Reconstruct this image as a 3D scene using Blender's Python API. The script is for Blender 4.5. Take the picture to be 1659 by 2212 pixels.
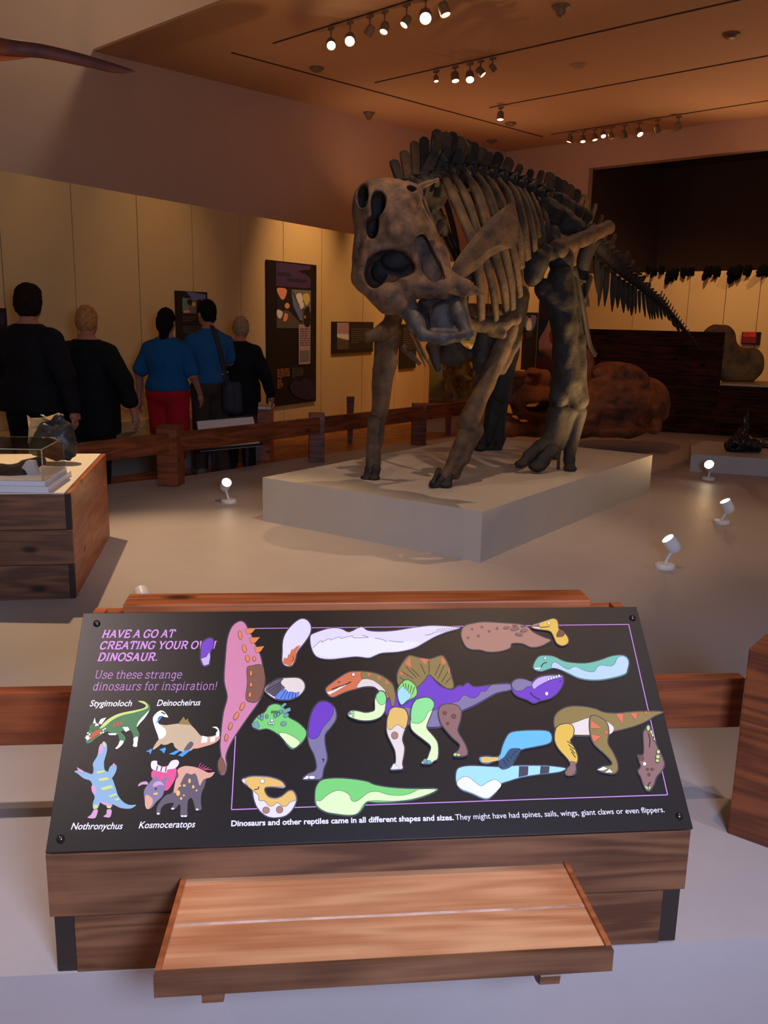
import bpy, math, random
import numpy as np
from mathutils import Vector, Matrix
from mathutils.geometry import tessellate_polygon

for o in list(bpy.data.objects): bpy.data.objects.remove(o)
SC = bpy.context.scene
COL = SC.collection
random.seed(7)

# ---------------------------------------------------------------- camera
FPX, PIT, ROL, EYE = 1908.0, 0.217, 0.0212, 1.65
_cp, _sp, _cr, _sr = math.cos(PIT), math.sin(PIT), math.cos(ROL), math.sin(ROL)
_RM = np.array([[_cr, -_sr, 0], [_sr, _cr, 0], [0, 0, 1]]) @ np.array([[1, 0, 0], [0, _cp, -_sp], [0, _sp, _cp]]) @ np.array([[1, 0, 0], [0, 0, -1], [0, 1, 0]])
cam_data = bpy.data.cameras.new('camera')
cam = bpy.data.objects.new('camera', cam_data)
COL.objects.link(cam)
cam_data.sensor_fit = 'HORIZONTAL'
cam_data.sensor_width = 36.0
cam_data.lens = FPX / 1659.0 * 36.0
cam_data.clip_start = 0.05
cam_data.clip_end = 120
_m = Matrix([list(_RM[0]), list(-_RM[1]), list(-_RM[2])]).transposed().to_4x4()
_m.translation = (0, 0, EYE)
cam.matrix_world = _m
SC.camera = cam

# ---------------------------------------------------------------- world, exposure, large lights
SC.view_settings.view_transform = 'Standard'
SC.view_settings.look = 'None'
SC.view_settings.gamma = 1
SC.view_settings.use_curve_mapping = False
SC.view_settings.exposure = 0.0
W = bpy.data.worlds.new('world'); SC.world = W
W.use_nodes = True
W.node_tree.nodes['Background'].inputs[0].default_value = (1.0, 0.68, 0.46, 1)
W.node_tree.nodes['Background'].inputs[1].default_value = 0.16

WARM = (1.0, 0.62, 0.30)
AMBER = (1.0, 0.52, 0.20)
COOL = (0.68, 0.76, 1.0)
def aim(o, loc, tgt):
    o.location = loc
    o.rotation_euler = (Vector(tgt) - Vector(loc)).to_track_quat('-Z', 'Y').to_euler()
def area(loc, tgt, power, size, color, spread=180):
    d = bpy.data.lights.new('area_light', 'AREA'); d.energy = power; d.size = size; d.color = color; d.spread = math.radians(spread)
    o = bpy.data.objects.new('area_light', d); COL.objects.link(o); aim(o, loc, tgt); return o
def spot(loc, tgt, power, deg, color, blend=0.6, size=0.04, name='spot_light'):
    d = bpy.data.lights.new(name, 'SPOT'); d.energy = power; d.spot_size = math.radians(deg); d.spot_blend = blend
    d.color = color; d.shadow_soft_size = size
    o = bpy.data.objects.new(name, d); COL.objects.link(o); aim(o, loc, tgt); return o

area((0.75, -0.55, 1.95), (-0.1, 2.2, 0.4), 140, 0.7, (0.47, 0.62, 1.0))   # added cool fill from the camera side for the console and platform front
area((-1.1, 11.1, 6.6), (-5.2, 11.9, 4.4), 20, 0.5, (0.95, 0.92, 0.86)) # daylight in the tall space at the left
spot((0.50, 4.95, 4.9), (0.1, 5.7, 0.8), 250, 50, (1.0, 0.66, 0.42), 0.5, 0.03)   # over the skull, throws its shadow forward
spot((2.6, 8.3, 4.9), (1.0, 6.8, 0.6), 80, 60, (1.0, 0.60, 0.34), 0.7, 0.04)
spot((-3.0, 6.6, 4.9), (-1.3, 5.1, 0.2), 800, 40, (1.0, 0.66, 0.36), 0.7, 0.04)    # left box and floor beside it
spot((1.2, 1.9, 4.9), (0.15, 2.4, 0.7), 230, 40, (1.0, 0.64, 0.42), 0.9, 0.05)   # down on the console
spot((-2.0, 1.2, 4.9), (-1.35, 2.3, 0.15), 620, 34, (1.0, 0.80, 0.74), 1.0, 0.05)   # floor left of the console
spot((2.2, 1.4, 4.9), (1.6, 2.2, 0.15), 180, 34, (0.9, 0.84, 0.95), 1.0, 0.05)   # floor right of the console
spot((-1.8, 1.6, 4.9), (0.1, 5.9, 0.9), 130, 26, (1.0, 0.74, 0.56), 0.8, 0.05)   # added front fill for the skull and pedestal front
spot((5.0, 5.0, 4.9), (2.2, 6.6, 0.3), 160, 34, (1.0, 0.64, 0.34), 0.8, 0.05)   # right face of the pedestal
# wall washers on the cream walls: (place on the wall, power, cone)
for wx, wy, wz, pw, cn in ((-2.74, 10.78, 1.9, 130, 50), (-1.29, 13.47, 2.2, 560, 50), (-0.32, 15.3, 1.8, 400, 46), (0.54, 16.85, 1.4, 260, 46), (-3.86, 8.7, 1.6, 40, 60)):
    spot((wx + 0.88 * 1.9, wy - 0.475 * 1.9, 4.9), (wx, wy, wz), pw * .75, cn, WARM, 1.0, 0.05, 'wall_washer')
spot((1.9, 14.2, 4.9), (1.5, 16.0, 1.2), 260, 70, AMBER, 1.0, 0.05, 'wall_washer')
spot((2.3, 13.2, 4.2), (2.55, 15.0, 1.9), 130, 34, WARM, .8, 0.05, 'wall_washer')
spot((4.3, 14.0, 4.9), (5.0, 16.5, 1.7), 330, 80, WARM, 1.0, 0.05, 'wall_washer')
spot((6.6, 12.6, 4.9), (7.0, 14.6, 1.8), 420, 70, WARM, 1.0, 0.05, 'wall_washer')
for wx, wy, pw in ((-3.08, 10.2, 5), (-1.74, 12.7, 11), (-0.4, 15.2, 30), (1.9, 16.2, 26), (5.6, 15.4, 90), (7.4, 13.6, 90)):            # unseen spots added above the cream walls to brighten ceiling and upper wall
    spot((wx, wy, 3.04 if wx < 3 else 2.75), (wx + 1.2 - .25 * max(wx, 0), wy + 0.2 - .5 * max(wx, 0), 5.0), pw, 150, (1.0, 0.62, 0.38), 1.0, 0.05, 'ceiling_fill')
spot((1.6, 8.9, 4.9), (2.2, 10.4, 0.5), 90, 50, (1.0, 0.5, 0.22), .8, 0.05)

# ---------------------------------------------------------------- helpers
def ray(px, py):
    return _RM.T @ np.array([(px - 829.5) / FPX, (py - 1106) / FPX, 1.0])
EO = np.array([0, 0, EYE])
def onz(px, py, z):
    d = ray(px, py); return EO + d * (z - EYE) / d[2]
def onY(px, py, Y):
    d = ray(px, py); return EO + d * Y / d[1]
def onpl(px, py, p, n):
    d = ray(px, py); return EO + d * (np.dot(np.array(p) - EO, n) / np.dot(d, n))
def onvert(px, py, p0, p1):
    return onpl(px, py, p0, np.array([-(p1[1] - p0[1]), p1[0] - p0[0], 0.0]))
def V3(*a): return np.array(a, float)
def unit(v): v = np.array(v, float); return v / np.linalg.norm(v)

def link(o, parent=None):
    COL.objects.link(o)
    if parent is not None:
        o.parent = parent
        o.matrix_parent_inverse = Matrix.Translation(-Vector(parent['_l'])) if '_l' in parent else Matrix.Identity(4)
    return o
def tag(o, label=None, cat=None, group=None, kind=None):
    if label: o['label'] = label
    if cat: o['category'] = cat
    if group: o['group'] = group
    if kind: o['kind'] = kind
    return o
def thing(name, loc, label, cat, group=None):
    o = bpy.data.objects.new(name, None); o.location = Vector(loc); o.empty_display_size = 0.1
    o['_l'] = [float(c) for c in loc]
    COL.objects.link(o); return tag(o, label, cat, group)
def mkmesh(name, verts, faces, mats, smooth=False, fm=None):
    me = bpy.data.meshes.new(name)
    me.from_pydata([tuple(map(float, v)) for v in verts], [], [tuple(map(int, f)) for f in faces])
    for m in (mats if isinstance(mats, (list, tuple)) else [mats]): me.materials.append(m)
    if fm is not None: me.polygons.foreach_set('material_index', np.array(fm, dtype=np.int32))
    if smooth: me.polygons.foreach_set('use_smooth', np.ones(len(faces), bool))
    me.update(); return me
def obj(name, me, parent=None, mat=None, pworld=True):
    """mat = world matrix"""
    o = bpy.data.objects.new(name, me); COL.objects.link(o)
    w = mat if mat is not None else Matrix.Identity(4)
    if parent is not None:
        o.parent = parent
        pw = PW.get(parent.name)
        if pw is None: pw = Matrix.Translation(Vector(parent['_l'])) if '_l' in parent else Matrix.Identity(4)
        o.matrix_parent_inverse = pw.inverted()
    o.matrix_basis = w
    PW[o.name] = w
    return o
PW = {}
def frame(o, x, y, z):
    m = Matrix((tuple(x), tuple(y), tuple(z))).transposed().to_4x4(); m.translation = Vector(tuple(map(float, o))); return m
def rotz(a): return frame((0, 0, 0), (math.cos(a), math.sin(a), 0), (-math.sin(a), math.cos(a), 0), (0, 0, 1))

def box_vf(sx, sy, sz, c=(0, 0, 0), bev=0.0):
    hx, hy, hz = sx / 2, sy / 2, sz / 2
    if bev <= 0:
        v = [(c[0] + a * hx, c[1] + b * hy, c[2] + d * hz) for d in (-1, 1) for b in (-1, 1) for a in (-1, 1)]
        return v, [(0, 2, 3, 1), (4, 5, 7, 6), (0, 1, 5, 4), (2, 6, 7, 3), (0, 4, 6, 2), (1, 3, 7, 5)]
    import bmesh
    bm = bmesh.new(); bmesh.ops.create_cube(bm, size=1)
    for v in bm.verts: v.co = Vector((v.co.x * sx, v.co.y * sy, v.co.z * sz))
    bmesh.ops.bevel(bm, geom=bm.edges[:] , offset=bev, segments=2, affect='EDGES', profile=0.7)
    bm.verts.ensure_lookup_table()
    v = [(p.co.x + c[0], p.co.y + c[1], p.co.z + c[2]) for p in bm.verts]
    idx = {p: i for i, p in enumerate(bm.verts)}
    f = [tuple(idx[q] for q in fc.verts) for fc in bm.faces]
    bm.free(); return v, f
def box(name, size, mat4, m, parent=None, bev=0.0, c=(0, 0, 0)):
    v, f = box_vf(*size, c=c, bev=bev)
    return obj(name, mkmesh(name, v, f, m), parent, mat4)
class MB:
    def __init__(s): s.v = []; s.f = []; s.fm = []
    def add(s, v, f, mi=0):
        n = len(s.v); s.v += [tuple(p) for p in v]; s.f += [tuple(i + n for i in q) for q in f]; s.fm += [mi] * len(f); return s
    def box(s, size, c=(0, 0, 0), mi=0, bev=0.0): return s.add(*box_vf(*size, c=c, bev=bev), mi)
    def build(s, name, mats, parent=None, mat4=None, smooth=False):
        return obj(name, mkmesh(name, s.v, s.f, mats, smooth, s.fm), parent, mat4)
def prism_vf(poly, z0, z1):
    n = len(poly); v = [(p[0], p[1], z0) for p in poly] + [(p[0], p[1], z1) for p in poly]
    tr = tessellate_polygon([[Vector((p[0], p[1], 0)) for p in poly]])
    f = []
    for t in tr:
        a, b, c = t
        A, B, Cc = poly[a], poly[b], poly[c]
        if (B[0] - A[0]) * (Cc[1] - A[1]) - (B[1] - A[1]) * (Cc[0] - A[0]) < 0: a, c = c, a
        f.append((a + n, b + n, c + n)); f.append((c, b, a))
    ar = sum(poly[i][0] * poly[(i + 1) % n][1] - poly[(i + 1) % n][0] * poly[i][1] for i in range(n))
    for i in range(n):
        j = (i + 1) % n
        f.append((i, j, j + n, i + n) if ar > 0 else (j, i, i + n, j + n))
    return v, f
def flat_vf(poly, z):
    v = [(p[0], p[1], z) for p in poly]
    f = []
    for a, b, c in tessellate_polygon([[Vector((p[0], p[1], 0)) for p in poly]]):
        A, B, Cc = poly[a], poly[b], poly[c]
        if (B[0] - A[0]) * (Cc[1] - A[1]) - (B[1] - A[1]) * (Cc[0] - A[0]) < 0: a, c = c, a
        f.append((a, b, c))
    return v, f
def catmull(P, n=4, closed=False):
    P = [np.array(p, float) for p in P]; N = len(P); out = []
    rng = range(N) if closed else range(N - 1)
    for i in rng:
        if closed: a, b, c, d = P[i - 1], P[i], P[(i + 1) % N], P[(i + 2) % N]
        else: a, b, c, d = P[max(i - 1, 0)], P[i], P[i + 1], P[min(i + 2, N - 1)]
        for k in range(n):
            t = k / n
            out.append(0.5 * (2 * b + (c - a) * t + (2 * a - 5 * b + 4 * c - d) * t * t + (3 * b - a - 3 * c + d) * t ** 3))
    if not closed: out.append(P[-1])
    return out
def tube_vf(pts, rad, seg=10, flat=1.0, side=None, sub=3, bump=0.0, seed=0):
    """tapered tube; rad per point; flat = second-axis factor; side = preferred wide axis"""
    P = [np.array(list(p) + [r], float) for p, r in zip(pts, rad)]
    Q = catmull(P, sub) if sub > 1 else P
    rng = random.Random(seed)
    v = []; f = []; N = len(Q); prev = None
    for i, q in enumerate(Q):
        t = unit((Q[min(i + 1, N - 1)] - Q[max(i - 1, 0)])[:3])
        if prev is None:
            a = np.array(side, float) if side is not None else (np.array([0, 0, 1.0]) if abs(t[2]) < 0.8 else np.array([1.0, 0, 0]))
        else: a = prev
        a = unit(a - t * np.dot(a, t)); b = np.cross(t, a); prev = a
        r = max(q[3], 1e-4)
        for k in range(seg):
            th = 2 * math.pi * k / seg
            rr = r * (1 + bump * (rng.random() - 0.5) * 2)
            v.append(q[:3] + a * math.cos(th) * rr + b * math.sin(th) * rr * flat)
    for i in range(N - 1):
        for k in range(seg):
            k2 = (k + 1) % seg
            f.append((i * seg + k, i * seg + k2, (i + 1) * seg + k2, (i + 1) * seg + k))
    f.append(tuple(range(seg - 1, -1, -1))); f.append(tuple((N - 1) * seg + k for k in range(seg)))
    return v, f
def tube(name, pts, rad, m, parent=None, **kw):
    v, f = tube_vf(pts, rad, **kw)
    return obj(name, mkmesh(name, v, f, m, True), parent)
def lathe_vf(prof, seg=20, axis=None):
    v = []; f = []
    for r, z in prof:
        for k in range(seg):
            th = 2 * math.pi * k / seg; v.append((r * math.cos(th), r * math.sin(th), z))
    n = len(prof)
    for i in range(n - 1):
        for k in range(seg):
            k2 = (k + 1) % seg; f.append((i * seg + k, i * seg + k2, (i + 1) * seg + k2, (i + 1) * seg + k))
    f.append(tuple(range(seg - 1, -1, -1))); f.append(tuple((n - 1) * seg + k for k in range(seg)))
    return v, f

# ---------------------------------------------------------------- implicit surfaces (ellipsoids and round cones blended, then meshed)
def E(c, r, k=0.02, op='u', rot=None): return ('e', np.array(c, float), np.array(r, float), k, op, rot)
def K(a, b, ra, rb, k=0.02, op='u', fl=None): return ('k', np.array(a, float), np.array(b, float), ra, rb, k, op, fl)
def sdf_mesh(name, prims, h, mats, noise=0.0, nscale=8.0, clip=None, inflate=0.0, smooth=True):
    lo = np.full(3, 1e9); hi = -lo
    bb = []
    for p in prims:
        if p[0] == 'e': R = max(p[2]); a, b = p[1] - (p[2] if p[5] is None else R), p[1] + (p[2] if p[5] is None else R); k = p[3]; op = p[4]
        else:
            a = np.minimum(p[1] - p[3], p[2] - p[4]); b = np.maximum(p[1] + p[3], p[2] + p[4]); k = p[5]; op = p[6]
        a = a - k - inflate - 2 * h; b = b + k + inflate + 2 * h
        bb.append((a, b))
        if op == 'u': lo = np.minimum(lo, a); hi = np.maximum(hi, b)
    if clip is not None: lo = np.maximum(lo, np.array(clip[0]) - 2 * h); hi = np.minimum(hi, np.array(clip[1]) + 2 * h)
    n = np.maximum(((hi - lo) / h).astype(int) + 2, 4)
    F = np.full(n, 0.5, np.float32)
    ax = [lo[i] + h * np.arange(n[i]) for i in range(3)]
    for p, (a, b) in zip(prims, bb):
        i0 = np.clip(((a - lo) / h).astype(int), 0, n - 1); i1 = np.clip(((b - lo) / h).astype(int) + 1, 1, n)
        if (i1 <= i0).any(): continue
        X, Y, Z = np.meshgrid(ax[0][i0[0]:i1[0]], ax[1][i0[1]:i1[1]], ax[2][i0[2]:i1[2]], indexing='ij')
        if p[0] == 'e':
            q = np.stack([X - p[1][0], Y - p[1][1], Z - p[1][2]], -1)
            if p[5] is not None: q = q @ np.array(p[5])
            k0 = np.linalg.norm(q / p[2], axis=-1); k1 = np.linalg.norm(q / (p[2] ** 2), axis=-1)
            d = k0 * (k0 - 1) / np.maximum(k1, 1e-6); k = p[3]; op = p[4]
            d = np.where(k0 < 1e-3, -min(p[2]), d)
        else:
            A, B = p[1], p[2]; ba = B - A; L = max(np.dot(ba, ba), 1e-9)
            t = np.clip(((X - A[0]) * ba[0] + (Y - A[1]) * ba[1] + (Z - A[2]) * ba[2]) / L, 0, 1)
            dx = X - A[0] - t * ba[0]; dy = Y - A[1] - t * ba[1]; dz = Z - A[2] - t * ba[2]
            if p[7] is not None: dx = dx / p[7][0]; dy = dy / p[7][1]; dz = dz / p[7][2]
            d = np.sqrt(dx * dx + dy * dy + dz * dz) - (p[3] + (p[4] - p[3]) * t); k = p[5]; op = p[6]
        if op == 'u': d = d - inflate
        S = F[i0[0]:i1[0], i0[1]:i1[1], i0[2]:i1[2]]
        if op == 'u':
            hh = np.clip(0.5 + 0.5 * (S - d) / max(k, 1e-5), 0, 1); R = S * (1 - hh) + d * hh - k * hh * (1 - hh)
        else:
            hh = np.clip(0.5 - 0.5 * (S + d) / max(k, 1e-5), 0, 1); R = S * (1 - hh) - d * hh + k * hh * (1 - hh)
        F[i0[0]:i1[0], i0[1]:i1[1], i0[2]:i1[2]] = R
    if noise or clip is not None:
        X, Y, Z = np.meshgrid(ax[0], ax[1], ax[2], indexing='ij')
        if noise:
            s = nscale
            F = F + noise * (np.sin(X * s + 1.3 * np.sin(Y * s * 1.7)) * np.cos(Z * s * 1.3 + np.sin(X * s * 2.1)) + 0.5 * np.sin(Y * s * 2.3 + 1.7 * np.sin(Z * s * 1.9)) * np.cos(X * s * 2.7))
        if clip is not None:
            for ci, arr in enumerate((X, Y, Z)):
                F = np.maximum(F, clip[0][ci] - arr); F = np.maximum(F, arr - clip[1][ci])
    F = F.astype(np.float32)
    F[0] = F[-1] = 1; F[:, 0] = F[:, -1] = 1; F[:, :, 0] = F[:, :, -1] = 1
    S = F < 0
    c = [S[i:i + n[0] - 1, j:j + n[1] - 1, k:k + n[2] - 1] for i in (0, 1) for j in (0, 1) for k in (0, 1)]
    cnt = sum(x.astype(np.int8) for x in c)
    cell = (cnt > 0) & (cnt < 8)
    idx = np.argwhere(cell)
    if len(idx) == 0: return mkmesh(name, [(0, 0, 0)], [], mats)
    vid = np.full(cell.shape, -1, np.int64); vid[cell] = np.arange(len(idx))
    acc = np.zeros((len(idx), 3)); num = np.zeros(len(idx))
    cor = [(i, j, k) for i in (0, 1) for j in (0, 1) for k in (0, 1)]
    for a in range(8):
        for b in range(a + 1, 8):
            ca, cb = np.array(cor[a]), np.array(cor[b])
            if np.abs(ca - cb).sum() != 1: continue
            fa = F[tuple((idx + ca).T)]; fb = F[tuple((idx + cb).T)]
            m = (fa < 0) != (fb < 0)
            t = np.where(m, fa / np.where(m, fa - fb, 1), 0)[:, None]
            acc += np.where(m[:, None], ca + t * (cb - ca), 0); num += m
    P = (idx + acc / num[:, None]) * h + lo
    quads = []
    for axi in range(3):
        d = [0, 0, 0]; d[axi] = 1
        sl0 = S[:n[0] - d[0], :n[1] - d[1], :n[2] - d[2]]; sl1 = S[d[0]:, d[1]:, d[2]:]
        e = np.argwhere(sl0 != sl1)
        u, w = (axi + 1) % 3, (axi + 2) % 3
        e = e[(e[:, u] > 0) & (e[:, w] > 0) & (e[:, u] < n[u] - 1) & (e[:, w] < n[w] - 1)]
        du = np.zeros(3, int); du[u] = 1; dw = np.zeros(3, int); dw[w] = 1
        q = np.stack([vid[tuple((e - du - dw).T)], vid[tuple((e - dw).T)], vid[tuple(e.T)], vid[tuple((e - du).T)]], -1)
        flip = ~S[tuple(e.T)]
        q[flip] = q[flip][:, ::-1]
        quads.append(q)
    Q = np.concatenate(quads)
    Q = Q[(Q >= 0).all(1)]
    me = bpy.data.meshes.new(name)
    me.vertices.add(len(P)); me.vertices.foreach_set('co', P.astype(np.float32).ravel())
    me.loops.add(len(Q) * 4); me.loops.foreach_set('vertex_index', Q.astype(np.int32).ravel())
    me.polygons.add(len(Q)); me.polygons.foreach_set('loop_start', np.arange(0, len(Q) * 4, 4, dtype=np.int32))
    me.polygons.foreach_set('loop_total', np.full(len(Q), 4, np.int32))
    if smooth: me.polygons.foreach_set('use_smooth', np.ones(len(Q), bool))
    for m in (mats if isinstance(mats, (list, tuple)) else [mats]): me.materials.append(m)
    me.update(calc_edges=True); me.validate()
    return me

# ---------------------------------------------------------------- materials
def s2l(c): return tuple((x / 12.92 if x <= 0.04045 else ((x + 0.055) / 1.055) ** 2.4) for x in c)
def rgb(r, g, b): return s2l((r / 255, g / 255, b / 255))
MATS = {}
def mat(name, col, rough=0.6, metal=0.0, spec=0.5, noise=0.0, nscale=6.0, bump=0.0, bscale=60.0, col2=None, stretch=None, emit=0.0, ecol=None, alpha=1.0, trans=0.0, coat=0.0):
    if name in MATS: return MATS[name]
    m = bpy.data.materials.new(name); m.use_nodes = True; MATS[name] = m
    nt = m.node_tree; b = nt.nodes['Principled BSDF']
    b.inputs['Base Color'].default_value = (*col, 1); b.inputs['Roughness'].default_value = rough
    b.inputs['Metallic'].default_value = metal; b.inputs['Specular IOR Level'].default_value = spec
    b.inputs['Coat Weight'].default_value = coat
    if trans: b.inputs['Transmission Weight'].default_value = trans
    if emit:
        b.inputs['Emission Color'].default_value = (*(ecol or col), 1); b.inputs['Emission Strength'].default_value = emit
    if noise or bump or col2:
        tc = nt.nodes.new('ShaderNodeTexCoord'); mp = nt.nodes.new('ShaderNodeMapping')
        nt.links.new(tc.outputs['Object'], mp.inputs['Vector'])
        if stretch: mp.inputs['Scale'].default_value = stretch
    if col2 is not None or noise:
        n1 = nt.nodes.new('ShaderNodeTexNoise'); n1.inputs['Scale'].default_value = nscale; n1.inputs['Detail'].default_value = 5; n1.inputs['Roughness'].default_value = 0.6
        nt.links.new(mp.outputs[0], n1.inputs['Vector'])
        r = nt.nodes.new('ShaderNodeValToRGB'); r.color_ramp.elements[0].position = 0.32; r.color_ramp.elements[1].position = 0.68
        c2 = col2 if col2 is not None else tuple(x * (1 - noise) for x in col)
        r.color_ramp.elements[0].color = (*c2, 1); r.color_ramp.elements[1].color = (*col, 1)
        nt.links.new(n1.outputs['Fac'], r.inputs[0]); nt.links.new(r.outputs[0], b.inputs['Base Color'])
    if bump:
        n2 = nt.nodes.new('ShaderNodeTexNoise'); n2.inputs['Scale'].default_value = bscale; n2.inputs['Detail'].default_value = 4
        nt.links.new(mp.outputs[0], n2.inputs['Vector'])
        bp = nt.nodes.new('ShaderNodeBump'); bp.inputs['Strength'].default_value = bump; bp.inputs['Distance'].default_value = 0.01
        nt.links.new(n2.outputs['Fac'], bp.inputs['Height']); nt.links.new(bp.outputs[0], b.inputs['Normal'])
    return m
def wood(name, dark, light, rough=0.45, scale=1.0, knots=True):
    if name in MATS: return MATS[name]
    m = bpy.data.materials.new(name); m.use_nodes = True; MATS[name] = m
    nt = m.node_tree; N = nt.nodes; L = nt.links; b = N['Principled BSDF']
    tc = N.new('ShaderNodeTexCoord'); oi = N.new('ShaderNodeObjectInfo')
    ad = N.new('ShaderNodeVectorMath'); ad.operation = 'MULTIPLY_ADD'
    cb = N.new('ShaderNodeCombineXYZ'); L.new(oi.outputs['Random'], cb.inputs[0]); L.new(oi.outputs['Random'], cb.inputs[1]); L.new(oi.outputs['Random'], cb.inputs[2])
    L.new(cb.outputs[0], ad.inputs[0]); ad.inputs[1].default_value = (7.3, 3.1, 5.7); L.new(tc.outputs['Object'], ad.inputs[2])
    mp = N.new('ShaderNodeMapping'); mp.inputs['Scale'].default_value = (0.9 * scale, 9 * scale, 9 * scale); L.new(ad.outputs[0], mp.inputs['Vector'])
    # long wavy cathedral grain
    n0 = N.new('ShaderNodeTexNoise'); n0.inputs['Scale'].default_value = 1.1; n0.inputs['Detail'].default_value = 2; L.new(mp.outputs[0], n0.inputs['Vector'])
    w = N.new('ShaderNodeMath'); w.operation = 'MULTIPLY'; w.inputs[1].default_value = 34; L.new(n0.outputs['Fac'], w.inputs[0])
    s = N.new('ShaderNodeMath'); s.operation = 'SINE'; L.new(w.outputs[0], s.inputs[0])
    mp2 = N.new('ShaderNodeMapping'); mp2.inputs['Scale'].default_value = (4 * scale, 110 * scale, 110 * scale); L.new(ad.outputs[0], mp2.inputs['Vector'])
    n2 = N.new('ShaderNodeTexNoise'); n2.inputs['Scale'].default_value = 1.0; n2.inputs['Detail'].default_value = 4; L.new(mp2.outputs[0], n2.inputs['Vector'])
    n3 = N.new('ShaderNodeTexNoise'); n3.inputs['Scale'].default_value = 3.2; n3.inputs['Detail'].default_value = 3; L.new(ad.outputs[0], n3.inputs['Vector'])
    m1 = N.new('ShaderNodeMath'); m1.operation = 'MULTIPLY_ADD'; m1.inputs[1].default_value = 0.16; m1.inputs[2].default_value = 0.0; L.new(s.outputs[0], m1.inputs[0])
    m2 = N.new('ShaderNodeMath'); m2.operation = 'MULTIPLY_ADD'; m2.inputs[1].default_value = 0.42; L.new(n2.outputs['Fac'], m2.inputs[0]); L.new(m1.outputs[0], m2.inputs[2])
    m3 = N.new('ShaderNodeMath'); m3.operation = 'MULTIPLY_ADD'; m3.inputs[1].default_value = 0.75; L.new(n3.outputs['Fac'], m3.inputs[0]); L.new(m2.outputs[0], m3.inputs[2])
    r = N.new('ShaderNodeValToRGB'); r.color_ramp.elements[0].position = 0.34; r.color_ramp.elements[1].position = 0.86
    r.color_ramp.elements[0].color = (*dark, 1); r.color_ramp.elements[1].color = (*light, 1)
    L.new(m3.outputs[0], r.inputs[0])
    col = r.outputs[0]
    if knots:
        mk = N.new('ShaderNodeMapping'); mk.inputs['Scale'].default_value = (2.2 * scale, 5.0 * scale, 5.0 * scale); L.new(ad.outputs[0], mk.inputs['Vector'])
        vo = N.new('ShaderNodeTexVoronoi'); vo.inputs['Scale'].default_value = 1.0; L.new(mk.outputs[0], vo.inputs['Vector'])
        rk = N.new('ShaderNodeValToRGB'); rk.color_ramp.elements[0].position = 0.05; rk.color_ramp.elements[0].color = (1, 1, 1, 1); rk.color_ramp.elements[1].position = 0.13; rk.color_ramp.elements[1].color = (0, 0, 0, 1)
        L.new(vo.outputs['Distance'], rk.inputs[0])
        mx = N.new('ShaderNodeMix'); mx.data_type = 'RGBA'; L.new(rk.outputs[0], mx.inputs[0]); L.new(col, mx.inputs[6]); mx.inputs[7].default_value = (*[c * 0.22 for c in dark], 1)
        col = mx.outputs[2]
    L.new(col, b.inputs['Base Color'])
    b.inputs['Roughness'].default_value = rough
    bp = N.new('ShaderNodeBump'); bp.inputs['Strength'].default_value = 0.15; bp.inputs['Distance'].default_value = 0.003
    L.new(n2.outputs['Fac'], bp.inputs['Height']); L.new(bp.outputs[0], b.inputs['Normal'])
    return m

M_floor = wood('oak_floor', rgb(120, 62, 24), rgb(186, 112, 50), 0.4, 0.7, False)
M_plat = mat('grey_painted_platform', rgb(172, 162, 158), 0.52, noise=0.06, nscale=3.0, bump=0.05, bscale=200)
M_ped = mat('grey_painted_pedestal', rgb(178, 170, 160), 0.6, noise=0.05, nscale=3.0)
M_wallc = mat('cream_panel', rgb(206, 172, 118), 0.75, noise=0.05, nscale=2.0, bump=0.05, bscale=150)
M_upper = mat('brown_grey_wall', rgb(226, 184, 150), 0.85, noise=0.04, nscale=1.5)
M_ceil = mat('brown_ceiling', rgb(224, 172, 124), 0.85, noise=0.04, nscale=1.5)
M_tall = mat('tall_space_wall', rgb(150, 142, 132), 0.9)
M_joint = mat('dark_joint', rgb(60, 42, 28), 0.9)
M_slot = mat('ceiling_slot', rgb(70, 48, 32), 0.9)
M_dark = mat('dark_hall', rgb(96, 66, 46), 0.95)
M_redwood = wood('red_stained_pine', rgb(88, 40, 16), rgb(146, 74, 34), 0.5)
M_orange = wood('orange_pine', rgb(134, 68, 30), rgb(184, 102, 54), 0.42)
M_brown = wood('dark_stained_pine', rgb(82, 50, 32), rgb(130, 86, 57), 0.5)
M_timber = wood('dark_timber_cladding', rgb(34, 15, 5), rgb(78, 38, 14), 0.8)
M_timber.node_tree.nodes['Principled BSDF'].inputs['Specular IOR Level'].default_value = 0.12
M_end = mat('dark_end_grain', rgb(46, 34, 26), 0.8)
M_white = mat('white_board', rgb(236, 226, 206), 0.5)
M_whitep = mat('white_paint', rgb(230, 226, 226), 0.45)
M_black = mat('matt_black', rgb(14, 12, 13), 0.7)
M_grey = mat('grey_box_paint', rgb(112, 104, 100), 0.7)
M_steel = mat('steel', rgb(150, 145, 140), 0.3, metal=1.0)
def glassmat(name='clear_acrylic', tint=(1, 1, 1), rough=0.02):
    m = bpy.data.materials.new(name); m.use_nodes = True
    b = m.node_tree.nodes['Principled BSDF']; b.inputs['Base Color'].default_value = (*tint, 1)
    b.inputs['Transmission Weight'].default_value = 1; b.inputs['Roughness'].default_value = rough; b.inputs['IOR'].default_value = 1.45
    return m
M_glass = glassmat()
# ---------------------------------------------------------------- the setting
PH = 0.15                       # top of the low exhibit platform
FZ = -0.12                      # timber floor the visitors walk on
def grid_poly(name, pts, z, m, kind=True, down=False):
    v, f = flat_vf([(p[0], p[1]) for p in pts], 0)
    if down: f = [q[::-1] for q in f]
    o = obj(name, mkmesh(name, v, f, m), None, Matrix.Translation((0, 0, z)))
    if kind: o['kind'] = 'structure'
    return o
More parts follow.
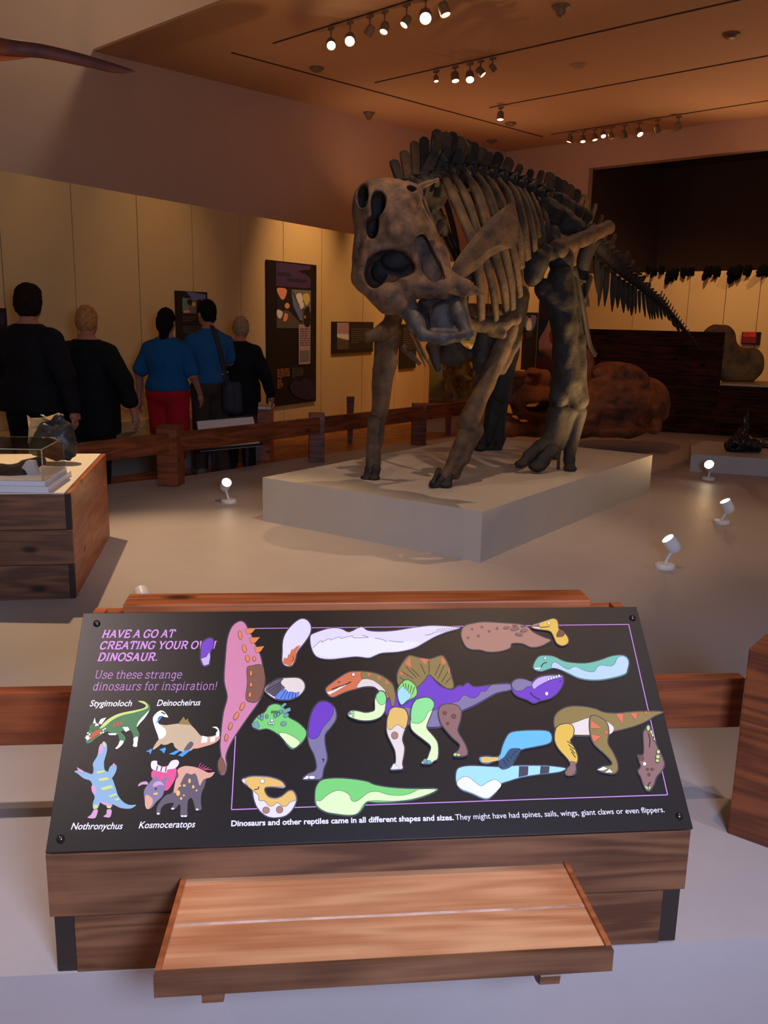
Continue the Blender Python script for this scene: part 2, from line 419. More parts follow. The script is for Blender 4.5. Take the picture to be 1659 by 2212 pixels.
# floor: boards laid side by side; the nearest strips that show are separate boards
Bd = V3(0.6945, 0.7195, 0); Ad = V3(0.7195, -0.6945, 0)
Cc = V3(2.34, 19.22, 5.0)       # far corner of the room at ceiling height
fl = MB(); fl.box((34, 34, 0.1), (0, 0, FZ - 0.05)); o = fl.build('floor', M_floor, None, Matrix.Translation((2, 11, 0)) @ rotz(1.078)); o['kind'] = 'structure'

def vwall(name, a, b, z0, z1, th, m, side=1, c=None):
    """vertical slab whose visible face runs a->b; thickness goes away from the room"""
    a = V3(a[0], a[1], 0); b = V3(b[0], b[1], 0); u = unit(b - a); L = np.linalg.norm(b - a); nn = V3(-u[1], u[0], 0) * side
    M = frame(a, u, nn, (0, 0, 1)) if side == 1 else frame(b, -u, nn, (0, 0, 1))
    o = box(name, (L, th, z1 - z0), M, m, None, 0, (L / 2, th / 2, (z0 + z1) / 2)); return o, M, L
# room's own walls (upper, brown)
ws = Cc - Bd * 17.0
o, _, _ = vwall('wall_left', ws, Cc, FZ, 7.6, 0.25, M_upper); o['kind'] = 'structure'
CE = 5.0
# far wall with the dark opening
OP0 = Cc + Ad * 1.98; OPE = Cc + Ad * 14
def awall(name, s0, s1, z0, z1, m, th=0.25):
    a = Cc + Ad * s0; b = Cc + Ad * s1
    o, M, L = vwall(name, a, b, z0, z1, th, m); return o
wb = MB()
for s0, s1, z0, z1 in ((-0.3, 1.98, FZ, CE), (1.98, 14, 4.5, CE)):
    wb.box((s1 - s0, 0.25, z1 - z0), ((s0 + s1) / 2, 0.125, (z0 + z1) / 2))
AM = frame((Cc[0], Cc[1], 0), Ad, -np.cross(Ad, (0, 0, 1)), (0, 0, 1))
o = wb.build('wall_back', M_upper, None, AM); o['kind'] = 'structure'
# hall behind the opening
hb = MB()
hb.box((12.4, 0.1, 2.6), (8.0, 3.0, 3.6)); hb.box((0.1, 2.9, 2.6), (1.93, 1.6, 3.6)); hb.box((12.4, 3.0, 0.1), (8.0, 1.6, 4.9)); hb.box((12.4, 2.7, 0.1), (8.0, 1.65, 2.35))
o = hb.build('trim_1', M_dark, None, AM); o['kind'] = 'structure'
# ceiling with its edge at the left, and the tall space beyond
e0 = Cc - Bd * ((Cc[0] - (-3.98)) / Bd[0])
cp = [Cc + Bd * 0.3 + Ad * -0.3, Cc + Ad * 14, Cc + Ad * 14 - Bd * 22, V3(-4.02, 12.78, 0) + Ad * 16 , V3(-4.02, 12.78, 0)]
cpoly = [Cc + Bd * .2, Cc + Ad * 14 + Bd * .2, Cc + Ad * 14 - Bd * 20, V3(-4.1, 12.82, 0) + Ad * 17 - Bd * 9, V3(-4.1, 12.82, 0) + Ad * 17, V3(-4.1, 12.82, 0)]
v, f = prism_vf([(p[0], p[1]) for p in cpoly], CE, CE + 0.03)
o = obj('ceiling', mkmesh('ceiling', v, f, M_ceil)); o['kind'] = 'structure'
o = box('trim_2', (14, 14, 0.1), frame(Cc - Bd * 14, Ad, -np.cross(Ad, (0, 0, 1)), (0, 0, 1)), M_tall, None, 0, (0, -1, 2.6)); o['kind'] = 'structure'
# joint in the ceiling that runs along the left wall
g0 = onz(500, 113, CE); g1 = onz(1172, 295, CE)
def strip(name, a, b, w, h, m, z=CE, parent=None):
    u = unit(V3(b[0] - a[0], b[1] - a[1], 0)); L = np.linalg.norm(V3(b[0] - a[0], b[1] - a[1], 0))
    return box(name, (L, w, h), frame((a[0], a[1], z), u, (-u[1], u[0], 0), (0, 0, 1)), m, parent, 0, (L / 2, 0, -h / 2))
o = strip('trim_3', g0, g1, 0.03, 0.008, M_slot); o['kind'] = 'structure'

# cream exhibition walls
W0 = onz(650, 937, FZ); W0[2] = 0; Wd = V3(math.cos(1.078), math.sin(1.078), 0); Wn = V3(-Wd[1], Wd[0], 0)
def wl(s): return W0 + Wd * s
WH = float(onvert(760, 505, W0, W0 + Wd)[2])
def seg_wall(name, p0, d, s_list, z0, z1, th, m, joint=0.012):
    """wall of separate panels with recessed joints: the wall object carries panel children"""
    n = V3(-d[1], d[0], 0); M = frame(p0, d, n, (0, 0, 1))
    s0, s1 = s_list[0], s_list[-1]
    w = box(name, (s1 - s0, th - 0.02, z1 - z0), M, M_joint, None, 0, ((s0 + s1) / 2, 0.02 + (th - 0.02) / 2, (z0 + z1) / 2)); w['kind'] = 'structure'
    for a, b in zip(s_list[:-1], s_list[1:]):
        box('wall_panel', (b - a - joint, 0.02, z1 - z0), M, m, w, 0, ((a + b) / 2, 0.011, (z0 + z1) / 2))
    return w
seams = [-10.6, -9.4, -8.2]
for q in [(0, 500), (157, 500), (297, 500), (415, 500), (520, 600), (612, 520), (695, 560)]:
    p = onvert(q[0], q[1], W0, W0 + Wd); seams.append(float(np.dot(p - W0, Wd)))
seams += [1.85, 3.05, 4.25]
seams = sorted(set(round(s, 3) for s in seams))
seg_wall('wall_left_lower', W0, Wd, seams, FZ, WH, 0.12, M_wallc)

# return wall behind the display case, runs right from the end of the left wall
e1 = wl(4.25)
R0 = e1 + V3(0.0, 0.0, 0); Rd = V3(math.cos(0.10), math.sin(0.10), 0)
seg_wall('wall_back_middle', R0 + V3(-.05, 0.05, 0), Rd, [0, 1.25, 2.38, 2.8], FZ, 2.7, 0.12, M_wallc)
# narrow lit wall that carries the portrait panel
n0 = onY(1128, 885, 15.2); n1 = onY(1240, 885, 14.4)
ND = unit(V3(n1[0] - n0[0], n1[1] - n0[1], 0))
NL = float(np.linalg.norm(V3(n1[0] - n0[0], n1[1] - n0[1], 0)))
seg_wall('wall_back_narrow', V3(n0[0], n0[1], 0), ND, [0, 0.30, NL], FZ, 2.55, 0.12, M_wallc)
# cream lower wall at the right, in the plane just before the room's far wall
pm = MB()
sl = [1.98]
for q in (1380, 1497, 1577, 1650): 
    pz = onvert(q, 620, Cc, Cc + Ad); sl.append(float(np.dot(pz - Cc, Ad)))
sl += [sl[-1] + 1.2, sl[-1] + 2.4, 9.4]
sl = [round(s, 3) for s in sl]
CP = Cc - (-np.cross(Ad, (0, 0, 1))) * 0.14
seg_wall('wall_right_lower', V3(CP[0], CP[1], 0), Ad, [0.0, 1.1] + sl, FZ, 2.55, 0.12, M_wallc)

# low platform (the island everything stands on)
fa = V3(-0.734, 1.763, 0); fb = V3(0.747, 1.913, 0); fu = unit(fb - fa)
bk = [(-2.45, 7.71), (-1.84, 8.23), (-0.58, 9.81), (0.82, 11.4), (1.7, 12.3), (3.2, 12.9), (5.5, 12.4), (9, 10.5)]
pp = [tuple((fa - fu * 4.2)[:2]), tuple((fb + fu * 5.5)[:2]), (9, 4)] + bk[::-1] + [(-2.5, 7.3), (-2.75, 6.4), (-4.9, 5.6)]
v, f = prism_vf(pp, FZ, PH)
tag(obj('display_platform', mkmesh('display_platform', v, f, M_plat)), 'low wide grey painted platform that the console and skeleton stand on', 'platform')

# skeleton pedestal
pn = V3(0.613, 5.379, 0); pr_ = V3(2.429, 7.961, 0); pl_ = V3(-0.9, 6.403, 0); pf = pr_ + (pl_ - pn)
PT = 0.48
v, f = prism_vf([tuple(p[:2]) for p in (pn, pr_, pf, pl_)], PH, PT)
tag(obj('pedestal', mkmesh('pedestal', v, f, M_ped)), 'grey rectangular pedestal block under the dinosaur skeleton', 'pedestal')

# timber clad wall at the right with its counter
T0 = V3(2.60, 13.0, 0); TD = unit(V3(4.56 - 2.89, 12.2 - 12.88, 0))
TM = frame(V3(2.89, 12.88, 0) - TD * .30, TD, V3(-TD[1], TD[0], 0), (0, 0, 1))
LT = .30 + np.linalg.norm(V3(4.56 - 2.89, 12.2 - 12.88, 0))
tw = thing('timber_wall', V3(3.0, 12.8, PH), 'dark horizontal timber clad screen wall behind the orange fossil skull', 'wall')
hh = 1.55 - PH; npk = 7
for i in range(npk):
    z0 = PH + hh * i / npk; z1 = PH + hh * (i + 1) / npk
    box('plank', (LT, 0.05, z1 - z0 - 0.006), TM, M_timber, tw, 0.004, (LT / 2, 0.025 + 0.004 * (i % 2), (z0 + z1) / 2))
box('backing', (LT - 0.02, 0.10, hh - 0.01), TM, M_end, tw, 0, (LT / 2, 0.108, PH + hh / 2))
tc_ = thing('timber_counter', V3(5.0, 12.0, PH), 'low dark timber clad counter under the boulder with a pale top', 'counter')
for i in range(4):
    z0 = PH + 0.68 * i / 4; z1 = PH + 0.68 * (i + 1) / 4
    box('plank', (3.2, 0.05, z1 - z0 - 0.006), TM, M_timber, tc_, 0.004, (LT + 1.601, 0.03 + 0.004 * (i % 2), (z0 + z1) / 2))
box('backing', (3.2, 0.85, 0.67), TM, M_end, tc_, 0, (LT + 1.601, 0.485, PH + 0.34))
box('counter_top', (3.2, 0.95, 0.03), TM, mat('pale_counter', rgb(190, 165, 120), 0.5), tc_, 0.003, (LT + 1.602, 0.465, PH + 0.70))
# ---------------------------------------------------------------- interactive console
CA = V3(-0.734, 1.763, 0); CB = V3(0.747, 1.913, 0); CU = unit(CB - CA); CN = V3(-CU[1], CU[0], 0)   # CN points away from the visitor
CL = 1.4886
CM = frame(CA, CU, CN, (0, 0, 1))
def cw(x, y, z): return CA + CU * x + CN * y + V3(0, 0, z)
con = thing('activity_console', cw(CL / 2, 0.25, PH), 'dark stained wooden plank console carrying the tilted black dinosaur making sign', 'console')
TH = 0.73; st, ct = math.sin(TH), math.cos(TH)
ZF = 0.462
# front planks (upper one is longer and covers the end grain)
box('front_plank', (CL + 0.016, 0.03, 0.16), CM, M_brown, con, 0.003, (CL / 2, 0.015, 0.302 + 0.078))
box('front_plank', (CL - 0.09, 0.03, 0.146), CM, M_brown, con, 0.003, (CL / 2 , 0.017, PH + 0.0735))
for x in (0.0225, CL - 0.0225):
    box('end_block', (0.045, 0.034, 0.147), CM, M_end, con, 0.002, (x, 0.024, PH + 0.0745))
# side planks following the slope
def side(x):
    mb = MB()
    prof = [(0.035, PH), (0.53, PH), (0.53, 0.86), (0.445, 0.86), (0.035, ZF - 0.004)]
    v, f = prism_vf(prof, 0, 0.03)
    v = [(x + p[2], p[0], p[1]) for p in v]
    return obj('side_plank', mkmesh('side_plank', v, [q[::-1] for q in f], M_orange), con, CM)
side(0.008); side(CL - 0.038)
box('back_plank', (CL - 0.02, 0.03, 0.70), CM, M_orange, con, 0.003, (CL / 2, 0.545, PH + 0.35))
# flat board behind the sign
SMm = frame(cw(0, 0, 0), CU, CN, (0, 0, 1))
box('top_plank', (CL - 0.20, 0.10, 0.032), CM, M_orange, con, 0.004, (CL / 2 - 0.01, 0.53, 0.852 + 0.016))
# sign board
SP0 = onpl(98, 1842, CA - CN * 0.02, CN)
SX = CU; SY = CN * ct + V3(0, 0, 1) * st; SN = np.cross(SX, SY)
SF = frame(SP0, SX, SY, SN)
def s2(px, py):
    p = onpl(px, py, SP0, SN) - SP0
    return (float(np.dot(p, SX)), float(np.dot(p, SY)))
c0, c1, c2, c3 = s2(98, 1842), s2(1500, 1797), s2(1382, 1315), s2(190, 1327)

SW = 1.492; SH = 0.603
M_sign = mat('black_sign_face', rgb(20, 15, 14), 0.42, spec=0.35, bump=0.04, bscale=400)
sign = box('sign_board', (SW, SH, 0.012), SF, M_sign, con, 0.001, (SW / 2, SH / 2, -0.006))
M_bolt = mat('black_bolt', rgb(16, 16, 18), 0.18, spec=0.9, coat=1.0)
for q in ((209, 1347), (1366, 1335), (131, 1812), (1467, 1763)):
    a, b = s2(*q)
    v, f = lathe_vf([(0.009, 0), (0.009, 0.002), (0.0075, 0.0055), (0.004, 0.0075), (0.0005, 0.008)], 16)
    obj('bolt', mkmesh('bolt', v, f, M_bolt, True), sign, SF @ Matrix.Translation((a, b, 0)))

# print on the sign -------------------------------------------------
P_pink = mat('print_pink', rgb(206, 140, 205), 0.5); P_white = mat('print_white', rgb(238, 228, 232), 0.5)
def crop(cx, cy, s): return lambda x, y: s2(cx + x * s, cy + y * s)
CR = {'a': crop(90, 1260, 0.26675), 'b': crop(450, 1300, 0.22602), 'c': crop(780, 1300, 0.22905), 'd': crop(1100, 1300, 0.25316)}
fr = MB()
def line2(mb, a, b, w, z, mi=0):
    a = np.array(a); b = np.array(b); d = b - a; d = d / np.linalg.norm(d); n = np.array([-d[1], d[0]]) * w / 2
    mb.add([(*(a + n), z), (*(a - n), z), (*(b - n), z), (*(b + n), z)], [(0, 1, 2, 3)], mi)
q = [s2(522, 1358), s2(1358, 1349), s2(1442, 1717), s2(500, 1749)]
for i in range(4): line2(fr, q[i], q[(i + 1) % 4], 0.0022, 0.0004)
fr.build('printed_frame', P_pink, sign, SF)

def text_mesh(body, bold=0.0, shear=0.0):
    cu = bpy.data.curves.new('t', 'FONT'); cu.body = body; cu.size = 1.0; cu.offset = bold; cu.shear = shear; cu.resolution_u = 3
    o = bpy.data.objects.new('t', cu); COL.objects.link(o)
    dg = bpy.context.evaluated_depsgraph_get(); me = bpy.data.meshes.new_from_object(o.evaluated_get(dg))
    v = np.zeros(len(me.vertices) * 3); me.vertices.foreach_get('co', v); v = v.reshape(-1, 3)
    f = [tuple(p.vertices) for p in me.polygons]
    bpy.data.objects.remove(o); bpy.data.curves.remove(cu); bpy.data.meshes.remove(me)
    return v, f
def put_text(name, body, p0, p1, caph, m, bold=0.0, shear=0.0, parent=None, F=None, z=0.0006, vf=None, cap=0.73):
    """baseline from p0 to p1 (board coordinates), cap height in metres"""
    v, f = vf if vf else text_mesh(body, bold, shear)
    v = np.array(v, float)
    x0, x1 = v[:, 0].min(), v[:, 0].max()
    p0 = np.array(p0); p1 = np.array(p1); L = np.linalg.norm(p1 - p0); d = (p1 - p0) / L; n = np.array([-d[1], d[0]])
    X = (v[:, 0] - x0) / (x1 - x0) * L; Y = v[:, 1] * caph / cap
    w = p0[None] + X[:, None] * d + Y[:, None] * n
    vv = [(a[0], a[1], z) for a in w]
    return obj(name, mkmesh(name, vv, f, m), parent if parent is not None else sign, F if F is not None else SF)
def capm(px, py, hpx):
    a = np.array(s2(px, py)); b = np.array(s2(px, py - hpx)); return float(np.linalg.norm(b - a))
for body, a, b, h in (('Stygimoloch', (193.5, 1526), (284.5, 1525.5), 11.5), ('Deinocheirus', (338.6, 1525), (432.8, 1523.7), 11.5),
                      ('Nothronychus', (153, 1792), (264.5, 1791), 12.5), ('Kosmoceratops', (299.5, 1789.5), (421.5, 1787), 12.5)):
    put_text('printed_name', body, s2(*a), s2(*b), capm(*a, h * 1.2), P_white, 0.012, 0.22)
put_text('printed_caption', 'Dinosaurs and other reptiles came in all different shapes and sizes.', s2(499.3, 1784.8), s2(980.4, 1771.5), capm(700, 1780, 12.5), P_white, 0.028)
put_text('printed_caption', 'They might have had spines, sails, wings, giant claws or even flippers.', s2(984, 1771.3), s2(1436, 1754.5), capm(1200, 1765, 12.5), P_white, 0.004)

# slab serif lettering built from strokes: cap height 1, x height .7
def L_(*a): return ('l', [(a[i], a[i + 1]) for i in range(0, len(a), 2)])
def C_(*a): return ('c', [(a[i], a[i + 1]) for i in range(0, len(a), 2)])
def S_(x, y, w=.14): return ('s', [(x - w, y), (x + w, y)])
X = 0.70
GL = {
 'H': (.95, [L_(.2, 0, .2, 1), L_(.75, 0, .75, 1), L_(.2, .5, .75, .5), S_(.2, .03), S_(.2, .97), S_(.75, .03), S_(.75, .97)]),
 'A': (.92, [L_(.12, 0, .46, 1), L_(.46, 1, .8, 0), L_(.26, .36, .66, .36), S_(.12, .03, .12), S_(.8, .03, .12), S_(.42, .97, .12)]),
 'V': (.88, [L_(.1, 1, .44, 0), L_(.44, 0, .78, 1), S_(.12, .97, .13), S_(.76, .97, .13)]),
 'E': (.84, [L_(.2, 0, .2, 1), L_(.2, .97, .74, .97), L_(.2, .03, .76, .03), L_(.2, .5, .6, .5), L_(.73, .97, .73, .76), L_(.76, .03, .76, .26), L_(.59, .4, .59, .6), S_(.16, .03, .1), S_(.16, .97, .1)]),
 'G': (.95, [C_(.78, .8, .6, .95, .42, .97, .2, .82, .1, .5, .2, .15, .45, .02, .65, .08, .76, .2), L_(.76, .05, .76, .44), S_(.72, .44, .16), L_(.78, .96, .78, .74)]),
 'O': (.95, [C_(.46, .98, .25, .9, .11, .68, .11, .32, .25, .1, .46, .02, .67, .1, .81, .32, .81, .68, .67, .9, .46, .98)]),
 'T': (.84, [L_(.42, 0, .42, 1), L_(.08, .97, .76, .97), L_(.08, .97, .08, .74), L_(.76, .97, .76, .74), S_(.42, .03, .15)]),
 'C': (.9, [C_(.75, .76, .6, .94, .42, .97, .22, .86, .11, .5, .22, .13, .45, .02, .65, .1, .77, .24), L_(.76, .96, .76, .72)]),
 'R': (.93, [L_(.2, 0, .2, 1), C_(.2, .97, .5, .97, .69, .88, .72, .73, .66, .56, .48, .49, .2, .49), L_(.48, .49, .76, .03), S_(.2, .03), S_(.16, .97, .1), S_(.8, .03, .09)]),
 'I': (.44, [L_(.22, 0, .22, 1), S_(.22, .03, .16), S_(.22, .97, .16)]),
 'N': (.97, [L_(.2, 0, .2, 1), L_(.2, 1, .76, 0), L_(.76, 0, .76, 1), S_(.2, .03), S_(.16, .97, .1), S_(.76, .97)]),
 'Y': (.88, [L_(.1, 1, .43, .45), L_(.43, .45, .76, 1), L_(.43, .45, .43, 0), S_(.12, .97, .12), S_(.74, .97, .12), S_(.43, .03, .15)]),
 'U': (.93, [C_(.19, 1, .19, .5, .2, .25, .3, .07, .47, .02, .63, .07, .73, .25, .74, .5, .74, 1), S_(.19, .97), S_(.74, .97)]),
 'W': (1.2, [L_(.1, 1, .36, 0), L_(.36, 0, .6, .9), L_(.6, .9, .84, 0), L_(.84, 0, 1.1, 1), S_(.12, .97, .12), S_(1.08, .97, .12)]),
 'D': (.95, [L_(.2, 0, .2, 1), C_(.2, .97, .45, .97, .68, .86, .8, .62, .8, .38, .68, .14, .45, .03, .2, .03), S_(.16, .03, .1), S_(.16, .97, .1)]),
 'S': (.8, [C_(.66, .82, .55, .95, .38, .98, .18, .92, .12, .74, .22, .58, .45, .5, .64, .4, .68, .22, .56, .06, .38, .02, .2, .07, .1, .22), L_(.67, .95, .67, .72), L_(.1, .05, .1, .28)]),
 '.': (.32, [L_(.12, .0, .12, .14), L_(.18, 0, .18, .14)]), '!': (.32, [L_(.15, .3, .15, 1), L_(.15, 0, .15, .1)]), ' ': (.34, []),
 's': (.6, [C_(.5, .57, .38, .69, .22, .69, .12, .58, .2, .42, .4, .33, .5, .2, .42, .04, .25, .0, .12, .05, .08, .16), L_(.5, .68, .5, .5), L_(.08, .02, .08, .2)]),
 'e': (.66, [C_(.1, .38, .56, .38, .54, .56, .42, .7, .28, .7, .14, .58, .09, .36, .14, .12, .3, .0, .46, .03, .57, .14)]),
 't': (.48, [L_(.2, .9, .2, .2), C_(.2, .2, .22, .06, .32, .0, .44, .04), L_(.06, .67, .42, .67)]),
 'h': (.76, [L_(.16, 0, .16, 1), C_(.16, .5, .3, .67, .45, .69, .56, .6, .58, .4, .58, 0), S_(.16, .02, .11), S_(.12, .98, .08), S_(.58, .02, .11)]),
 'r': (.56, [L_(.18, 0, .18, .69), C_(.18, .45, .28, .63, .4, .69, .5, .66), S_(.18, .02, .13), S_(.13, .68, .08)]),
 'a': (.68, [C_(.12, .56, .24, .69, .4, .69, .5, .58, .5, .1, .6, .02), C_(.5, .42, .3, .4, .12, .3, .1, .14, .2, .02, .36, .03, .5, .16)]),
 'n': (.76, [L_(.16, 0, .16, .69), C_(.16, .5, .3, .67, .45, .69, .56, .6, .58, .4, .58, 0), S_(.16, .02, .11), S_(.12, .68, .08), S_(.58, .02, .11)]),
 'g': (.7, [C_(.52, .35, .46, .6, .32, .7, .18, .62, .1, .36, .18, .1, .32, .02, .46, .1, .52, .35), L_(.53, .69, .53, -.1), C_(.53, -.1, .46, -.26, .3, -.3, .14, -.24), S_(.58, .68, .07)]),
 'd': (.72, [C_(.52, .35, .46, .6, .32, .7, .18, .62, .1, .36, .18, .1, .32, .0, .46, .1, .52, .35), L_(.54, 1, .54, .02), S_(.5, .98, .08), S_(.58, .02, .08)]),
 'i': (.36, [L_(.17, 0, .17, .69), L_(.17, .85, .17, .98), S_(.17, .02, .12), S_(.12, .68, .08)]),
 'o': (.7, [C_(.33, .7, .18, .63, .1, .35, .18, .07, .33, .0, .48, .07, .56, .35, .48, .63, .33, .7)]),
 'u': (.76, [C_(.16, .69, .16, .25, .22, .06, .34, .0, .46, .04, .57, .2), L_(.57, .69, .57, .02), S_(.12, .68, .08), S_(.52, .68, .08), S_(.62, .02, .08)]),
 'f': (.46, [L_(.2, 0, .2, .75), C_(.2, .75, .24, .93, .36, 1, .47, .95), L_(.06, .67, .4, .67), S_(.2, .02, .13)]),
 'p': (.74, [C_(.18, .35, .24, .1, .4, .0, .54, .08, .62, .35, .54, .62, .4, .7, .24, .6, .18, .35), L_(.16, .69, .16, -.28), S_(.11, .68, .08), S_(.16, -.28, .12)]),
}
def slab_text(body, w, shear, track=0.0):
    V = []; F = []; x = 0
    for ch in body:
        adv, st_ = GL[ch]
        for kind, pts in st_:
            P = catmull(pts, 4) if kind == 'c' else [np.array(p, float) for p in pts]
            ww = w * (0.62 if kind == 's' else 1)
            n = len(P); base = len(V)
            for i, p in enumerate(P):
                t = P[min(i + 1, n - 1)] - P[max(i - 1, 0)]; t = t / (np.linalg.norm(t) + 1e-9); nn = np.array([-t[1], t[0]]) * ww / 2
                for s in (1, -1):
                    q = p + nn * s
                    V.append((x + q[0] + shear * q[1], q[1], 0))
            for i in range(n - 1): F.append((base + 2 * i + 1, base + 2 * i + 3, base + 2 * i + 2, base + 2 * i))
        x += adv + track
    return np.array(V), F
for body, a, b, h in (('HAVE A GO AT', (219.4, 1378), (379.4, 1377), 16.5), ('CREATING YOUR OWN', (215.4, 1402.7), (467.5, 1401.4), 16.5), ('DINOSAUR.', (210, 1428), (339.4, 1427.5), 17)):
    put_text('printed_heading', None, s2(*a), s2(*b), capm(*a, h), P_pink, vf=slab_text(body, .17, .2), cap=1.0)
for body, a, b, h in (('Use these strange', (205.5, 1466), (392.8, 1465.4), 17), ('dinosaurs for inspiration!', (200.7, 1491.5), (468.3, 1490), 17.5)):
    put_text('printed_heading', None, s2(*a), s2(*b), capm(*a, h), P_pink, vf=slab_text(body, .07, .12), cap=1.0)

# ---------------------------------------------------------------- bench fixed to the console
BZ = 0.384
b0 = onvert(392, 1898, CA, CB); b1 = onvert(1226, 1866, CA, CB); b2 = onz(1326, 2056, BZ); b3 = onz(331, 2112, BZ)
ben = thing('bench', (b0 + b3) / 2 + V3(0.45, 0, -0.05), 'low orange brown wooden bench board with dark front edge fixed before the sign', 'bench')
def lerp(a, b, t): return a + (b - a) * t
def slab(name, quad, z0, z1, m, parent):
    """quad of xy points counterclockwise; the object is laid out along its first edge so the grain follows it"""
    q = [V3(p[0], p[1], 0) for p in quad]; u = unit(q[1] - q[0]); n = V3(-u[1], u[0], 0)
    loc = [(float(np.dot(p - q[0], u)), float(np.dot(p - q[0], n))) for p in q]
    v, f = prism_vf(loc, z0, z1)
    return obj(name, mkmesh(name, v, f, m), parent, frame(q[0], u, n, (0, 0, 1)))
M_bench = wood('bench_orange_pine', rgb(186, 116, 72), rgb(226, 162, 112), 0.42)
g = 0.004
m0, m1 = lerp(b3, b0, 0.49), lerp(b2, b1, 0.49)
m0b, m1b = lerp(b3, b0, 0.505), lerp(b2, b1, 0.505)
i3, i2 = lerp(b3, b2, 0.012), lerp(b3, b2, 0.988)
i0, i1 = lerp(b0, b1, 0.012), lerp(b0, b1, 0.988)
def inn(p, q, t): return lerp(p, q, t)
fr_ = CN * 0.016
slab('bench_board', [inn(i3, i0, .05), inn(i2, i1, .05), inn(i2, i1, .486), inn(i3, i0, .486)], BZ - 0.028, BZ - 0.002, M_bench, ben)
slab('bench_board', [inn(i3, i0, .506), inn(i2, i1, .506), i1, i0], BZ - 0.028, BZ - 0.001, M_bench, ben)
slab('filler_strip', [inn(i3, i0, .486), inn(i2, i1, .486), inn(i2, i1, .506), inn(i3, i0, .506)], BZ - 0.026, BZ - 0.0012, mat('pale_worn_filler', rgb(236, 206, 184), 0.6, noise=.5, nscale=7, col2=rgb(150, 88, 52)), ben)
slab('edge_trim', [b3, b2, inn(b2, b1, .052), inn(b3, b0, .052)], BZ - 0.046, BZ + 0.003, M_brown, ben)
slab('edge_trim', [inn(b3, b0, .053), inn(i3, i0, .053), i0, b0], BZ - 0.040, BZ + 0.006, M_orange, ben)
slab('edge_trim', [inn(i2, i1, .053), inn(b2, b1, .053), b1, i1], BZ - 0.040, BZ + 0.006, M_orange, ben)
for px in (459, 1188):
    p = onz(px, 2172 if px < 800 else 2132, BZ - 0.075)
    s = float(np.dot(p - CA, CU)); d = float(np.dot(p - CA, CN))
    prof = [(d, BZ - 0.05), (d + 0.004, BZ - 0.072), (d + 0.03, BZ - 0.085), (-0.001, BZ - 0.11), (-0.001, BZ - 0.029), (d + 0.02, BZ - 0.029)]
    v, f = prism_vf(prof, s - 0.021, s + 0.021)
    v = [(q[2], q[0], q[1]) for q in v]
    obj('bracket', mkmesh('bracket', v, f, M_brown), ben, CM)

# ---------------------------------------------------------------- rail fences
def rail(p, q, z0, z1, th, m, parent, off=0.0):
    u = unit(V3(q[0] - p[0], q[1] - p[1], 0)); n = V3(-u[1], u[0], 0); L = np.linalg.norm(V3(q[0] - p[0], q[1] - p[1], 0))
    return box('rail', (L, th, z1 - z0), frame(V3(p[0], p[1], 0), u, n, (0, 0, 1)), m, parent, 0.004, (L / 2, off + th / 2, (z0 + z1) / 2))
ff = thing('rail_fence', V3(-1.4, 2.2, PH), 'brown wooden rail fence running behind the console to the big post', 'fence')
def fr(x): return V3(x, 2.45 + 0.1008 * (x - 0.0), 0)
z_top = onvert(0, 1495, fr(0), fr(1))[2]; z_bot = onvert(0, 1604, fr(0), fr(1))[2]
zr_top = onvert(1500, 1469, fr(0), fr(1))[2]; zr_bot = onvert(1500, 1580, fr(0), fr(1))[2]

rail(fr(-2.6), fr(1.13), (z_bot + zr_bot) / 2, (z_top + zr_top) / 2, 0.045, M_redwood, ff)
pc = V3(1.057, 2.401, 0); pu = unit(V3(0.092, -0.073, 0)); pv = V3(-pu[1], pu[0], 0)
ptop = onvert(1630, 1411, pc, pc + CN)[2]

box('post', (0.19, 0.17, ptop - PH), frame(pc, pu, pv, (0, 0, 1)), M_redwood, ff, 0.005, (0.095, 0.085, (ptop + PH) / 2))
box('post', (0.13, 0.13, 0.55), frame(fr(-2.6), CU, CN, (0, 0, 1)), M_redwood, ff, 0.005, (0, 0.11, PH + 0.275))
fb_ = thing('rail_fence', V3(-0.8, 9.1, PH), 'reddish brown wooden rail fence between the visitors and the skeleton', 'fence')
P1 = (onz(340.5, 1050, PH), onz(384, 1052, PH)); P2 = (onz(668, 998.5, PH), onz(700.8, 998.5, PH)); P3 = (onz(892, 961.7, PH), onz(920, 961.7, PH))
tops = []
for (a, b), ty in ((P1, 922), (P2, 894), (P3, 873)):
    u = unit(V3(b[0] - a[0], b[1] - a[1], 0)); w = np.linalg.norm(b - a); n = V3(-u[1], u[0], 0)
    t = onvert((0.5 * (onz_ := 0)) + {922: 361, 894: 684, 873: 907}[ty], ty, a, b)[2]; tops.append(t)
    M = frame(V3(a[0], a[1], 0), u, n, (0, 0, 1))
    box('post', (w, w, t - PH), M, M_redwood, fb_, 0.004, (w / 2, w / 2, (t + PH) / 2))

def mid(P): return (P[0] + P[1]) / 2 + V3(0.05, 0.06, 0)
Pz = onz(140, 1090, PH)
PL = mid(P1) + (mid(P1) - mid(P2)) * 0.75
PR = mid(P3) + unit(mid(P3) - mid(P2)) * 1.6
def zz(px, py, A, B): return onvert(px, py, A, B)[2]
rt = zz(560, 912, mid(P1), mid(P2)); rb = zz(560, 951, mid(P1), mid(P2))
rt = PH + 0.47; rb = PH + 0.30
for A, B in ((PL, mid(P1)), (mid(P1), mid(P2)), (mid(P2), mid(P3)), (mid(P3), PR)):
    rail(A, B, rb, rt, 0.05, M_redwood, fb_, -0.02)
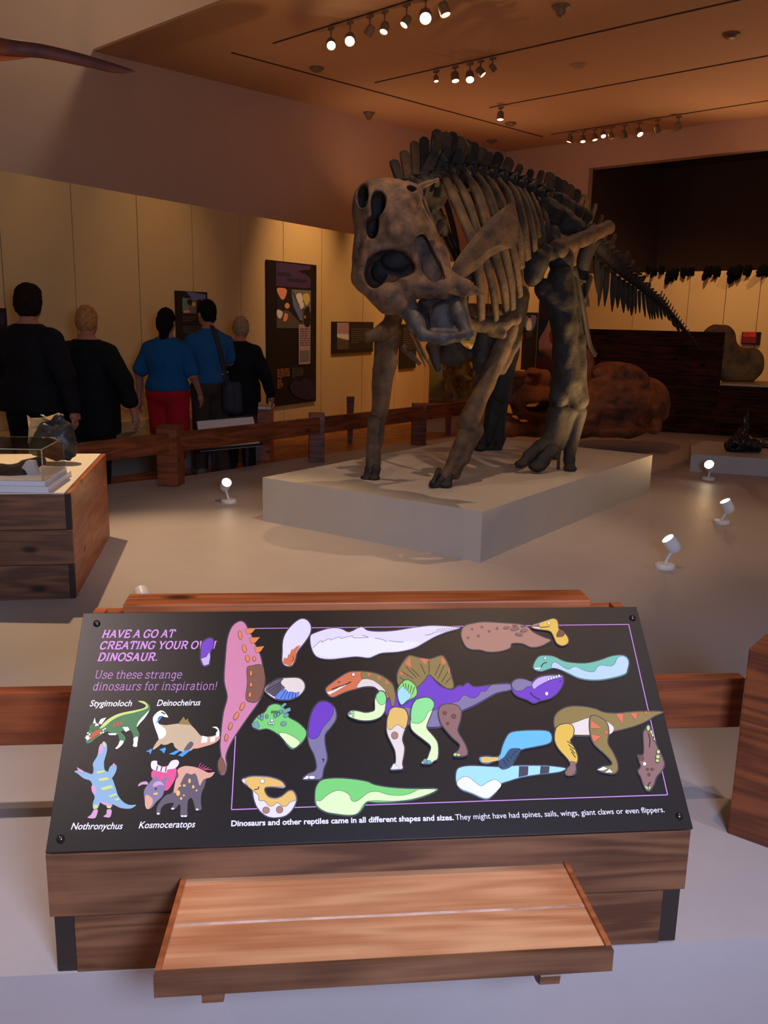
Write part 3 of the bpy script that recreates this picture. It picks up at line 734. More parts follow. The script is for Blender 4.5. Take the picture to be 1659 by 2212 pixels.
# ---------------------------------------------------------------- magnetic dinosaur pieces lying on the sign
MC = {k: mat('magnet_' + k, rgb(*c), 0.45, spec=0.4) for k, c in dict(
    out=(30, 22, 40), edge=(120, 112, 120), pink=(206, 128, 150), brown=(128, 84, 62), orange=(228, 130, 70), cream=(232, 212, 190), white=(240, 232, 224),
    lilacw=(232, 218, 226), rust=(214, 112, 66), slate=(96, 84, 92), blue=(96, 132, 212), green=(122, 206, 104), grass=(142, 216, 100), pale=(226, 244, 168),
    teal=(112, 160, 150), purple=(112, 58, 172), grey=(128, 116, 142), olive=(142, 118, 62), coral=(222, 112, 74), sky=(166, 216, 240), blu2=(104, 184, 226),
    navy=(46, 74, 98), dgrey=(66, 62, 72), yellow=(228, 182, 70), gold=(232, 184, 92), tan=(172, 122, 98), tan2=(140, 100, 90), dtan=(116, 72, 52),
    seaf=(112, 184, 152), pblue=(186, 208, 228), lilac=(196, 170, 232), mint=(140, 222, 128), eye=(236, 236, 230), pine=(52, 96, 50), dgreen=(64, 116, 70),
    red=(200, 66, 40), steelb=(132, 168, 190), sand=(196, 170, 130), hotpink=(222, 80, 130), rosy=(206, 150, 180), ygreen=(196, 208, 110), bbelly=(216, 160, 130), vivid=(72, 150, 232)).items()}
MK = list(MC.keys()); MI = {k: i for i, k in enumerate(MK)}
def inset(poly, d):
    n = len(poly); ar = sum(poly[i][0] * poly[(i + 1) % n][1] - poly[(i + 1) % n][0] * poly[i][1] for i in range(n)); s = 1 if ar > 0 else -1
    out = []
    for i in range(n):
        a, b, c = np.array(poly[i - 1]), np.array(poly[i]), np.array(poly[(i + 1) % n])
        u = (b - a) / (np.linalg.norm(b - a) + 1e-9); w = (c - b) / (np.linalg.norm(c - b) + 1e-9)
        nn = np.array([-(u[1] + w[1]), u[0] + w[0]]); L = np.linalg.norm(nn)
        nn = nn / L if L > 1e-6 else np.array([-u[1], u[0]])
        out.append(b + nn * s * d)
    return out
def flatpts(cr, pts):
    f = CR[cr]; return [np.array(f(pts[i], pts[i + 1])) for i in range(0, len(pts), 2)]
def ell(cr, cx, cy, rx, ry, rot=0, n=14):
    f = CR[cr]; r = math.radians(rot)
    return [np.array(f(cx + rx * math.cos(t) * math.cos(r) - ry * math.sin(t) * math.sin(r), cy + rx * math.cos(t) * math.sin(r) + ry * math.sin(t) * math.cos(r))) for t in [2 * math.pi * k / n for k in range(n)]]
def art(mb, cr, layers, z0, dz=0.00012):
    """layer: (colour, kind, data[, outlined]); kind s smooth blob, p straight polygon, e ellipse, l stroke"""
    z = z0
    for ly in layers:
        col, kind, d = ly[:3]; ol = ly[3] if len(ly) > 3 else 0
        z += dz
        if kind == 'e': P = ell(cr, *d)
        elif kind == 's': P = catmull(flatpts(cr, d), 3, True)
        elif kind == 'p': P = flatpts(cr, d)
        elif kind == 'l':
            Q = flatpts(cr, d[1:]); Q = catmull(Q, 3) if len(Q) > 2 else Q
            w = d[0] * 0.00025; Lf = []; Rt = []
            for i in range(len(Q)):
                t = Q[min(i + 1, len(Q) - 1)] - Q[max(i - 1, 0)]; t = t / (np.linalg.norm(t) + 1e-9); nn = np.array([-t[1], t[0]]) * w
                Lf.append(Q[i] + nn); Rt.append(Q[i] - nn)
            P = Lf + Rt[::-1]
        if ol:
            v, f = flat_vf(inset(P, -0.0009), z); mb.add(v, f, MI['out']); z += dz
        v, f = flat_vf(P, z); mb.add(v, f, MI[col])
    return z
MATL = [MC[k] for k in MK]
_mz = [0.0006]
def magnet(cr, outline, fill, layers, label, z=0.0008, th=0.0014, smooth=True, m=0.0034):
    P = flatpts(cr, outline)
    if smooth: P = catmull(P, 3, True)
    mb = MB(); v, f = prism_vf(inset(P, -m * 0.55), z, z + th)
    mb.add(v, f, MI['edge'])
    v, f = flat_vf(inset(P, -m * 0.38), z + th + .00004); mb.add(v, f, MI['out'])
    v, f = flat_vf(inset(P, m * 0.12), z + th + .00016); mb.add(v, f, MI[fill])
    art(mb, cr, layers, z + th + .0002)
    # keep only the materials used
    used = sorted(set(mb.fm)); mp = {u: i for i, u in enumerate(used)}
    me = mkmesh('dinosaur_magnet', mb.v, mb.f, [MATL[u] for u in used], False, [mp[i] for i in mb.fm])
    o = obj('dinosaur_magnet', me, None, SF)
    tag(o, label, 'magnet', 'dinosaur part magnets on the sign')
    return o
Z1, Z2, Z3 = 0.0006, 0.0026, 0.0046
magnet('a', [1345,450, 1385,455, 1392,510, 1365,560, 1362,620, 1355,660, 1312,672, 1290,620, 1290,560, 1300,490], 'purple',
       [('lilac', 'p', [1290,615, 1335,600, 1360,560, 1365,600, 1354,658, 1313,670], 1)], 'small purple magnet with lilac foot covering the letters of the heading', Z1)
magnet('b', [300,190, 345,205, 370,245, 405,310, 440,400, 490,500, 515,600, 540,740, 525,860, 480,960, 380,1100, 290,1230, 220,1340, 175,1440, 165,1500, 175,1560, 160,1640, 125,1655, 95,1610, 95,1530, 125,1480, 115,1380, 130,1200, 150,1050, 185,910, 155,760, 165,560, 185,360, 230,240], 'pink',
       [('orange', 'p', [350,265, 455,255, 420,300, 372,312], 1), ('orange', 'p', [392,348, 495,342, 450,395, 412,402], 1), ('orange', 'p', [440,440, 535,428, 500,480, 460,492], 1),
        ('brown', 's', [370,640, 410,618, 515,610, 540,740, 520,870, 475,950, 420,965, 360,930, 375,780], 1)] +
       [('orange', 'e', (a, b, c, d, r), 1) for a, b, c, d, r in ((305,322,16,42,-8), (345,452,18,38,-18), (376,548,18,32,-12), (440,550,14,22,-8), (408,690,12,26,4), (408,800,13,20,0), (398,896,13,24,6), (326,1006,16,40,24), (268,1098,16,40,28), (213,1196,14,34,18), (174,1304,13,32,10))] +
       [('brown', 's', [125,1490, 160,1560, 155,1630, 125,1645, 97,1600, 98,1530], 1)], 'long pink armoured body magnet with orange spikes and brown patch', Z1)
magnet('b', [895,165, 950,185, 980,240, 970,310, 920,390, 850,480, 830,560, 785,620, 712,592, 710,480, 715,370, 755,280, 830,200], 'lilacw',
       [('rust', 'p', [885,415, 850,432, 860,415, 805,465, 800,450, 775,510, 765,505, 755,540, 735,545, 725,530, 712,592, 785,622, 830,560, 845,480], 0), ('out', 'l', (3, 805,520, 815,550, 795,575))], 'white wing magnet with orange brown base at top of the sign', Z1)
magnet('c', [-478,330, -440,300, -330,262, -250,250, -180,262, -110,290, 0,240, 60,275, 180,285, 330,275, 480,250, 640,230, 760,232, 860,238, 935,250, 800,290, 700,330, 600,385, 500,440, 350,475, 200,485, 130,510, 70,532, -40,520, -150,530, -300,545, -420,520, -470,430], 'lilacw',
       [('white', 'p', [-455,440, -420,400, -380,370, -370,385, -300,350, -290,365, -210,335, -200,350, -110,325, -90,340, -10,325, 80,340, 10,330, 130,345, 120,360, 180,345, 250,380, 260,365, 330,380, 320,390, 400,385, 420,375, 560,385, 470,435, 350,468, 200,478, 70,522, -50,510, -300,530, -420,505], 0),
        ('brown', 'l', (2.4, -455,440, -380,370, -370,388)), ('brown', 'l', (2.4, -370,386, -300,350, -290,366)), ('brown', 'l', (2.4, -290,366, -205,336, -190,352)), ('brown', 'l', (2.4, -190,352, -90,325, -70,345)), ('brown', 'l', (2.4, -70,345, 70,340, 10,320)), ('brown', 'l', (2.4, 130,345, 200,360, 240,380)), ('brown', 'l', (2.4, 260,372, 330,380, 400,385)), ('brown', 'l', (2.4, 600,320, 660,310, 690,290))] +
       [('brown', 'l', (1.8, x, 300 - (x - 700) * .1, x + 25, 255 - (x - 700) * .06)) for x in range(700, 900, 22)], 'long white feathered body magnet along the top of the sign', Z1)
magnet('c', [1050,210, 1160,195, 1340,205, 1480,215, 1560,235, 1620,290, 1720,340, 1780,360, 1770,380, 1690,420, 1600,430, 1520,395, 1420,395, 1400,440, 1300,470, 1200,475, 1120,455, 1040,450, 985,420, 945,330, 955,260, 990,225], 'tan',
       [('tan2', 'e', (a, b, c, d, r), 1) for a, b, c, d, r in ((1045,262,9,9,0), (1137,242,11,8,0), (1008,343,10,8,0), (1105,325,11,10,0), (1207,283,9,9,0), (1282,256,9,9,0), (1370,250,28,10,-12), (1447,262,38,12,-10), (1534,277,32,12,-10), (1486,314,32,11,8), (1450,232,20,6,0), (1525,238,20,6,0))], 'brown spotted body magnet with a pointed tail at the top edge', Z1)
magnet('d', [245,190, 320,165, 370,150, 405,165, 415,210, 420,240, 470,275, 500,320, 495,360, 450,380, 405,360, 380,310, 360,270, 330,250, 250,240, 190,225, 200,205], 'yellow',
       [('tan2', 'p', [190,215, 250,192, 262,222, 230,238, 200,230], 0), ('dtan', 's', [425,245, 465,262, 460,295, 425,305, 400,298], 1), ('eye', 'e', (336, 188, 10, 10, 0), 1), ('out', 'l', (4, 255,225, 300,222, 340,218)), ('white', 'p', [200,222, 260,226, 255,236, 205,232], 0)], 'yellow feathered raptor head magnet near the upper right corner', Z2)
magnet('d', [290,462, 380,470, 480,515, 640,528, 760,505, 880,465, 980,462, 1020,510, 1010,580, 985,625, 860,660, 730,675, 600,660, 500,615, 400,570, 340,575, 270,597, 212,580, 205,545, 240,480], 'seaf',
       [('pblue', 's', [360,565, 370,525, 400,522, 440,550, 500,582, 535,565, 570,558, 640,592, 720,602, 750,560, 790,545, 860,555, 900,530, 925,478, 980,470, 1015,512, 1005,578, 980,618, 860,652, 730,667, 600,652, 500,607, 400,570], 1), ('eye', 'e', (305, 485, 10, 9, 0), 1), ('out', 'l', (5, 270,560, 290,530, 320,522)), ('white', 'p', [215,568, 265,565, 260,578, 220,580], 0)], 'sea green long necked head magnet with a pale blue belly', Z1)
magnet('d', [20,700, 60,665, 120,665, 190,690, 240,650, 330,632, 430,630, 458,650, 450,720, 400,790, 340,830, 260,850, 205,868, 150,840, 60,805, 25,760], 'purple',
       [('grey', 's', [22,700, 60,668, 120,668, 188,692, 190,725, 150,730, 110,760, 60,765, 28,740], 1), ('lilac', 's', [195,710, 240,660, 330,637, 435,640, 440,650, 330,680, 250,720, 208,750], 1), ('eye', 'e', (316, 790, 13, 16, 0), 1), ('out', 'l', (5, 175,775, 200,810, 260,842)), ('out', 'l', (4, 425,690, 440,680))] +
       [('eye', 'e', (x, 668 - (x - 330) * .3, 9, 11, 0), 1) for x in (332, 354, 376, 398, 420)], 'purple toothed head magnet lying upside down', Z2)
magnet('c', [230,1050, 240,960, 275,870, 345,860, 420,880, 480,850, 560,780, 635,690, 670,720, 740,795, 850,835, 920,795, 960,800, 1005,768, 1060,805, 1180,795, 1330,775, 1410,780, 1420,830, 1280,865, 1160,930, 1050,990, 930,1045, 860,1120, 760,1180, 650,1190, 560,1180, 430,1160, 300,1100], 'purple',
       [('grey', 's', [222,1070, 300,1080, 420,1000, 520,1030, 680,1030, 800,980, 880,950, 920,940, 970,885, 1040,915, 1100,895, 1130,850, 1170,850, 1210,805, 1255,785, 1405,785, 1412,830, 1280,860, 1160,922, 1050,982, 930,1037, 850,1110, 760,1172, 650,1182, 560,1172, 430,1152, 300,1092], 1)], 'purple and grey dinosaur body magnet in the centre of the sign', Z1)
magnet('c', [340,690, 380,600, 440,520, 480,515, 560,535, 650,545, 740,515, 780,525, 820,600, 845,690, 870,790, 850,825, 790,810, 700,740, 640,690, 600,740, 540,800, 480,840, 400,850, 350,790], 'olive',
       [('coral', 'p', [412,585, 460,525, 472,628]), ('coral', 'p', [550,535, 635,547, 605,602]), ('coral', 'p', [758,518, 800,580, 755,602]), ('coral', 'p', [358,690, 385,655, 397,695]), ('coral', 'p', [810,675, 832,620, 835,675])] +
       [('out', 'l', (2.5, *p)) for p in ((380,660, 490,730), (420,615, 520,720), (470,630, 550,710), (560,590, 605,690), (640,560, 640,680), (745,590, 695,700), (780,610, 725,730), (820,660, 760,760), (845,720, 790,780), (360,720, 460,770))], 'olive fan shaped back sail magnet with orange triangles', Z2 - .001)
magnet('c', [360,800, 400,755, 450,750, 510,800, 525,870, 500,910, 440,940, 390,980, 365,970, 345,900, 340,850], 'grass',
       [('sky', 's', [365,965, 345,900, 350,850, 385,812, 400,810, 405,830, 420,825, 425,850, 440,845, 445,875, 460,870, 465,910, 430,940, 388,978], 1)] + [('out', 'l', (3, 390 + i * 28, 765 + i * 12, 400 + i * 20, 810 + i * 18)) for i in range(5)], 'small green and pale blue wing magnet on the purple body', Z3)
magnet('b', [1125,830, 1180,780, 1280,710, 1350,675, 1420,670, 1520,672, 1640,700, 1720,750, 1765,800, 1790,900, 1780,990, 1745,1000, 1725,940, 1680,890, 1640,870, 1590,820, 1500,815, 1430,830, 1350,850, 1270,880, 1200,912, 1160,905, 1130,870], 'rust',
       [('olive', 's', [1465,680, 1540,677, 1640,705, 1720,755, 1765,810, 1785,900, 1775,990, 1750,990, 1735,920, 1690,850, 1620,780, 1550,745, 1475,740], 1), ('cream', 's', [1420,825, 1440,780, 1475,745, 1550,748, 1620,785, 1690,855, 1660,880, 1590,818, 1500,812], 1),
        ('coral', 'p', [1520,685, 1560,690, 1530,720]), ('coral', 'p', [1615,705, 1650,730, 1622,755]), ('coral', 'p', [1700,740, 1725,790, 1690,790]), ('eye', 'e', (1386, 700, 14, 14, 0), 1),
        ('white', 'p', [1130,870, 1200,850, 1300,795, 1320,800, 1240,848, 1160,892]), ('out', 'l', (5, 1180,840, 1300,800, 1365,768)), ('out', 'l', (4, 1240,775, 1260,768))], 'orange crocodile snouted head magnet with curved striped neck', Z1)
magnet('b', [1640,860, 1680,875, 1700,930, 1690,1010, 1680,1060, 1640,1110, 1560,1140, 1460,1142, 1380,1120, 1340,1100, 1338,1070, 1370,1050, 1430,1055, 1500,1070, 1560,1060, 1590,1040, 1590,960, 1605,900], 'pale',
       [('mint', 's', [1605,905, 1640,868, 1680,880, 1698,940, 1680,985, 1640,990, 1610,950], 1), ('teal', 'p', [1340,1065, 1360,1062, 1365,1085, 1345,1090], 1)] + [('out', 'l', (3, 1370,1060 + i * 16, 1395,1062 + i * 16)) for i in range(4)], 'pale green bent arm magnet reaching under the orange head', Z3)
magnet('c', [290,1010, 350,1005, 410,1020, 440,1080, 435,1150, 400,1240, 385,1310, 405,1380, 400,1450, 385,1530, 390,1580, 340,1590, 275,1590, 300,1545, 325,1520, 320,1420, 290,1350, 245,1250, 240,1150, 260,1050], 'cream',
       [('gold', 's', [245,1190, 250,1100, 290,1015, 350,1008, 410,1025, 437,1085, 432,1150, 410,1202, 375,1185, 345,1165, 310,1185, 275,1215], 1), ('tan', 'e', (315, 1270, 30, 34, 0), 1), ('white', 'p', [278,1588, 305,1535, 330,1552, 300,1588], 1), ('white', 'p', [305,1585, 335,1548, 355,1585], 1)], 'cream leg magnet with a yellow thigh and one brown spot', Z3)
magnet('c', [520,930, 580,912, 640,915, 680,950, 680,1000, 660,1060, 620,1160, 620,1210, 680,1280, 720,1350, 720,1480, 680,1510, 650,1535, 570,1530, 590,1500, 620,1490, 640,1440, 655,1370, 590,1310, 500,1240, 465,1180, 470,1050, 490,970], 'pale',
       [('mint', 's', [472,1140, 470,1050, 492,970, 530,932, 585,915, 640,918, 680,955, 680,1000, 662,1030, 630,1045, 590,1120, 540,1155, 495,1150], 1), ('teal', 'e', (602, 1510, 20, 20, 0), 1), ('teal', 'e', (636, 1522, 22, 16, 0), 1)], 'pale yellow green leg magnet with a bright green thigh', Z3)
magnet('c', [760,985, 830,972, 900,985, 940,1040, 930,1130, 905,1220, 940,1290, 980,1360, 1000,1440, 950,1465, 870,1462, 895,1430, 920,1400, 925,1350, 860,1290, 790,1210, 745,1140, 728,1040], 'tan2',
       [('dtan', 'e', (785, 1058, 16, 16, 0), 1), ('dtan', 'e', (871, 1090, 20, 20, 0), 1), ('dtan', 'e', (813, 1157, 12, 12, 0), 1), ('ygreen', 'e', (885, 1450, 18, 14, 0), 1), ('ygreen', 'e', (915, 1454, 18, 12, 0), 1)], 'grey brown leg magnet with three dark spots', Z3)
magnet('b', [1060,960, 1120,955, 1180,985, 1215,1040, 1220,1120, 1170,1200, 1115,1270, 1115,1370, 1135,1500, 1100,1600, 1080,1690, 1000,1700, 905,1698, 950,1650, 1020,1620, 1035,1560, 1010,1460, 965,1370, 950,1260, 965,1140, 1000,1030], 'grey',
       [('purple', 's', [958,1250, 968,1140, 1005,1030, 1060,965, 1120,958, 1178,988, 1195,1050, 1165,1120, 1090,1210, 1050,1290, 1000,1312, 965,1295], 1), ('white', 'p', [905,1698, 940,1665, 965,1672, 950,1698], 1), ('white', 'e', (990, 1682, 30, 16, 0), 1), ('out', 'l', (4, 1085,1510, 1108,1508, 1095,1535))], 'tall grey leg magnet with a purple thigh', Z1)
magnet('b', [420,1170, 470,1100, 540,1060, 580,1000, 640,980, 700,1000, 760,1070, 770,1110, 860,1160, 935,1240, 920,1310, 870,1370, 810,1410, 760,1380, 700,1300, 640,1250, 560,1215, 480,1225, 430,1200], 'green',
       [('teal', 'p', [415,1168, 468,1142, 490,1190, 472,1222, 425,1200], 1), ('teal', 'p', [690,1000, 735,968, 748,985, 705,1020], 1), ('teal', 'p', [705,1040, 780,1015, 788,1045, 720,1075], 1), ('teal', 'e', (745, 1090, 26, 15, -30), 1), ('teal', 'e', (720, 1170, 26, 20, -10), 1),
        ('pale', 's', [675,1262, 740,1262, 820,1300, 875,1350, 822,1402, 770,1375, 715,1315], 1), ('eye', 'e', (608, 1140, 13, 13, 0), 1)] + [('teal', 'e', (x, y, 12, 18, 0), 1) for x, y in ((486, 1105), (515, 1090), (512, 1120), (560, 1100), (640, 1095), (668, 1080), (694, 1058))] + [('eye', 'e', (x, 1170, 9, 8, 0), 1) for x in (585, 603, 620)] +
       [('out', 'l', (3, 610 + 14 * i, 1050, 605 + 14 * i, 1075)) for i in range(5)], 'green armoured head magnet with grey green horns', Z1)
magnet('b', [740,735, 860,735, 915,780, 918,840, 870,900, 790,940, 700,945, 630,930, 550,870, 545,830, 600,780, 660,745], 'cream',
       [('slate', 's', [548,850, 600,785, 660,750, 715,742, 690,770, 700,800, 730,830, 680,860, 640,910, 600,890], 1), ('blue', 's', [640,925, 680,870, 735,845, 760,870, 800,870, 840,880, 868,870, 850,905, 790,935, 700,942], 1)] + [('out', 'l', (3, 735 + 25 * i, 860 + 4 * i, 690 + 36 * i, 935 - i * 2)) for i in range(5)] + [('out', 'l', (2.5, 560 + i * 20, 850 + 18 * i, 700, 770 + 20 * i)) for i in range(4)], 'small wing magnet in cream, grey brown and blue', Z2)
magnet('b', [330,1695, 400,1672, 500,1670, 600,1680, 700,1715, 735,1760, 715,1780, 640,1775, 560,1775, 540,1800, 570,1860, 640,1880, 700,1860, 760,1812, 810,1810, 840,1860, 840,1910, 800,1990, 730,2050, 620,2065, 540,2040, 470,1970, 435,1880, 420,1800, 370,1760, 325,1715], 'lilacw',
       [('gold', 's', [345,1700, 400,1680, 500,1678, 600,1688, 700,1722, 725,1765, 640,1768, 560,1768, 535,1800, 565,1865, 640,1888, 700,1868, 760,1820, 808,1818, 834,1865, 832,1900, 780,1915, 750,1950, 710,1955, 660,1920, 620,1950, 580,1950, 540,1905, 485,1900, 480,1850, 420,1800, 380,1765], 1),
        ('lilacw', 'p', [322,1712, 345,1690, 355,1745, 335,1730], 1), ('eye', 'e', (516, 1718, 20, 20, 0), 1), ('tan', 'e', (553, 1995, 32, 30, 0), 1), ('tan', 'e', (682, 1990, 30, 32, 0), 1), ('out', 'l', (4, 440,1800, 480,1790, 480,1770))], 'yellow crested flying reptile head magnet at the lower edge', Z1)
magnet('c', [-425,1755, -380,1690, -300,1670, -180,1668, -50,1680, 60,1700, 130,1730, 280,1755, 450,1765, 560,1765, 720,1768, 640,1820, 480,1870, 300,1890, 150,1895, 60,1890, 20,1940, -30,2000, -110,2020, -250,2005, -340,1985, -420,1930, -435,1850], 'green',
       [('pale', 's', [-420,1880, -380,1880, -310,1820, -230,1785, -160,1795, -110,1830, -90,1880, -40,1885, 20,1840, 80,1800, 160,1795, 260,1825, 380,1830, 470,1810, 555,1772, 700,1775, 640,1812, 480,1862, 300,1882, 60,1882, -30,1992, -110,2012, -250,1998, -340,1978, -412,1925], 1)], 'green body magnet with a pale yellow belly at the lower edge', Z1)
magnet('d', [-448,1440, -400,1410, -300,1402, -100,1412, 0,1405, 100,1400, 300,1402, 400,1410, 480,1425, 420,1455, 250,1475, 100,1500, 0,1530, -80,1560, -110,1620, -170,1680, -230,1680, -320,1640, -420,1600, -455,1530], 'sky',
       [('white', 's', [-448,1545, -400,1500, -350,1500, -290,1545, -240,1575, -180,1540, -120,1520, -70,1560, -100,1610, -170,1672, -230,1672, -320,1632, -420,1592], 1), ('dgrey', 'p', [85,1408, 160,1408, 155,1480, 80,1498], 1), ('dgrey', 'p', [268,1408, 340,1410, 335,1460, 262,1470], 1), ('dgrey', 'p', [-25,1412, 30,1410, 30,1512, -30,1535], 1), ('blu2', 'p', [-20, 1500, 20, 1500, 20, 1512, -20,1525])][:3] + [], 'light blue body magnet with white belly and dark tail bands', Z1)
magnet('c', [1420,1235, 1560,1220, 1740,1222, 1790,1260, 1790,1320, 1740,1350, 1620,1375, 1510,1400, 1470,1460, 1410,1550, 1340,1580, 1300,1555, 1290,1500, 1200,1530, 1130,1520, 1115,1475, 1180,1462, 1295,1465, 1330,1370, 1370,1280], 'blu2',
       [('navy', 's', [1310,1560, 1300,1510, 1350,1470, 1400,1400, 1450,1390, 1505,1400, 1470,1455, 1405,1545, 1345,1572], 1), ('gold', 'p', [1125,1470, 1290,1472, 1292,1500, 1200,1522, 1135,1522], 1)] + [('out', 'l', (3, 1340 + 26 * i, 1500 - 20 * i, 1370 + 24 * i, 1550 - 32 * i)) for i in range(6)], 'bright blue winged arm magnet with a yellow hand', Z2)
magnet('d', [385,990, 440,925, 530,895, 650,900, 740,920, 800,945, 900,955, 1050,942, 1180,938, 1310,942, 1240,975, 1150,1030, 1040,1070, 900,1105, 850,1110, 845,1140, 700,1145, 530,1140, 400,1100], 'olive',
       [('cream', 's', [400,1070, 540,1040, 690,990, 800,1010, 880,1060, 888,1100, 845,1135, 700,1138, 530,1133, 430,1100], 1), ('coral', 'p', [908,960, 972,958, 965,1050], 1), ('coral', 'p', [1030,955, 1088,950, 1080,1015], 1), ('coral', 'p', [1145,942, 1174,940, 1170,972], 1)], 'olive dinosaur body magnet with a long tail crossing the right border', Z1)
magnet('d', [400,1080, 460,1048, 520,1050, 548,1090, 540,1150, 515,1190, 545,1240, 575,1310, 578,1360, 560,1400, 565,1440, 550,1478, 480,1480, 490,1430, 520,1400, 500,1350, 420,1260, 385,1180], 'yellow',
       [('tan2', 'p', [520,1365, 560,1372, 565,1440, 550,1475, 482,1478, 492,1428, 512,1410], 1)] + [('out', 'l', (4, 490 + 12 * i, 1195 + 30 * i, 545 + 6 * i, 1230 + 35 * i)) for i in range(4)], 'yellow feathered leg magnet with a brown foot', Z2)
magnet('d', [690,985, 740,978, 800,1010, 835,1050, 845,1120, 835,1210, 880,1290, 915,1370, 920,1440, 890,1470, 830,1465, 750,1440, 800,1410, 850,1405, 875,1380, 820,1310, 740,1240, 700,1180, 682,1080], 'olive',
       [('coral', 'p', [695,1015, 785,1085, 690,1085], 1), ('coral', 'p', [832,1100, 835,1140, 802,1122], 1), ('coral', 'p', [692,1135, 780,1155, 715,1205], 1), ('white', 'p', [745,1440, 800,1412, 835,1430, 790,1448], 1), ('white', 'p', [812,1465, 850,1432, 878,1462], 1)], 'olive leg magnet with orange triangles', Z2)
magnet('d', [1180,1055, 1200,1085, 1215,1130, 1235,1190, 1270,1270, 1300,1330, 1318,1390, 1300,1440, 1250,1500, 1230,1560, 1195,1615, 1165,1610, 1140,1560, 1120,1500, 1095,1450, 1120,1410, 1100,1350, 1095,1315, 1140,1310, 1145,1240, 1140,1130, 1160,1090], 'tan2',
       [('dtan', 'e', (1120, 1338, 22, 22, 0), 1), ('eye', 'e', (1150, 1388, 14, 16, 0), 1), ('dtan', 'e', (1175, 1434, 9, 10, 0), 1), ('dtan', 'e', (1214, 1434, 12, 10, 0), 1), ('dtan', 'e', (1187, 1480, 10, 11, 0), 1), ('ygreen', 'p', [1145,1580, 1205,1585, 1182,1618], 1), ('out', 'l', (4, 1180,1130, 1195,1180, 1190,1250)), ('out', 'l', (4, 1182,1612, 1180,1570, 1200,1545))] +
       [('ygreen', 'e', (a, b, c, d, r), 1) for a, b, c, d, r in ((1180,1085,14,22,0), (1205,1120,9,17,-10), (1216,1146,8,14,-10), (1231,1180,7,10,0), (1265,1288,14,16,0), (1260,1330,16,16,0), (1256,1364,15,12,20))], 'brown toothed head magnet standing upside down at the right border', Z2)
M_tail = magnet('d', [80,1408, 165,1404, 158,1482, 76,1500], 'dgrey', [], 'x', Z2) if False else None

# printed pictures of four dinosaurs
def illus(name, layers):
    mb = MB(); art(mb, 'a', layers, 0.0003, 0.00008)
    used = sorted(set(mb.fm)); mp = {u: i for i, u in enumerate(used)}
    me = mkmesh(name, mb.v, mb.f, [MATL[u] for u in used], False, [mp[i] for i in mb.fm])
    return obj(name, me, sign, SF)
illus('printed_dinosaur', [
    ('dgreen', 's', [780,955, 830,955, 872,985, 875,1030, 840,1080, 800,1130, 770,1170, 790,1215, 785,1250, 765,1262, 740,1240, 735,1210, 690,1170, 680,1190, 640,1200, 670,1235, 680,1260, 660,1290, 630,1270, 620,1230, 580,1220, 530,1200, 490,1225, 440,1255, 400,1290, 365,1295, 360,1260, 385,1190, 400,1150, 440,1135, 480,1165, 540,1110, 600,1070, 680,1045, 760,1030, 830,1010, 845,985, 820,968]),
    ('ygreen', 's', [780,955, 830,957, 860,990, 850,1015, 760,1045, 650,1070, 570,1110, 510,1160, 470,1175, 520,1115, 600,1066, 680,1043, 760,1028, 828,1010, 842,985]),
    ('white', 's', [872,1030, 840,1085, 800,1130, 770,1165, 785,1120, 830,1070]), ('white', 'p', [535,1215, 610,1215, 600,1230, 550,1230]), ('white', 'p', [655,1165, 700,1165, 712,1190, 680,1205]),
    ('white', 's', [635,1275, 665,1280, 650,1310, 615,1340, 598,1338, 620,1310]), ('white', 's', [745,1255, 780,1245, 775,1300, 770,1325, 740,1320, 745,1290]),
    ('pine', 'e', (425, 1170, 40, 34, 0)), ('white', 'p', [415,1135, 430,1090, 442,1135]), ('white', 'p', [460,1135, 480,1100, 525,1088, 485,1145]), ('white', 'p', [440,1130, 432,1160, 470,1150]),
    ('red', 's', [395,1240, 440,1195, 480,1190, 470,1220, 420,1250, 400,1270]), ('red', 'e', (588, 1150, 9, 20, -10)), ('red', 'e', (618, 1142, 9, 20, -10)), ('red', 'e', (645, 1134, 9, 16, -10)),
    ('white', 'p', [350,1250, 390,1230, 380,1252, 400,1250, 372,1275])] + [('white', 'e', (x, y, 7, 7, 0)) for x, y in ((375,1215), (390,1225), (500,1190), (515,1180), (480,1215), (500,1210), (368,1240))])
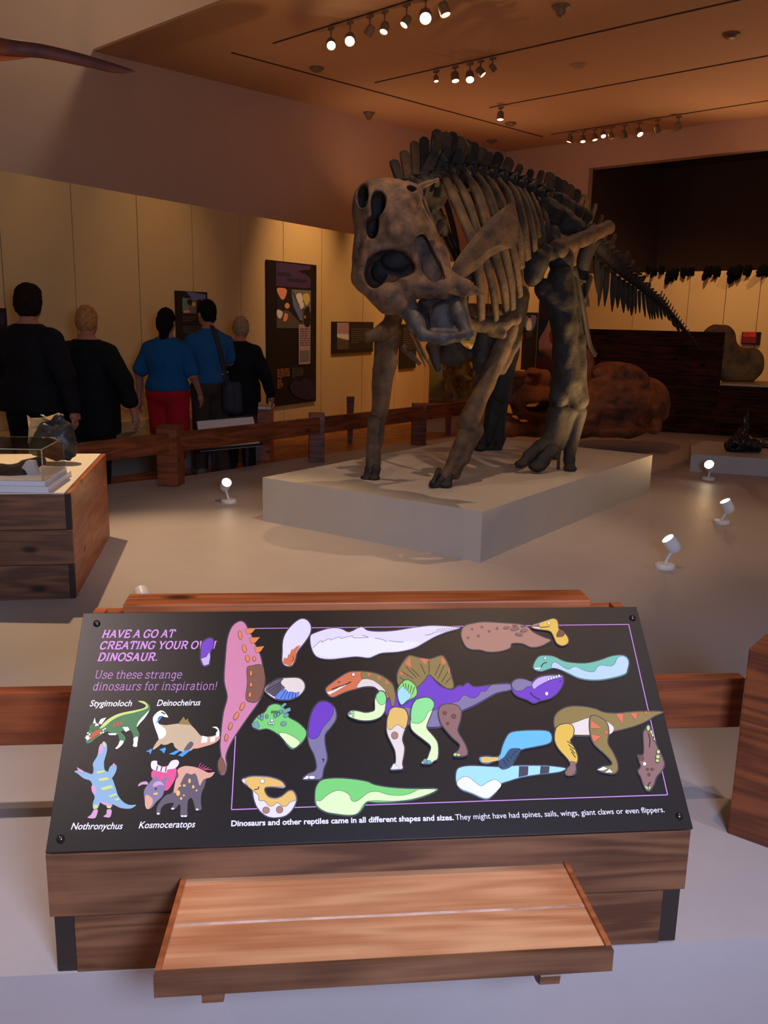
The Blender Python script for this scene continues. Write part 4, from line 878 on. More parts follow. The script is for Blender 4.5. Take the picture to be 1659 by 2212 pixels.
illus('printed_dinosaur', [
    ('sand', 's', [940,1150, 1000,1150, 1080,1140, 1130,1135, 1200,1145, 1250,1190, 1290,1235, 1340,1245, 1430,1230, 1440,1260, 1400,1295, 1320,1320, 1240,1335, 1200,1360, 1140,1365, 1080,1330, 1060,1290, 1000,1310, 950,1280]),
    ('bbelly', 's', [1290,1270, 1400,1255, 1435,1235, 1440,1260, 1400,1295, 1320,1322, 1240,1340, 1220,1310]), ('olive', 'p', [1105,1140, 1150,1080, 1165,1110, 1185,1095, 1190,1120, 1215,1150]),
    ('white', 's', [950,1035, 985,1035, 1010,1060, 1025,1085, 1000,1085, 965,1075, 940,1100, 950,1140, 1000,1180, 1005,1230, 960,1265, 940,1230, 905,1130, 905,1080]), ('vivid', 's', [945,1100, 975,1075, 965,1095, 940,1125, 925,1140]),
    ('out', 'l', (6, 970,1045, 1000,1060)), ('white', 'p', [1300,1235, 1345,1245, 1340,1290, 1290,1295]), ('white', 'p', [1365,1250, 1410,1240, 1400,1280, 1365,1290]), ('white', 's', [1380,1165, 1420,1165, 1440,1200, 1435,1230, 1410,1220, 1425,1190, 1400,1172]), ('white', 'p', [1405,1235, 1440,1205, 1440,1235, 1415,1250]),
    ('sand', 's', [950,1265, 990,1270, 960,1310, 915,1345, 900,1340]), ('slate', 's', [1200,1285, 1230,1300, 1200,1345, 1150,1355]), ('vivid', 'p', [845,1365, 890,1340, 895,1352, 880,1390, 872,1368]), ('vivid', 'p', [952,1350, 1000,1330, 1008,1345, 990,1382, 975,1360]),
    ('vivid', 'p', [1030,1385, 1100,1352, 1125,1358, 1075,1392]), ('vivid', 'p', [1105,1395, 1160,1355, 1208,1352, 1175,1380, 1140,1408])])
illus('printed_dinosaur', [
    ('steelb', 's', [500,1285, 525,1300, 530,1350, 515,1410, 505,1450, 510,1510, 540,1530, 575,1590, 600,1660, 620,1720, 660,1770, 710,1795, 765,1795, 720,1825, 640,1820, 575,1790, 570,1810, 530,1800, 480,1770, 460,1810, 420,1830, 415,1780, 430,1730, 405,1680, 410,1640, 395,1600, 340,1580, 290,1540, 265,1525, 300,1515, 360,1530, 410,1545, 420,1500, 415,1460, 450,1400, 465,1340]),
    ('steelb', 's', [540,1525, 560,1480, 600,1470, 608,1500, 590,1550, 560,1580]), ('rosy', 's', [480,1300, 500,1320, 490,1370, 465,1385, 462,1340]), ('ygreen', 'p', [492,1290, 505,1280, 522,1320, 505,1325]), ('rosy', 's', [405,1640, 440,1650, 440,1710, 410,1690]),
    ('rosy', 's', [470,1770, 540,1780, 570,1800, 520,1800]), ('ygreen', 'p', [460,1585, 530,1570, 550,1590, 470,1605]), ('ygreen', 'p', [475,1660, 560,1635, 585,1655, 500,1680]), ('ygreen', 'p', [540,1725, 600,1700, 612,1715, 560,1735]), ('ygreen', 'p', [445,1525, 505,1515, 512,1530, 450,1545]), ('ygreen', 'p', [588,1750, 625,1740, 632,1755, 600,1765]),
    ('ygreen', 'p', [418,1795, 460,1795, 455,1825, 425,1830]), ('ygreen', 'p', [525,1800, 565,1805, 560,1825, 530,1820]), ('rosy', 's', [425,1835, 455,1835, 450,1870, 430,1905, 372,1900, 400,1875]), ('rosy', 's', [530,1835, 565,1835, 565,1870, 550,1898, 500,1890, 525,1870]), ('rosy', 'p', [285,1490, 345,1525, 335,1540, 300,1525]), ('rosy', 'p', [575,1465, 590,1458, 595,1480, 580,1490])])
illus('printed_dinosaur', [
    ('slate', 's', [1090,1560, 1120,1500, 1200,1480, 1280,1500, 1330,1560, 1320,1640, 1295,1700, 1290,1780, 1295,1830, 1250,1840, 1235,1790, 1215,1740, 1185,1760, 1180,1850, 1180,1890, 1125,1890, 1125,1820, 1115,1790, 1080,1830, 1045,1830, 1070,1780, 1000,1790, 965,1830, 960,1875, 930,1870, 940,1800, 1000,1720, 1060,1690]),
    ('bbelly', 's', [1100,1510, 1160,1480, 1240,1490, 1300,1510, 1350,1535, 1400,1530, 1370,1570, 1310,1590, 1280,1640, 1260,1570, 1240,1540, 1210,1550, 1170,1540, 1130,1610, 1090,1690, 1070,1690, 1085,1600, 1110,1560]),
    ('hotpink', 's', [895,1520, 950,1490, 1040,1480, 1090,1500, 1085,1570, 1050,1640, 1010,1680, 960,1660, 920,1600, 890,1570]), ('grey', 's', [830,1680, 870,1620, 930,1560, 960,1600, 1020,1560, 1000,1640, 980,1720, 930,1770, 890,1820, 850,1825, 835,1760]),
    ('bbelly', 's', [840,1720, 870,1720, 900,1750, 895,1790, 860,1830, 838,1800]), ('rosy', 's', [780,1645, 800,1615, 850,1605, 860,1630, 820,1630]), ('rosy', 's', [900,1640, 920,1610, 965,1605, 990,1640, 960,1632, 920,1648]), ('out', 'e', (925, 1665, 8, 10, 0)), ('gold', 'p', [905,1700, 940,1695, 940,1712, 910,1715]),
    ('lilacw', 's', [890,1445, 935,1440, 940,1470, 1010,1490, 1050,1440, 1100,1432, 1112,1462, 1080,1500, 1020,1510, 1010,1535, 960,1525, 930,1520, 890,1500]), ('slate', 'l', (6, 940,1478, 930,1518)), ('slate', 'l', (6, 975,1485, 965,1524)), ('slate', 'l', (6, 1010,1490, 1002,1530))] +
    [('gold', 'e', (x, y, a, b, 0)) for x, y, a, b in ((1105,1700,16,24), (1155,1640,12,10), (1198,1602,10,20), (1228,1650,10,14), (1288,1610,7,10), (1130,1745,9,12), (1118,1642,12,9), (1255,1680,8,8), (1152,1720,9,7))] +
    [('hotpink', 'l', (3, 1270 + 12 * i, 1500 + 3 * i, 1290 + 22 * i, 1455 + 14 * i)) for i in range(5)] + [('lilacw', 'e', (x, y, 12, 8, 0)) for x, y in ((945,1868), (1140,1888), (1165,1888), (1062,1828), (1260,1835))])
# ---------------------------------------------------------------- mounted dinosaur skeleton
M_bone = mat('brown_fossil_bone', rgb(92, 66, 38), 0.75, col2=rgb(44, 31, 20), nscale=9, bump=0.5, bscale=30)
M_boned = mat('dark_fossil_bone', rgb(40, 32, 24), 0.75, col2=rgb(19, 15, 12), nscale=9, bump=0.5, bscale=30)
M_skull = mat('skull_bone', rgb(114, 82, 56), 0.75, col2=rgb(50, 36, 26), nscale=13, bump=0.6, bscale=22)
M_pit = mat('shaded_bone', rgb(44, 38, 34), .8, col2=rgb(24, 20, 18), nscale=9, bump=.4, bscale=30)  # darker tone paints the shade inside the skull openings
M_rib = mat('rib_bone', rgb(88, 64, 38), 0.75, col2=rgb(36, 26, 18), nscale=9, bump=0.6, bscale=26)
M_jaw = mat('grey_jaw_bone', rgb(70, 66, 68), 0.6, col2=rgb(32, 30, 32), nscale=9, bump=0.5, bscale=25)
def T(px, py, Y): return onY(px, py, Y)
def PX(n, Y): return n * Y / FPX * 1.02
sk = thing('dinosaur_skeleton', V3(0.75, 6.9, PT), 'brown mounted hadrosaur skeleton standing on all fours on the grey pedestal', 'skeleton')
# spine: pixel, pixel, depth, body radius (px)
SPI = [(868, 396, 6.25, 9), (905, 384, 6.38, 10), (945, 372, 6.5, 11), (985, 366, 6.62, 12), (1025, 368, 6.78, 12), (1065, 378, 6.95, 12), (1105, 392, 7.12, 12), (1145, 408, 7.3, 12), (1185, 432, 7.5, 12), (1222, 462, 7.7, 12), (1256, 496, 7.95, 12), (1290, 530, 8.2, 11), (1320, 562, 8.5, 11),
       (1350, 590, 8.8, 10), (1378, 612, 9.1, 9), (1404, 634, 9.4, 8), (1428, 656, 9.7, 7), (1450, 680, 10.0, 5.5), (1472, 706, 10.3, 4.5), (1494, 732, 10.55, 3), (1517, 762, 10.8, 1.5)]
SP = catmull([np.array(list(T(a, b, c)) + [PX(r, c)]) for a, b, c, r in SPI], 12)
SA = np.array(SP)
seglen = np.r_[0, np.cumsum(np.linalg.norm(np.diff(SA[:, :3], axis=0), axis=1))]
def sp_at(s):
    i = np.interp(s, seglen, np.arange(len(SA))); a = int(min(i, len(SA) - 2)); t = i - a
    p = SA[a] * (1 - t) + SA[a + 1] * t; d = unit(SA[min(a + 2, len(SA) - 1), :3] - SA[max(a - 1, 0), :3])
    return p[:3], p[3], d
TOT = seglen[-1]
NV = 58
svert = [TOT * (1 - (1 - i / NV) ** 1.25) for i in range(NV)]
UP = V3(0, 0, 1)
def plate(name, a, b, w0, w1, th, d, m, parent, tipround=True):
    """flat bony plate from a to b, wide along the spine direction d"""
    ax = unit(b - a); d = unit(d - ax * np.dot(d, ax)); n = np.cross(ax, d); L = np.linalg.norm(b - a)
    prof = [(-w0 / 2, 0), (w0 / 2, 0), (w1 / 2 * 1.05, L * .7), (w1 / 2 * .95, L * .92), (w1 * .2, L), (-w1 * .2, L), (-w1 / 2 * .95, L * .92), (-w1 / 2 * 1.05, L * .7)]
    v = []
    for s in (-1, 1):
        for x, y in prof: v.append(a + d * x + ax * y + n * s * th / 2 * (1.0 if y < L * .5 else .8))
    k = len(prof); f = [tuple(range(k))[::-1], tuple(range(k, 2 * k))] + [(i, (i + 1) % k, (i + 1) % k + k, i + k) for i in range(k)]
    return obj(name, mkmesh(name, v, f, m), parent)
for i, s in enumerate(svert[:-1]):
    p, r, d = sp_at(s); s2_ = svert[i + 1] if i + 1 < len(svert) else TOT
    L = (s2_ - s) * 0.78
    side = unit(np.cross(d, UP)); up = np.cross(side, d)
    a = p - d * L / 2; b = p + d * L / 2
    v, f = tube_vf([a, a + d * L * .2, p, b - d * L * .2, b], [r * 1.05, r * 1.08, r * .8, r * 1.08, r * 1.05], 8, sub=1, seed=i)
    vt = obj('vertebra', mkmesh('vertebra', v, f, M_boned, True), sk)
    # transverse processes
    tl = r * (2.2 if s < TOT * .62 else 1.2)
    if i % 1 == 0 and s < TOT * .8:
        for sg in (-1, 1):
            v, f = tube_vf([p + up * r * .7, p + up * r * .9 + side * sg * tl], [r * .38, r * .22], 6, sub=1)
            obj('process', mkmesh('process', v, f, M_boned, True), vt)
# neural spines given by their tips
tips = [(850, 345, 6.25), (873, 325, 6.3), (896, 305, 6.36), (917, 296, 6.42), (946, 280, 6.5), (966, 286, 6.56), (981, 286, 6.62), (997, 296, 6.7), (1012, 303, 6.78), (1028, 309, 6.86), (1047, 320, 6.94), (1062, 331, 7.0), (1081, 331, 7.06), (1104, 343, 7.14), (1126, 356, 7.24), (1149, 367, 7.34), (1172, 369, 7.44),
        (1192, 374, 7.54), (1207, 384, 7.62), (1222, 391, 7.7), (1236, 400, 7.8), (1250, 410, 7.9), (1266, 422, 8.02), (1288, 440, 8.15), (1302, 464, 8.3), (1316, 486, 8.45), (1330, 505, 8.6), (1344, 524, 8.75), (1358, 543, 8.9), (1371, 562, 9.05), (1383, 580, 9.2), (1394, 596, 9.3), (1405, 612, 9.45)]
basepx = [(863, 392), (880, 388), (897, 380), (915, 374), (936, 368), (950, 366), (964, 365), (980, 366), (994, 366), (1010, 367), (1028, 369), (1044, 373), (1062, 378), (1084, 386), (1108, 393), (1134, 404), (1156, 412),
          (1178, 428), (1190, 437), (1202, 447), (1216, 456), (1230, 470), (1246, 486), (1266, 506), (1282, 522), (1297, 538), (1312, 553), (1327, 568), (1341, 582), (1355, 594), (1368, 605), (1380, 614), (1392, 624)]
for k, ((tx, ty, tY), (bx_, by)) in enumerate(zip(tips, basepx)):
    a = T(bx_, by, tY); b = T(tx, ty, tY + 0.02)
    w = 19 if k < 4 else 22 if k < 14 else 14 if k < 17 else 26 if k < 23 else 9
    _, _, d = sp_at(np.interp(tY, SA[:, 1], seglen))
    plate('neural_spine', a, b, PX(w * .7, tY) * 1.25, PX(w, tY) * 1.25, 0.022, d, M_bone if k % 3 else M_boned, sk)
# second row of dorsal plates seen edge on, leaning forward over the shoulders
for k in range(0, 9, 2):
    a = T(905 + 15 * k, 398 - 1 * abs(k - 3), 6.36 + .05 * k); b = T(942 + 13 * k, 318 + 1.5 * (k - 2) ** 2 * .6, 6.42 + .05 * k)
    plate('neural_spine', a, b, .05, .055, .03, V3(.6, .3, .5), M_boned, sk)
# small spines on the thin end of the tail
for k in range(16):
    s = TOT * (0.74 + 0.225 * k / 16); p, r, d = sp_at(s); side = unit(np.cross(d, UP)); up = np.cross(side, d)
    plate('neural_spine', p, p + up * (0.13 - 0.006 * k) + d * .05, .02, .014, .01, d, M_boned, sk)
# chevrons under the tail
chev = [(1287, 560, 1292, 640), (1300, 575, 1293, 662), (1312, 585, 1306, 662), (1326, 596, 1322, 673), (1336, 604, 1334, 666), (1346, 612, 1347, 676), (1356, 618, 1357, 672), (1366, 624, 1364, 682), (1373, 630, 1373, 678), (1381, 636, 1382, 676), (1389, 640, 1394, 685), (1397, 646, 1405, 690), (1404, 650, 1410, 690), (1411, 656, 1415, 690), (1418, 660, 1422, 688), (1426, 666, 1430, 690), (1434, 672, 1438, 684), (1442, 682, 1448, 692), (1452, 694, 1459, 706), (1462, 706, 1468, 716)]
for k, (ax_, ay, bx_, by) in enumerate(chev):
    Y = np.interp(ax_, [q[0] for q in SPI], [q[2] for q in SPI])
    v, f = tube_vf([T(ax_, ay - 8, Y), T((ax_ + bx_) / 2, (ay + by) / 2, Y), T(bx_, by, Y + .02)], [PX(9 if k < 8 else 5.5, Y), PX(9.5 if k < 8 else 5, Y), PX(1.6, Y)], 6, flat=.5, side=(.7, .7, 0), sub=2)
    obj('chevron', mkmesh('chevron', v, f, M_boned, True), sk)
# ribs: near side
ribs = [((958, 378, 6.55), (980, 425, 6.3), (1004, 480, 6.15), (1022, 525, 6.1), (1036, 600, 6.15), (1040, 690, 6.3), 10),
        ((975, 372, 6.6), (1004, 420, 6.35), (1026, 480, 6.22), (1042, 540, 6.2), (1064, 620, 6.25), (1072, 692, 6.38), 8),
        ((1000, 368, 6.7), (1028, 410, 6.42), (1048, 470, 6.3), (1066, 540, 6.28), (1088, 620, 6.35), (1096, 690, 6.48), 9),
        ((1026, 372, 6.8), (1050, 408, 6.52), (1070, 465, 6.4), (1088, 540, 6.38), (1104, 610, 6.48), (1108, 668, 6.6), 8.5),
        ((1048, 378, 6.88), (1070, 410, 6.62), (1090, 465, 6.5), (1106, 530, 6.5), (1118, 590, 6.58), (1124, 640, 6.7), 8),
        ((1072, 384, 6.96), (1096, 415, 6.72), (1110, 470, 6.6), (1122, 520, 6.6), (1126, 580, 6.68), 8),
        ((1096, 392, 7.06), (1114, 420, 6.82), (1128, 470, 6.72), (1136, 520, 6.72), (1140, 560, 6.8), 8),
        ((1112, 398, 7.12), (1130, 425, 6.92), (1146, 475, 6.84), (1154, 520, 6.84), (1156, 548, 6.9), 6.5),
        ((1130, 404, 7.2), (1146, 440, 7.02), (1160, 490, 6.95), (1168, 532, 6.98), 6),
        ((1146, 412, 7.28), (1162, 450, 7.12), (1174, 495, 7.08), (1178, 530, 7.1), 5.5),
        ((1160, 420, 7.36), (1176, 455, 7.22), (1186, 495, 7.18), (1188, 522, 7.2), 5)]
for k, R in enumerate(ribs):
    w = R[-1]; P = [T(*q) for q in R[:-1]]; n = len(P)
    rad = [PX(w * c * 1.22, 6.6) for c in ([.7, 1.1, 1.0, 1.05, 1.0, .8][:n])]
    v, f = tube_vf(P, rad, 8, flat=.55, side=(.8, .6, 0), sub=4, bump=.05, seed=k)
    obj('rib', mkmesh('rib', v, f, M_rib, True), sk)
# far side ribs
far = [((900, 400, 6.45), (925, 440, 7.0), (955, 500, 7.15), (985, 560, 7.0), (1002, 605, 6.9), 5), ((890, 405, 6.45), (912, 450, 6.9), (940, 520, 7.0), (970, 580, 6.95), 5.5), ((915, 395, 6.5), (940, 430, 7.05), (968, 500, 7.2), (992, 560, 7.1), 4.5),
       ((940, 384, 6.6), (965, 440, 7.2), (985, 520, 7.35), (995, 600, 7.25), (1000, 660, 7.1), 6), ((970, 380, 6.7), (1000, 440, 7.35), (1020, 530, 7.5), (1030, 620, 7.4), 6), ((1000, 380, 6.8), (1030, 440, 7.45), (1055, 540, 7.6), (1064, 640, 7.5), 6),
       ((1040, 385, 6.95), (1065, 440, 7.6), (1085, 540, 7.75), (1092, 640, 7.6), 6), ((1080, 395, 7.1), (1105, 450, 7.75), (1120, 540, 7.9), (1124, 620, 7.8), 6), ((1110, 405, 7.2), (1135, 460, 7.85), (1148, 540, 8.0), 5.5), ((1140, 415, 7.35), (1160, 470, 7.95), (1168, 530, 8.05), 5)]
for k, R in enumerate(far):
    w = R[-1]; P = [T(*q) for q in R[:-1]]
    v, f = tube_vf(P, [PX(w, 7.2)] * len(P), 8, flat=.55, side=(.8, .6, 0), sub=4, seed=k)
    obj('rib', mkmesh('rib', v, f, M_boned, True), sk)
# cervical ribs and breast bones hanging below the neck
for a, b, c, w in (((905, 400, 6.3), (930, 470, 6.2), (965, 560, 6.15), 4), ((885, 720, 6.05), (900, 750, 6.05), (920, 792, 6.1), 4), ((900, 730, 6.1), (912, 760, 6.1), (930, 790, 6.15), 4), ((868, 748, 6.1), (885, 765, 6.1), (908, 788, 6.1), 7)):
    v, f = tube_vf([T(*a), T(*b), T(*c)], [PX(w, 6.2)] * 2 + [PX(w * .5, 6.2)], 7, sub=3); obj('rib', mkmesh('rib', v, f, M_bone, True), sk)
# neck: short run of vertebrae from the back of the skull to the shoulders
nk = [T(866, 455, 5.62), T(874, 448, 5.9), T(884, 432, 6.1), T(900, 412, 6.25), T(920, 396, 6.35), T(945, 380, 6.5)]
for i, p in enumerate(catmull(nk, 2)):
    v, f = box_vf(PX(30, 6.3), PX(26, 6.3), PX(26, 6.3), bev=PX(7, 6.3))
    obj('vertebra', mkmesh('vertebra', v, f, M_boned, True), sk, Matrix.Translation(Vector(p)) @ Matrix.Rotation(.6, 4, 'Z') @ Matrix.Rotation(.5, 4, 'X'))
def bone(name, prims, h, m, noise=.0045, ns=16, clip=((-9, -9, PT + .001), (9, 99, 9)), **kw):
    kw['clip'] = clip
    fac = {'forearm': 1.22, 'humerus': 1.15, 'hand': 1.2, 'shin': 1.2, 'foot_bone': 1.15, 'toe': 1.15}.get(name, 1.0)
    prims = [(*p[:3], p[3] * fac, p[4] * fac, *p[5:]) if p[0] == 'k' else (p[0], p[1], p[2] * fac, *p[3:]) for p in prims]
    return obj(name, sdf_mesh(name, prims, h, m, noise=noise, nscale=ns, **kw), sk)
def longbone(name, pts, rads, m, Ymean, flare=1.35, h=0.012, noise=.004, k=.03):
    P = [T(*q) for q in pts]; r = [PX(x, Ymean) for x in rads]
    pr = [K(P[i], P[i + 1], r[i], r[i + 1], k) for i in range(len(P) - 1)]
    return P, r, pr
bone('neck_bone', [K(T(896, 408, 6.5), T(950, 392, 6.75), .085, .10, .05), K(T(950, 392, 6.75), T(1010, 384, 6.95), .10, .10, .05), E(T(930, 425, 6.85), (.12, .1, .10), .05), K(T(925, 430, 6.8), T(960, 500, 7.1), .05, .04, .04), K(T(905, 430, 6.6), T(935, 480, 6.9), .04, .03, .03)], .014, M_boned, noise=.014, ns=17)
# shoulder blade (animal's left)
SB = [T(1110, 452, 6.44), T(1096, 470, 6.40), T(1062, 506, 6.3), T(1030, 545, 6.18), T(1000, 592, 6.04)]
scp = catmull([(1104, 438), (1088, 448), (1069, 463), (1040, 492), (1021, 514), (996, 546), (981, 568), (973, 592), (986, 606), (1002, 600), (1030, 582), (1057, 557), (1085, 541), (1115, 530), (1119, 490), (1114, 455)], 3, True)
def scY(x): return 5.95 + (x - 975) / 145 * .22
_n = len(scp); cx_, cy_ = 1052, 520
vs = [T(x, y, scY(x)) for x, y in scp] + [T(cx_ + (x - cx_) * .55, cy_ + (y - cy_) * .55, scY(cx_ + (x - cx_) * .55) - .022) for x, y in scp] + [T(x, y, scY(x) + .03) for x, y in scp]
fs = [(i, i + _n, (i + 1) % _n + _n, (i + 1) % _n) for i in range(_n)] + [tuple(range(_n, 2 * _n))[::-1]] + [(i, (i + 1) % _n, (i + 1) % _n + 2 * _n, i + 2 * _n) for i in range(_n)] + [tuple(range(2 * _n, 3 * _n))]
obj('scapula', mkmesh('scapula', vs, fs, M_bone, False), sk)
FB = [T(940, 470, 6.95), T(910, 530, 6.85), T(880, 600, 6.7)]
v, f = tube_vf(FB, [PX(26, 6.8), PX(24, 6.8), PX(26, 6.7)], 12, flat=.18, side=T(960, 520, 6.9) - T(900, 480, 6.9), sub=4)
obj('scapula', mkmesh('scapula', v, f, M_boned, True), sk)
# breast bones: dark mass behind the lower jaw
bone('breast_bone', [E(T(975, 765, 6.5), (.13, .08, .08), .05), E(T(1040, 770, 6.5), (.07, .08, .1), .05), K(T(960, 690, 6.35), T(985, 770, 6.5), .06, .05, .05), K(T(1045, 700, 6.45), T(1038, 800, 6.5), .05, .035, .04), K(T(935, 752, 6.35), T(945, 798, 6.3), .05, .02, .03), K(T(1000, 600, 6.2), T(985, 690, 6.3), .07, .06, .05)], .012, M_boned, noise=.008)
# left fore limb
bone('humerus', [K(T(985, 640, 6.25), T(1000, 700, 6.3), .06, .05, .05), K(T(985, 702, 6.3), T(1090, 698, 6.45), .05, .048, .03), E(T(1106, 690, 6.5), (.062, .06, .045), .03), K(T(1060, 712, 6.42), T(1084, 722, 6.42), .04, .03, .03)], .011, M_bone)
bone('forearm', [K(T(1100, 706, 6.52), T(1062, 800, 6.45), .058, .05, .03), K(T(1062, 800, 6.45), T(1010, 915, 6.3), .05, .062, .03), K(T(1112, 738, 6.55), T(1085, 800, 6.5), .036, .03, .02), E(T(1114, 736, 6.55), (.035, .035, .03), .02), K(T(1055, 720, 6.55), T(1040, 830, 6.52), .035, .05, .03)], .011, M_bone)
bone('hand', [K(T(1010, 925, 6.3), T(985, 985, 6.23), .052, .036, .02), K(T(1028, 930, 6.32), T(1002, 990, 6.25), .05, .034, .02), K(T(985, 985, 6.23), T(962, 1028, 6.17), .036, .03, .02), K(T(1002, 990, 6.25), T(975, 1022, 6.2), .036, .03, .02), K(T(1000, 975, 6.35), T(985, 1025, 6.25), .03, .028, .02)], .010, M_bone)
for a, b, r in (((958, 1030, 6.17), (938, 1048, 6.15), .03), ((970, 1030, 6.18), (962, 1047, 6.15), .033), ((948, 1015, 6.14), (934, 1042, 6.1), .016)):
    bone('toe', [K(T(*a), T(*b), r, r * .7, .02), E(T(*b) , (r * 1.3, r * 1.1, r * .6), .02)], .008, M_boned, 0.002, clip=((-9, -9, PT + .001), (9, 99, 9)))
# right fore limb
bone('humerus', [K(T(858, 640, 6.5), T(848, 700, 6.5), .06, .055, .04), E(T(836, 715, 6.48), (.07, .06, .06), .04), K(T(836, 715, 6.48), T(795, 728, 6.44), .05, .035, .03)], .011, M_bone)
bone('forearm', [K(T(846, 720, 6.5), T(838, 780, 6.48), .058, .05, .03), K(T(838, 780, 6.48), T(822, 890, 6.45), .05, .046, .03), K(T(824, 730, 6.52), T(818, 800, 6.5), .04, .035, .02), K(T(818, 800, 6.5), T(812, 886, 6.46), .035, .03, .02)], .011, M_bone)
bone('hand', [K(T(802, 906, 6.45), T(800, 970, 6.45), .022, .024, .01), K(T(816, 900, 6.45), T(812, 970, 6.45), .024, .024, .01), K(T(828, 898, 6.48), T(818, 965, 6.48), .02, .02, .01), K(T(800, 970, 6.45), T(800, 1015, 6.44), .026, .03, .01), K(T(812, 970, 6.45), T(812, 1020, 6.44), .026, .03, .01)], .009, M_bone)
for x, Y in ((798, 6.44), (812, 6.42)):
    bone('toe', [K(T(x, 1012, Y), T(x - 3, 1032, Y), .032, .026, .01), E(T(x - 5, 1033, Y), (.045, .05, .02), .02)], .008, M_boned, 0.002, clip=((-9, -9, PT + .001), (9, 99, 9)))
# pelvis
bone('pelvis', [K(T(1180, 448, 7.3), T(1270, 505, 7.7), .075, .06, .06, fl=(1, 1, 1)), K(T(1200, 440, 7.55), T(1262, 470, 7.8), .10, .07, .08), E(T(1232, 492, 7.45), (.13, .09, .08), .06), K(T(1190, 500, 7.3), T(1200, 540, 7.2), .07, .06, .05), K(T(1160, 452, 7.35), T(1200, 470, 7.35), .04, .05, .04)], .014, M_boned, noise=.01)
bone('femur', [K(T(1205, 540, 7.1), T(1312, 492, 7.75), .072, .055, .03), E(T(1204, 543, 7.05), (.085, .08, .085), .04), E(T(1312, 492, 7.78), (.06, .06, .05), .03), K(T(1225, 560, 7.15), T(1238, 570, 7.2), .06, .03, .03)], .012, M_bone)
bone('femur', [E(T(1158, 568, 6.95), (.098, .09, .10), .04), E(T(1152, 596, 6.95), (.075, .08, .08), .04), K(T(1180, 548, 7.0), T(1212, 560, 7.1), .07, .08, .04), K(T(1214, 560, 7.1), T(1212, 640, 7.1), .09, .085, .04)], .012, M_boned)
bone('shin', [K(T(1176, 625, 6.98), T(1205, 655, 7.0), .065, .085, .04), K(T(1212, 600, 7.05), T(1218, 700, 7.0), .085, .085, .04), K(T(1218, 700, 7.0), T(1224, 820, 7.0), .078, .088, .04), K(T(1224, 820, 7.0), T(1206, 862, 6.98), .09, .065, .04), K(T(1224, 830, 7.0), T(1246, 866, 7.0), .09, .07, .04), K(T(1232, 610, 7.1), T(1250, 740, 7.05), .05, .04, .02), K(T(1250, 740, 7.05), T(1254, 860, 7.02), .045, .05, .03)], .012, M_boned, noise=.006)
bone('foot_bone', [K(T(1204, 892, 7.0), T(1190, 955, 6.95), .075, .055, .03), K(T(1226, 890, 7.02), T(1205, 960, 6.98), .06, .05, .03), K(T(1250, 892, 7.05), T(1232, 965, 7.02), .06, .045, .02), K(T(1240, 885, 7.04), T(1210, 885, 7.0), .06, .06, .03), K(T(1186, 950, 6.93), T(1160, 965, 6.88), .04, .035, .03)], .012, M_boned)
for a, b, c, r in (((1165, 962, 6.88), (1142, 985, 6.85), (1126, 1003, 6.82), .042), ((1188, 970, 6.92), (1172, 995, 6.86), (1160, 1008, 6.84), .055), ((1232, 968, 7.02), (1230, 995, 7.0), (1231, 1012, 6.98), .045), ((1190, 965, 6.95), (1200, 975, 6.95), (1196, 985, 6.93), .04)):
    bone('toe', [K(T(*a), T(*b), r, r * .85, .02), K(T(*b), T(*c), r * .9, r * .65, .02), E(T(*c), (r * 1.1, r * 1.1, r * .6), .02)], .010, M_boned, .003, clip=((-9, -9, PT + .001), (9, 99, 9)))
# far hind limb
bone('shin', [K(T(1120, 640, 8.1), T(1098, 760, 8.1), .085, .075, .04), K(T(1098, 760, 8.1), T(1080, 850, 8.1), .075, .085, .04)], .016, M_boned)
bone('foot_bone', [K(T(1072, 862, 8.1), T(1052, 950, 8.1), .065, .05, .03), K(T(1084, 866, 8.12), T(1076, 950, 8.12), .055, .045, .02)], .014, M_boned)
for x, y, Y in ((1038, 966, 8.02), (1058, 966, 8.1), (1074, 968, 8.1)):
    bone('toe', [K(T(x + 6, y - 24, Y + .05), T(x, y, Y), .05, .042, .02), E(T(x - 2, y + 1, Y - .03), (.05, .06, .03), .02)], .012, M_boned, .003, clip=((-9, -9, PT + .001), (9, 99, 9)))
# rear pubic rods
for P, w in (([(1238, 575, 7.2), (1258, 660, 7.5), (1272, 740, 7.7), (1286, 768, 7.75)], 9), ([(1275, 600, 7.9), (1268, 625, 7.8), (1262, 650, 7.7)], 9), ([(1280, 515, 7.9), (1262, 560, 7.9), (1258, 610, 7.95)], 16), ([(1250, 620, 7.8), (1263, 640, 7.8), (1268, 664, 7.8)], 8)):
    v, f = tube_vf([T(*q) for q in P], [PX(w * 1.1, 7.5)] + [PX(w, 7.5)] * (len(P) - 2) + [PX(w * .8, 7.5)], 8, flat=.6, sub=4, seed=3); obj('hip_rod', mkmesh('hip_rod', v, f, M_boned, True), sk)
# steel rods that carry the mount
for a, b in (((846, 985, 6.62), (846, 640, 6.6)),):
    pass
pa = T(1208, 985, 7.05); pa[2] = PT
tube('support_rod', [pa, T(1210, 700, 7.12), T(1218, 520, 7.3)], [.014] * 3, M_steel, sk, seg=8)
pa = T(812, 1030, 6.5); pa[2] = PT
tube('support_rod', [pa, T(818, 900, 6.53), T(836, 740, 6.55)], [.01] * 3, M_steel, sk, seg=8)
pa = T(968, 1020, 6.3); pa[2] = PT
tube('support_rod', [pa, T(1015, 920, 6.38), T(1080, 760, 6.52)], [.011] * 3, M_steel, sk, seg=8)

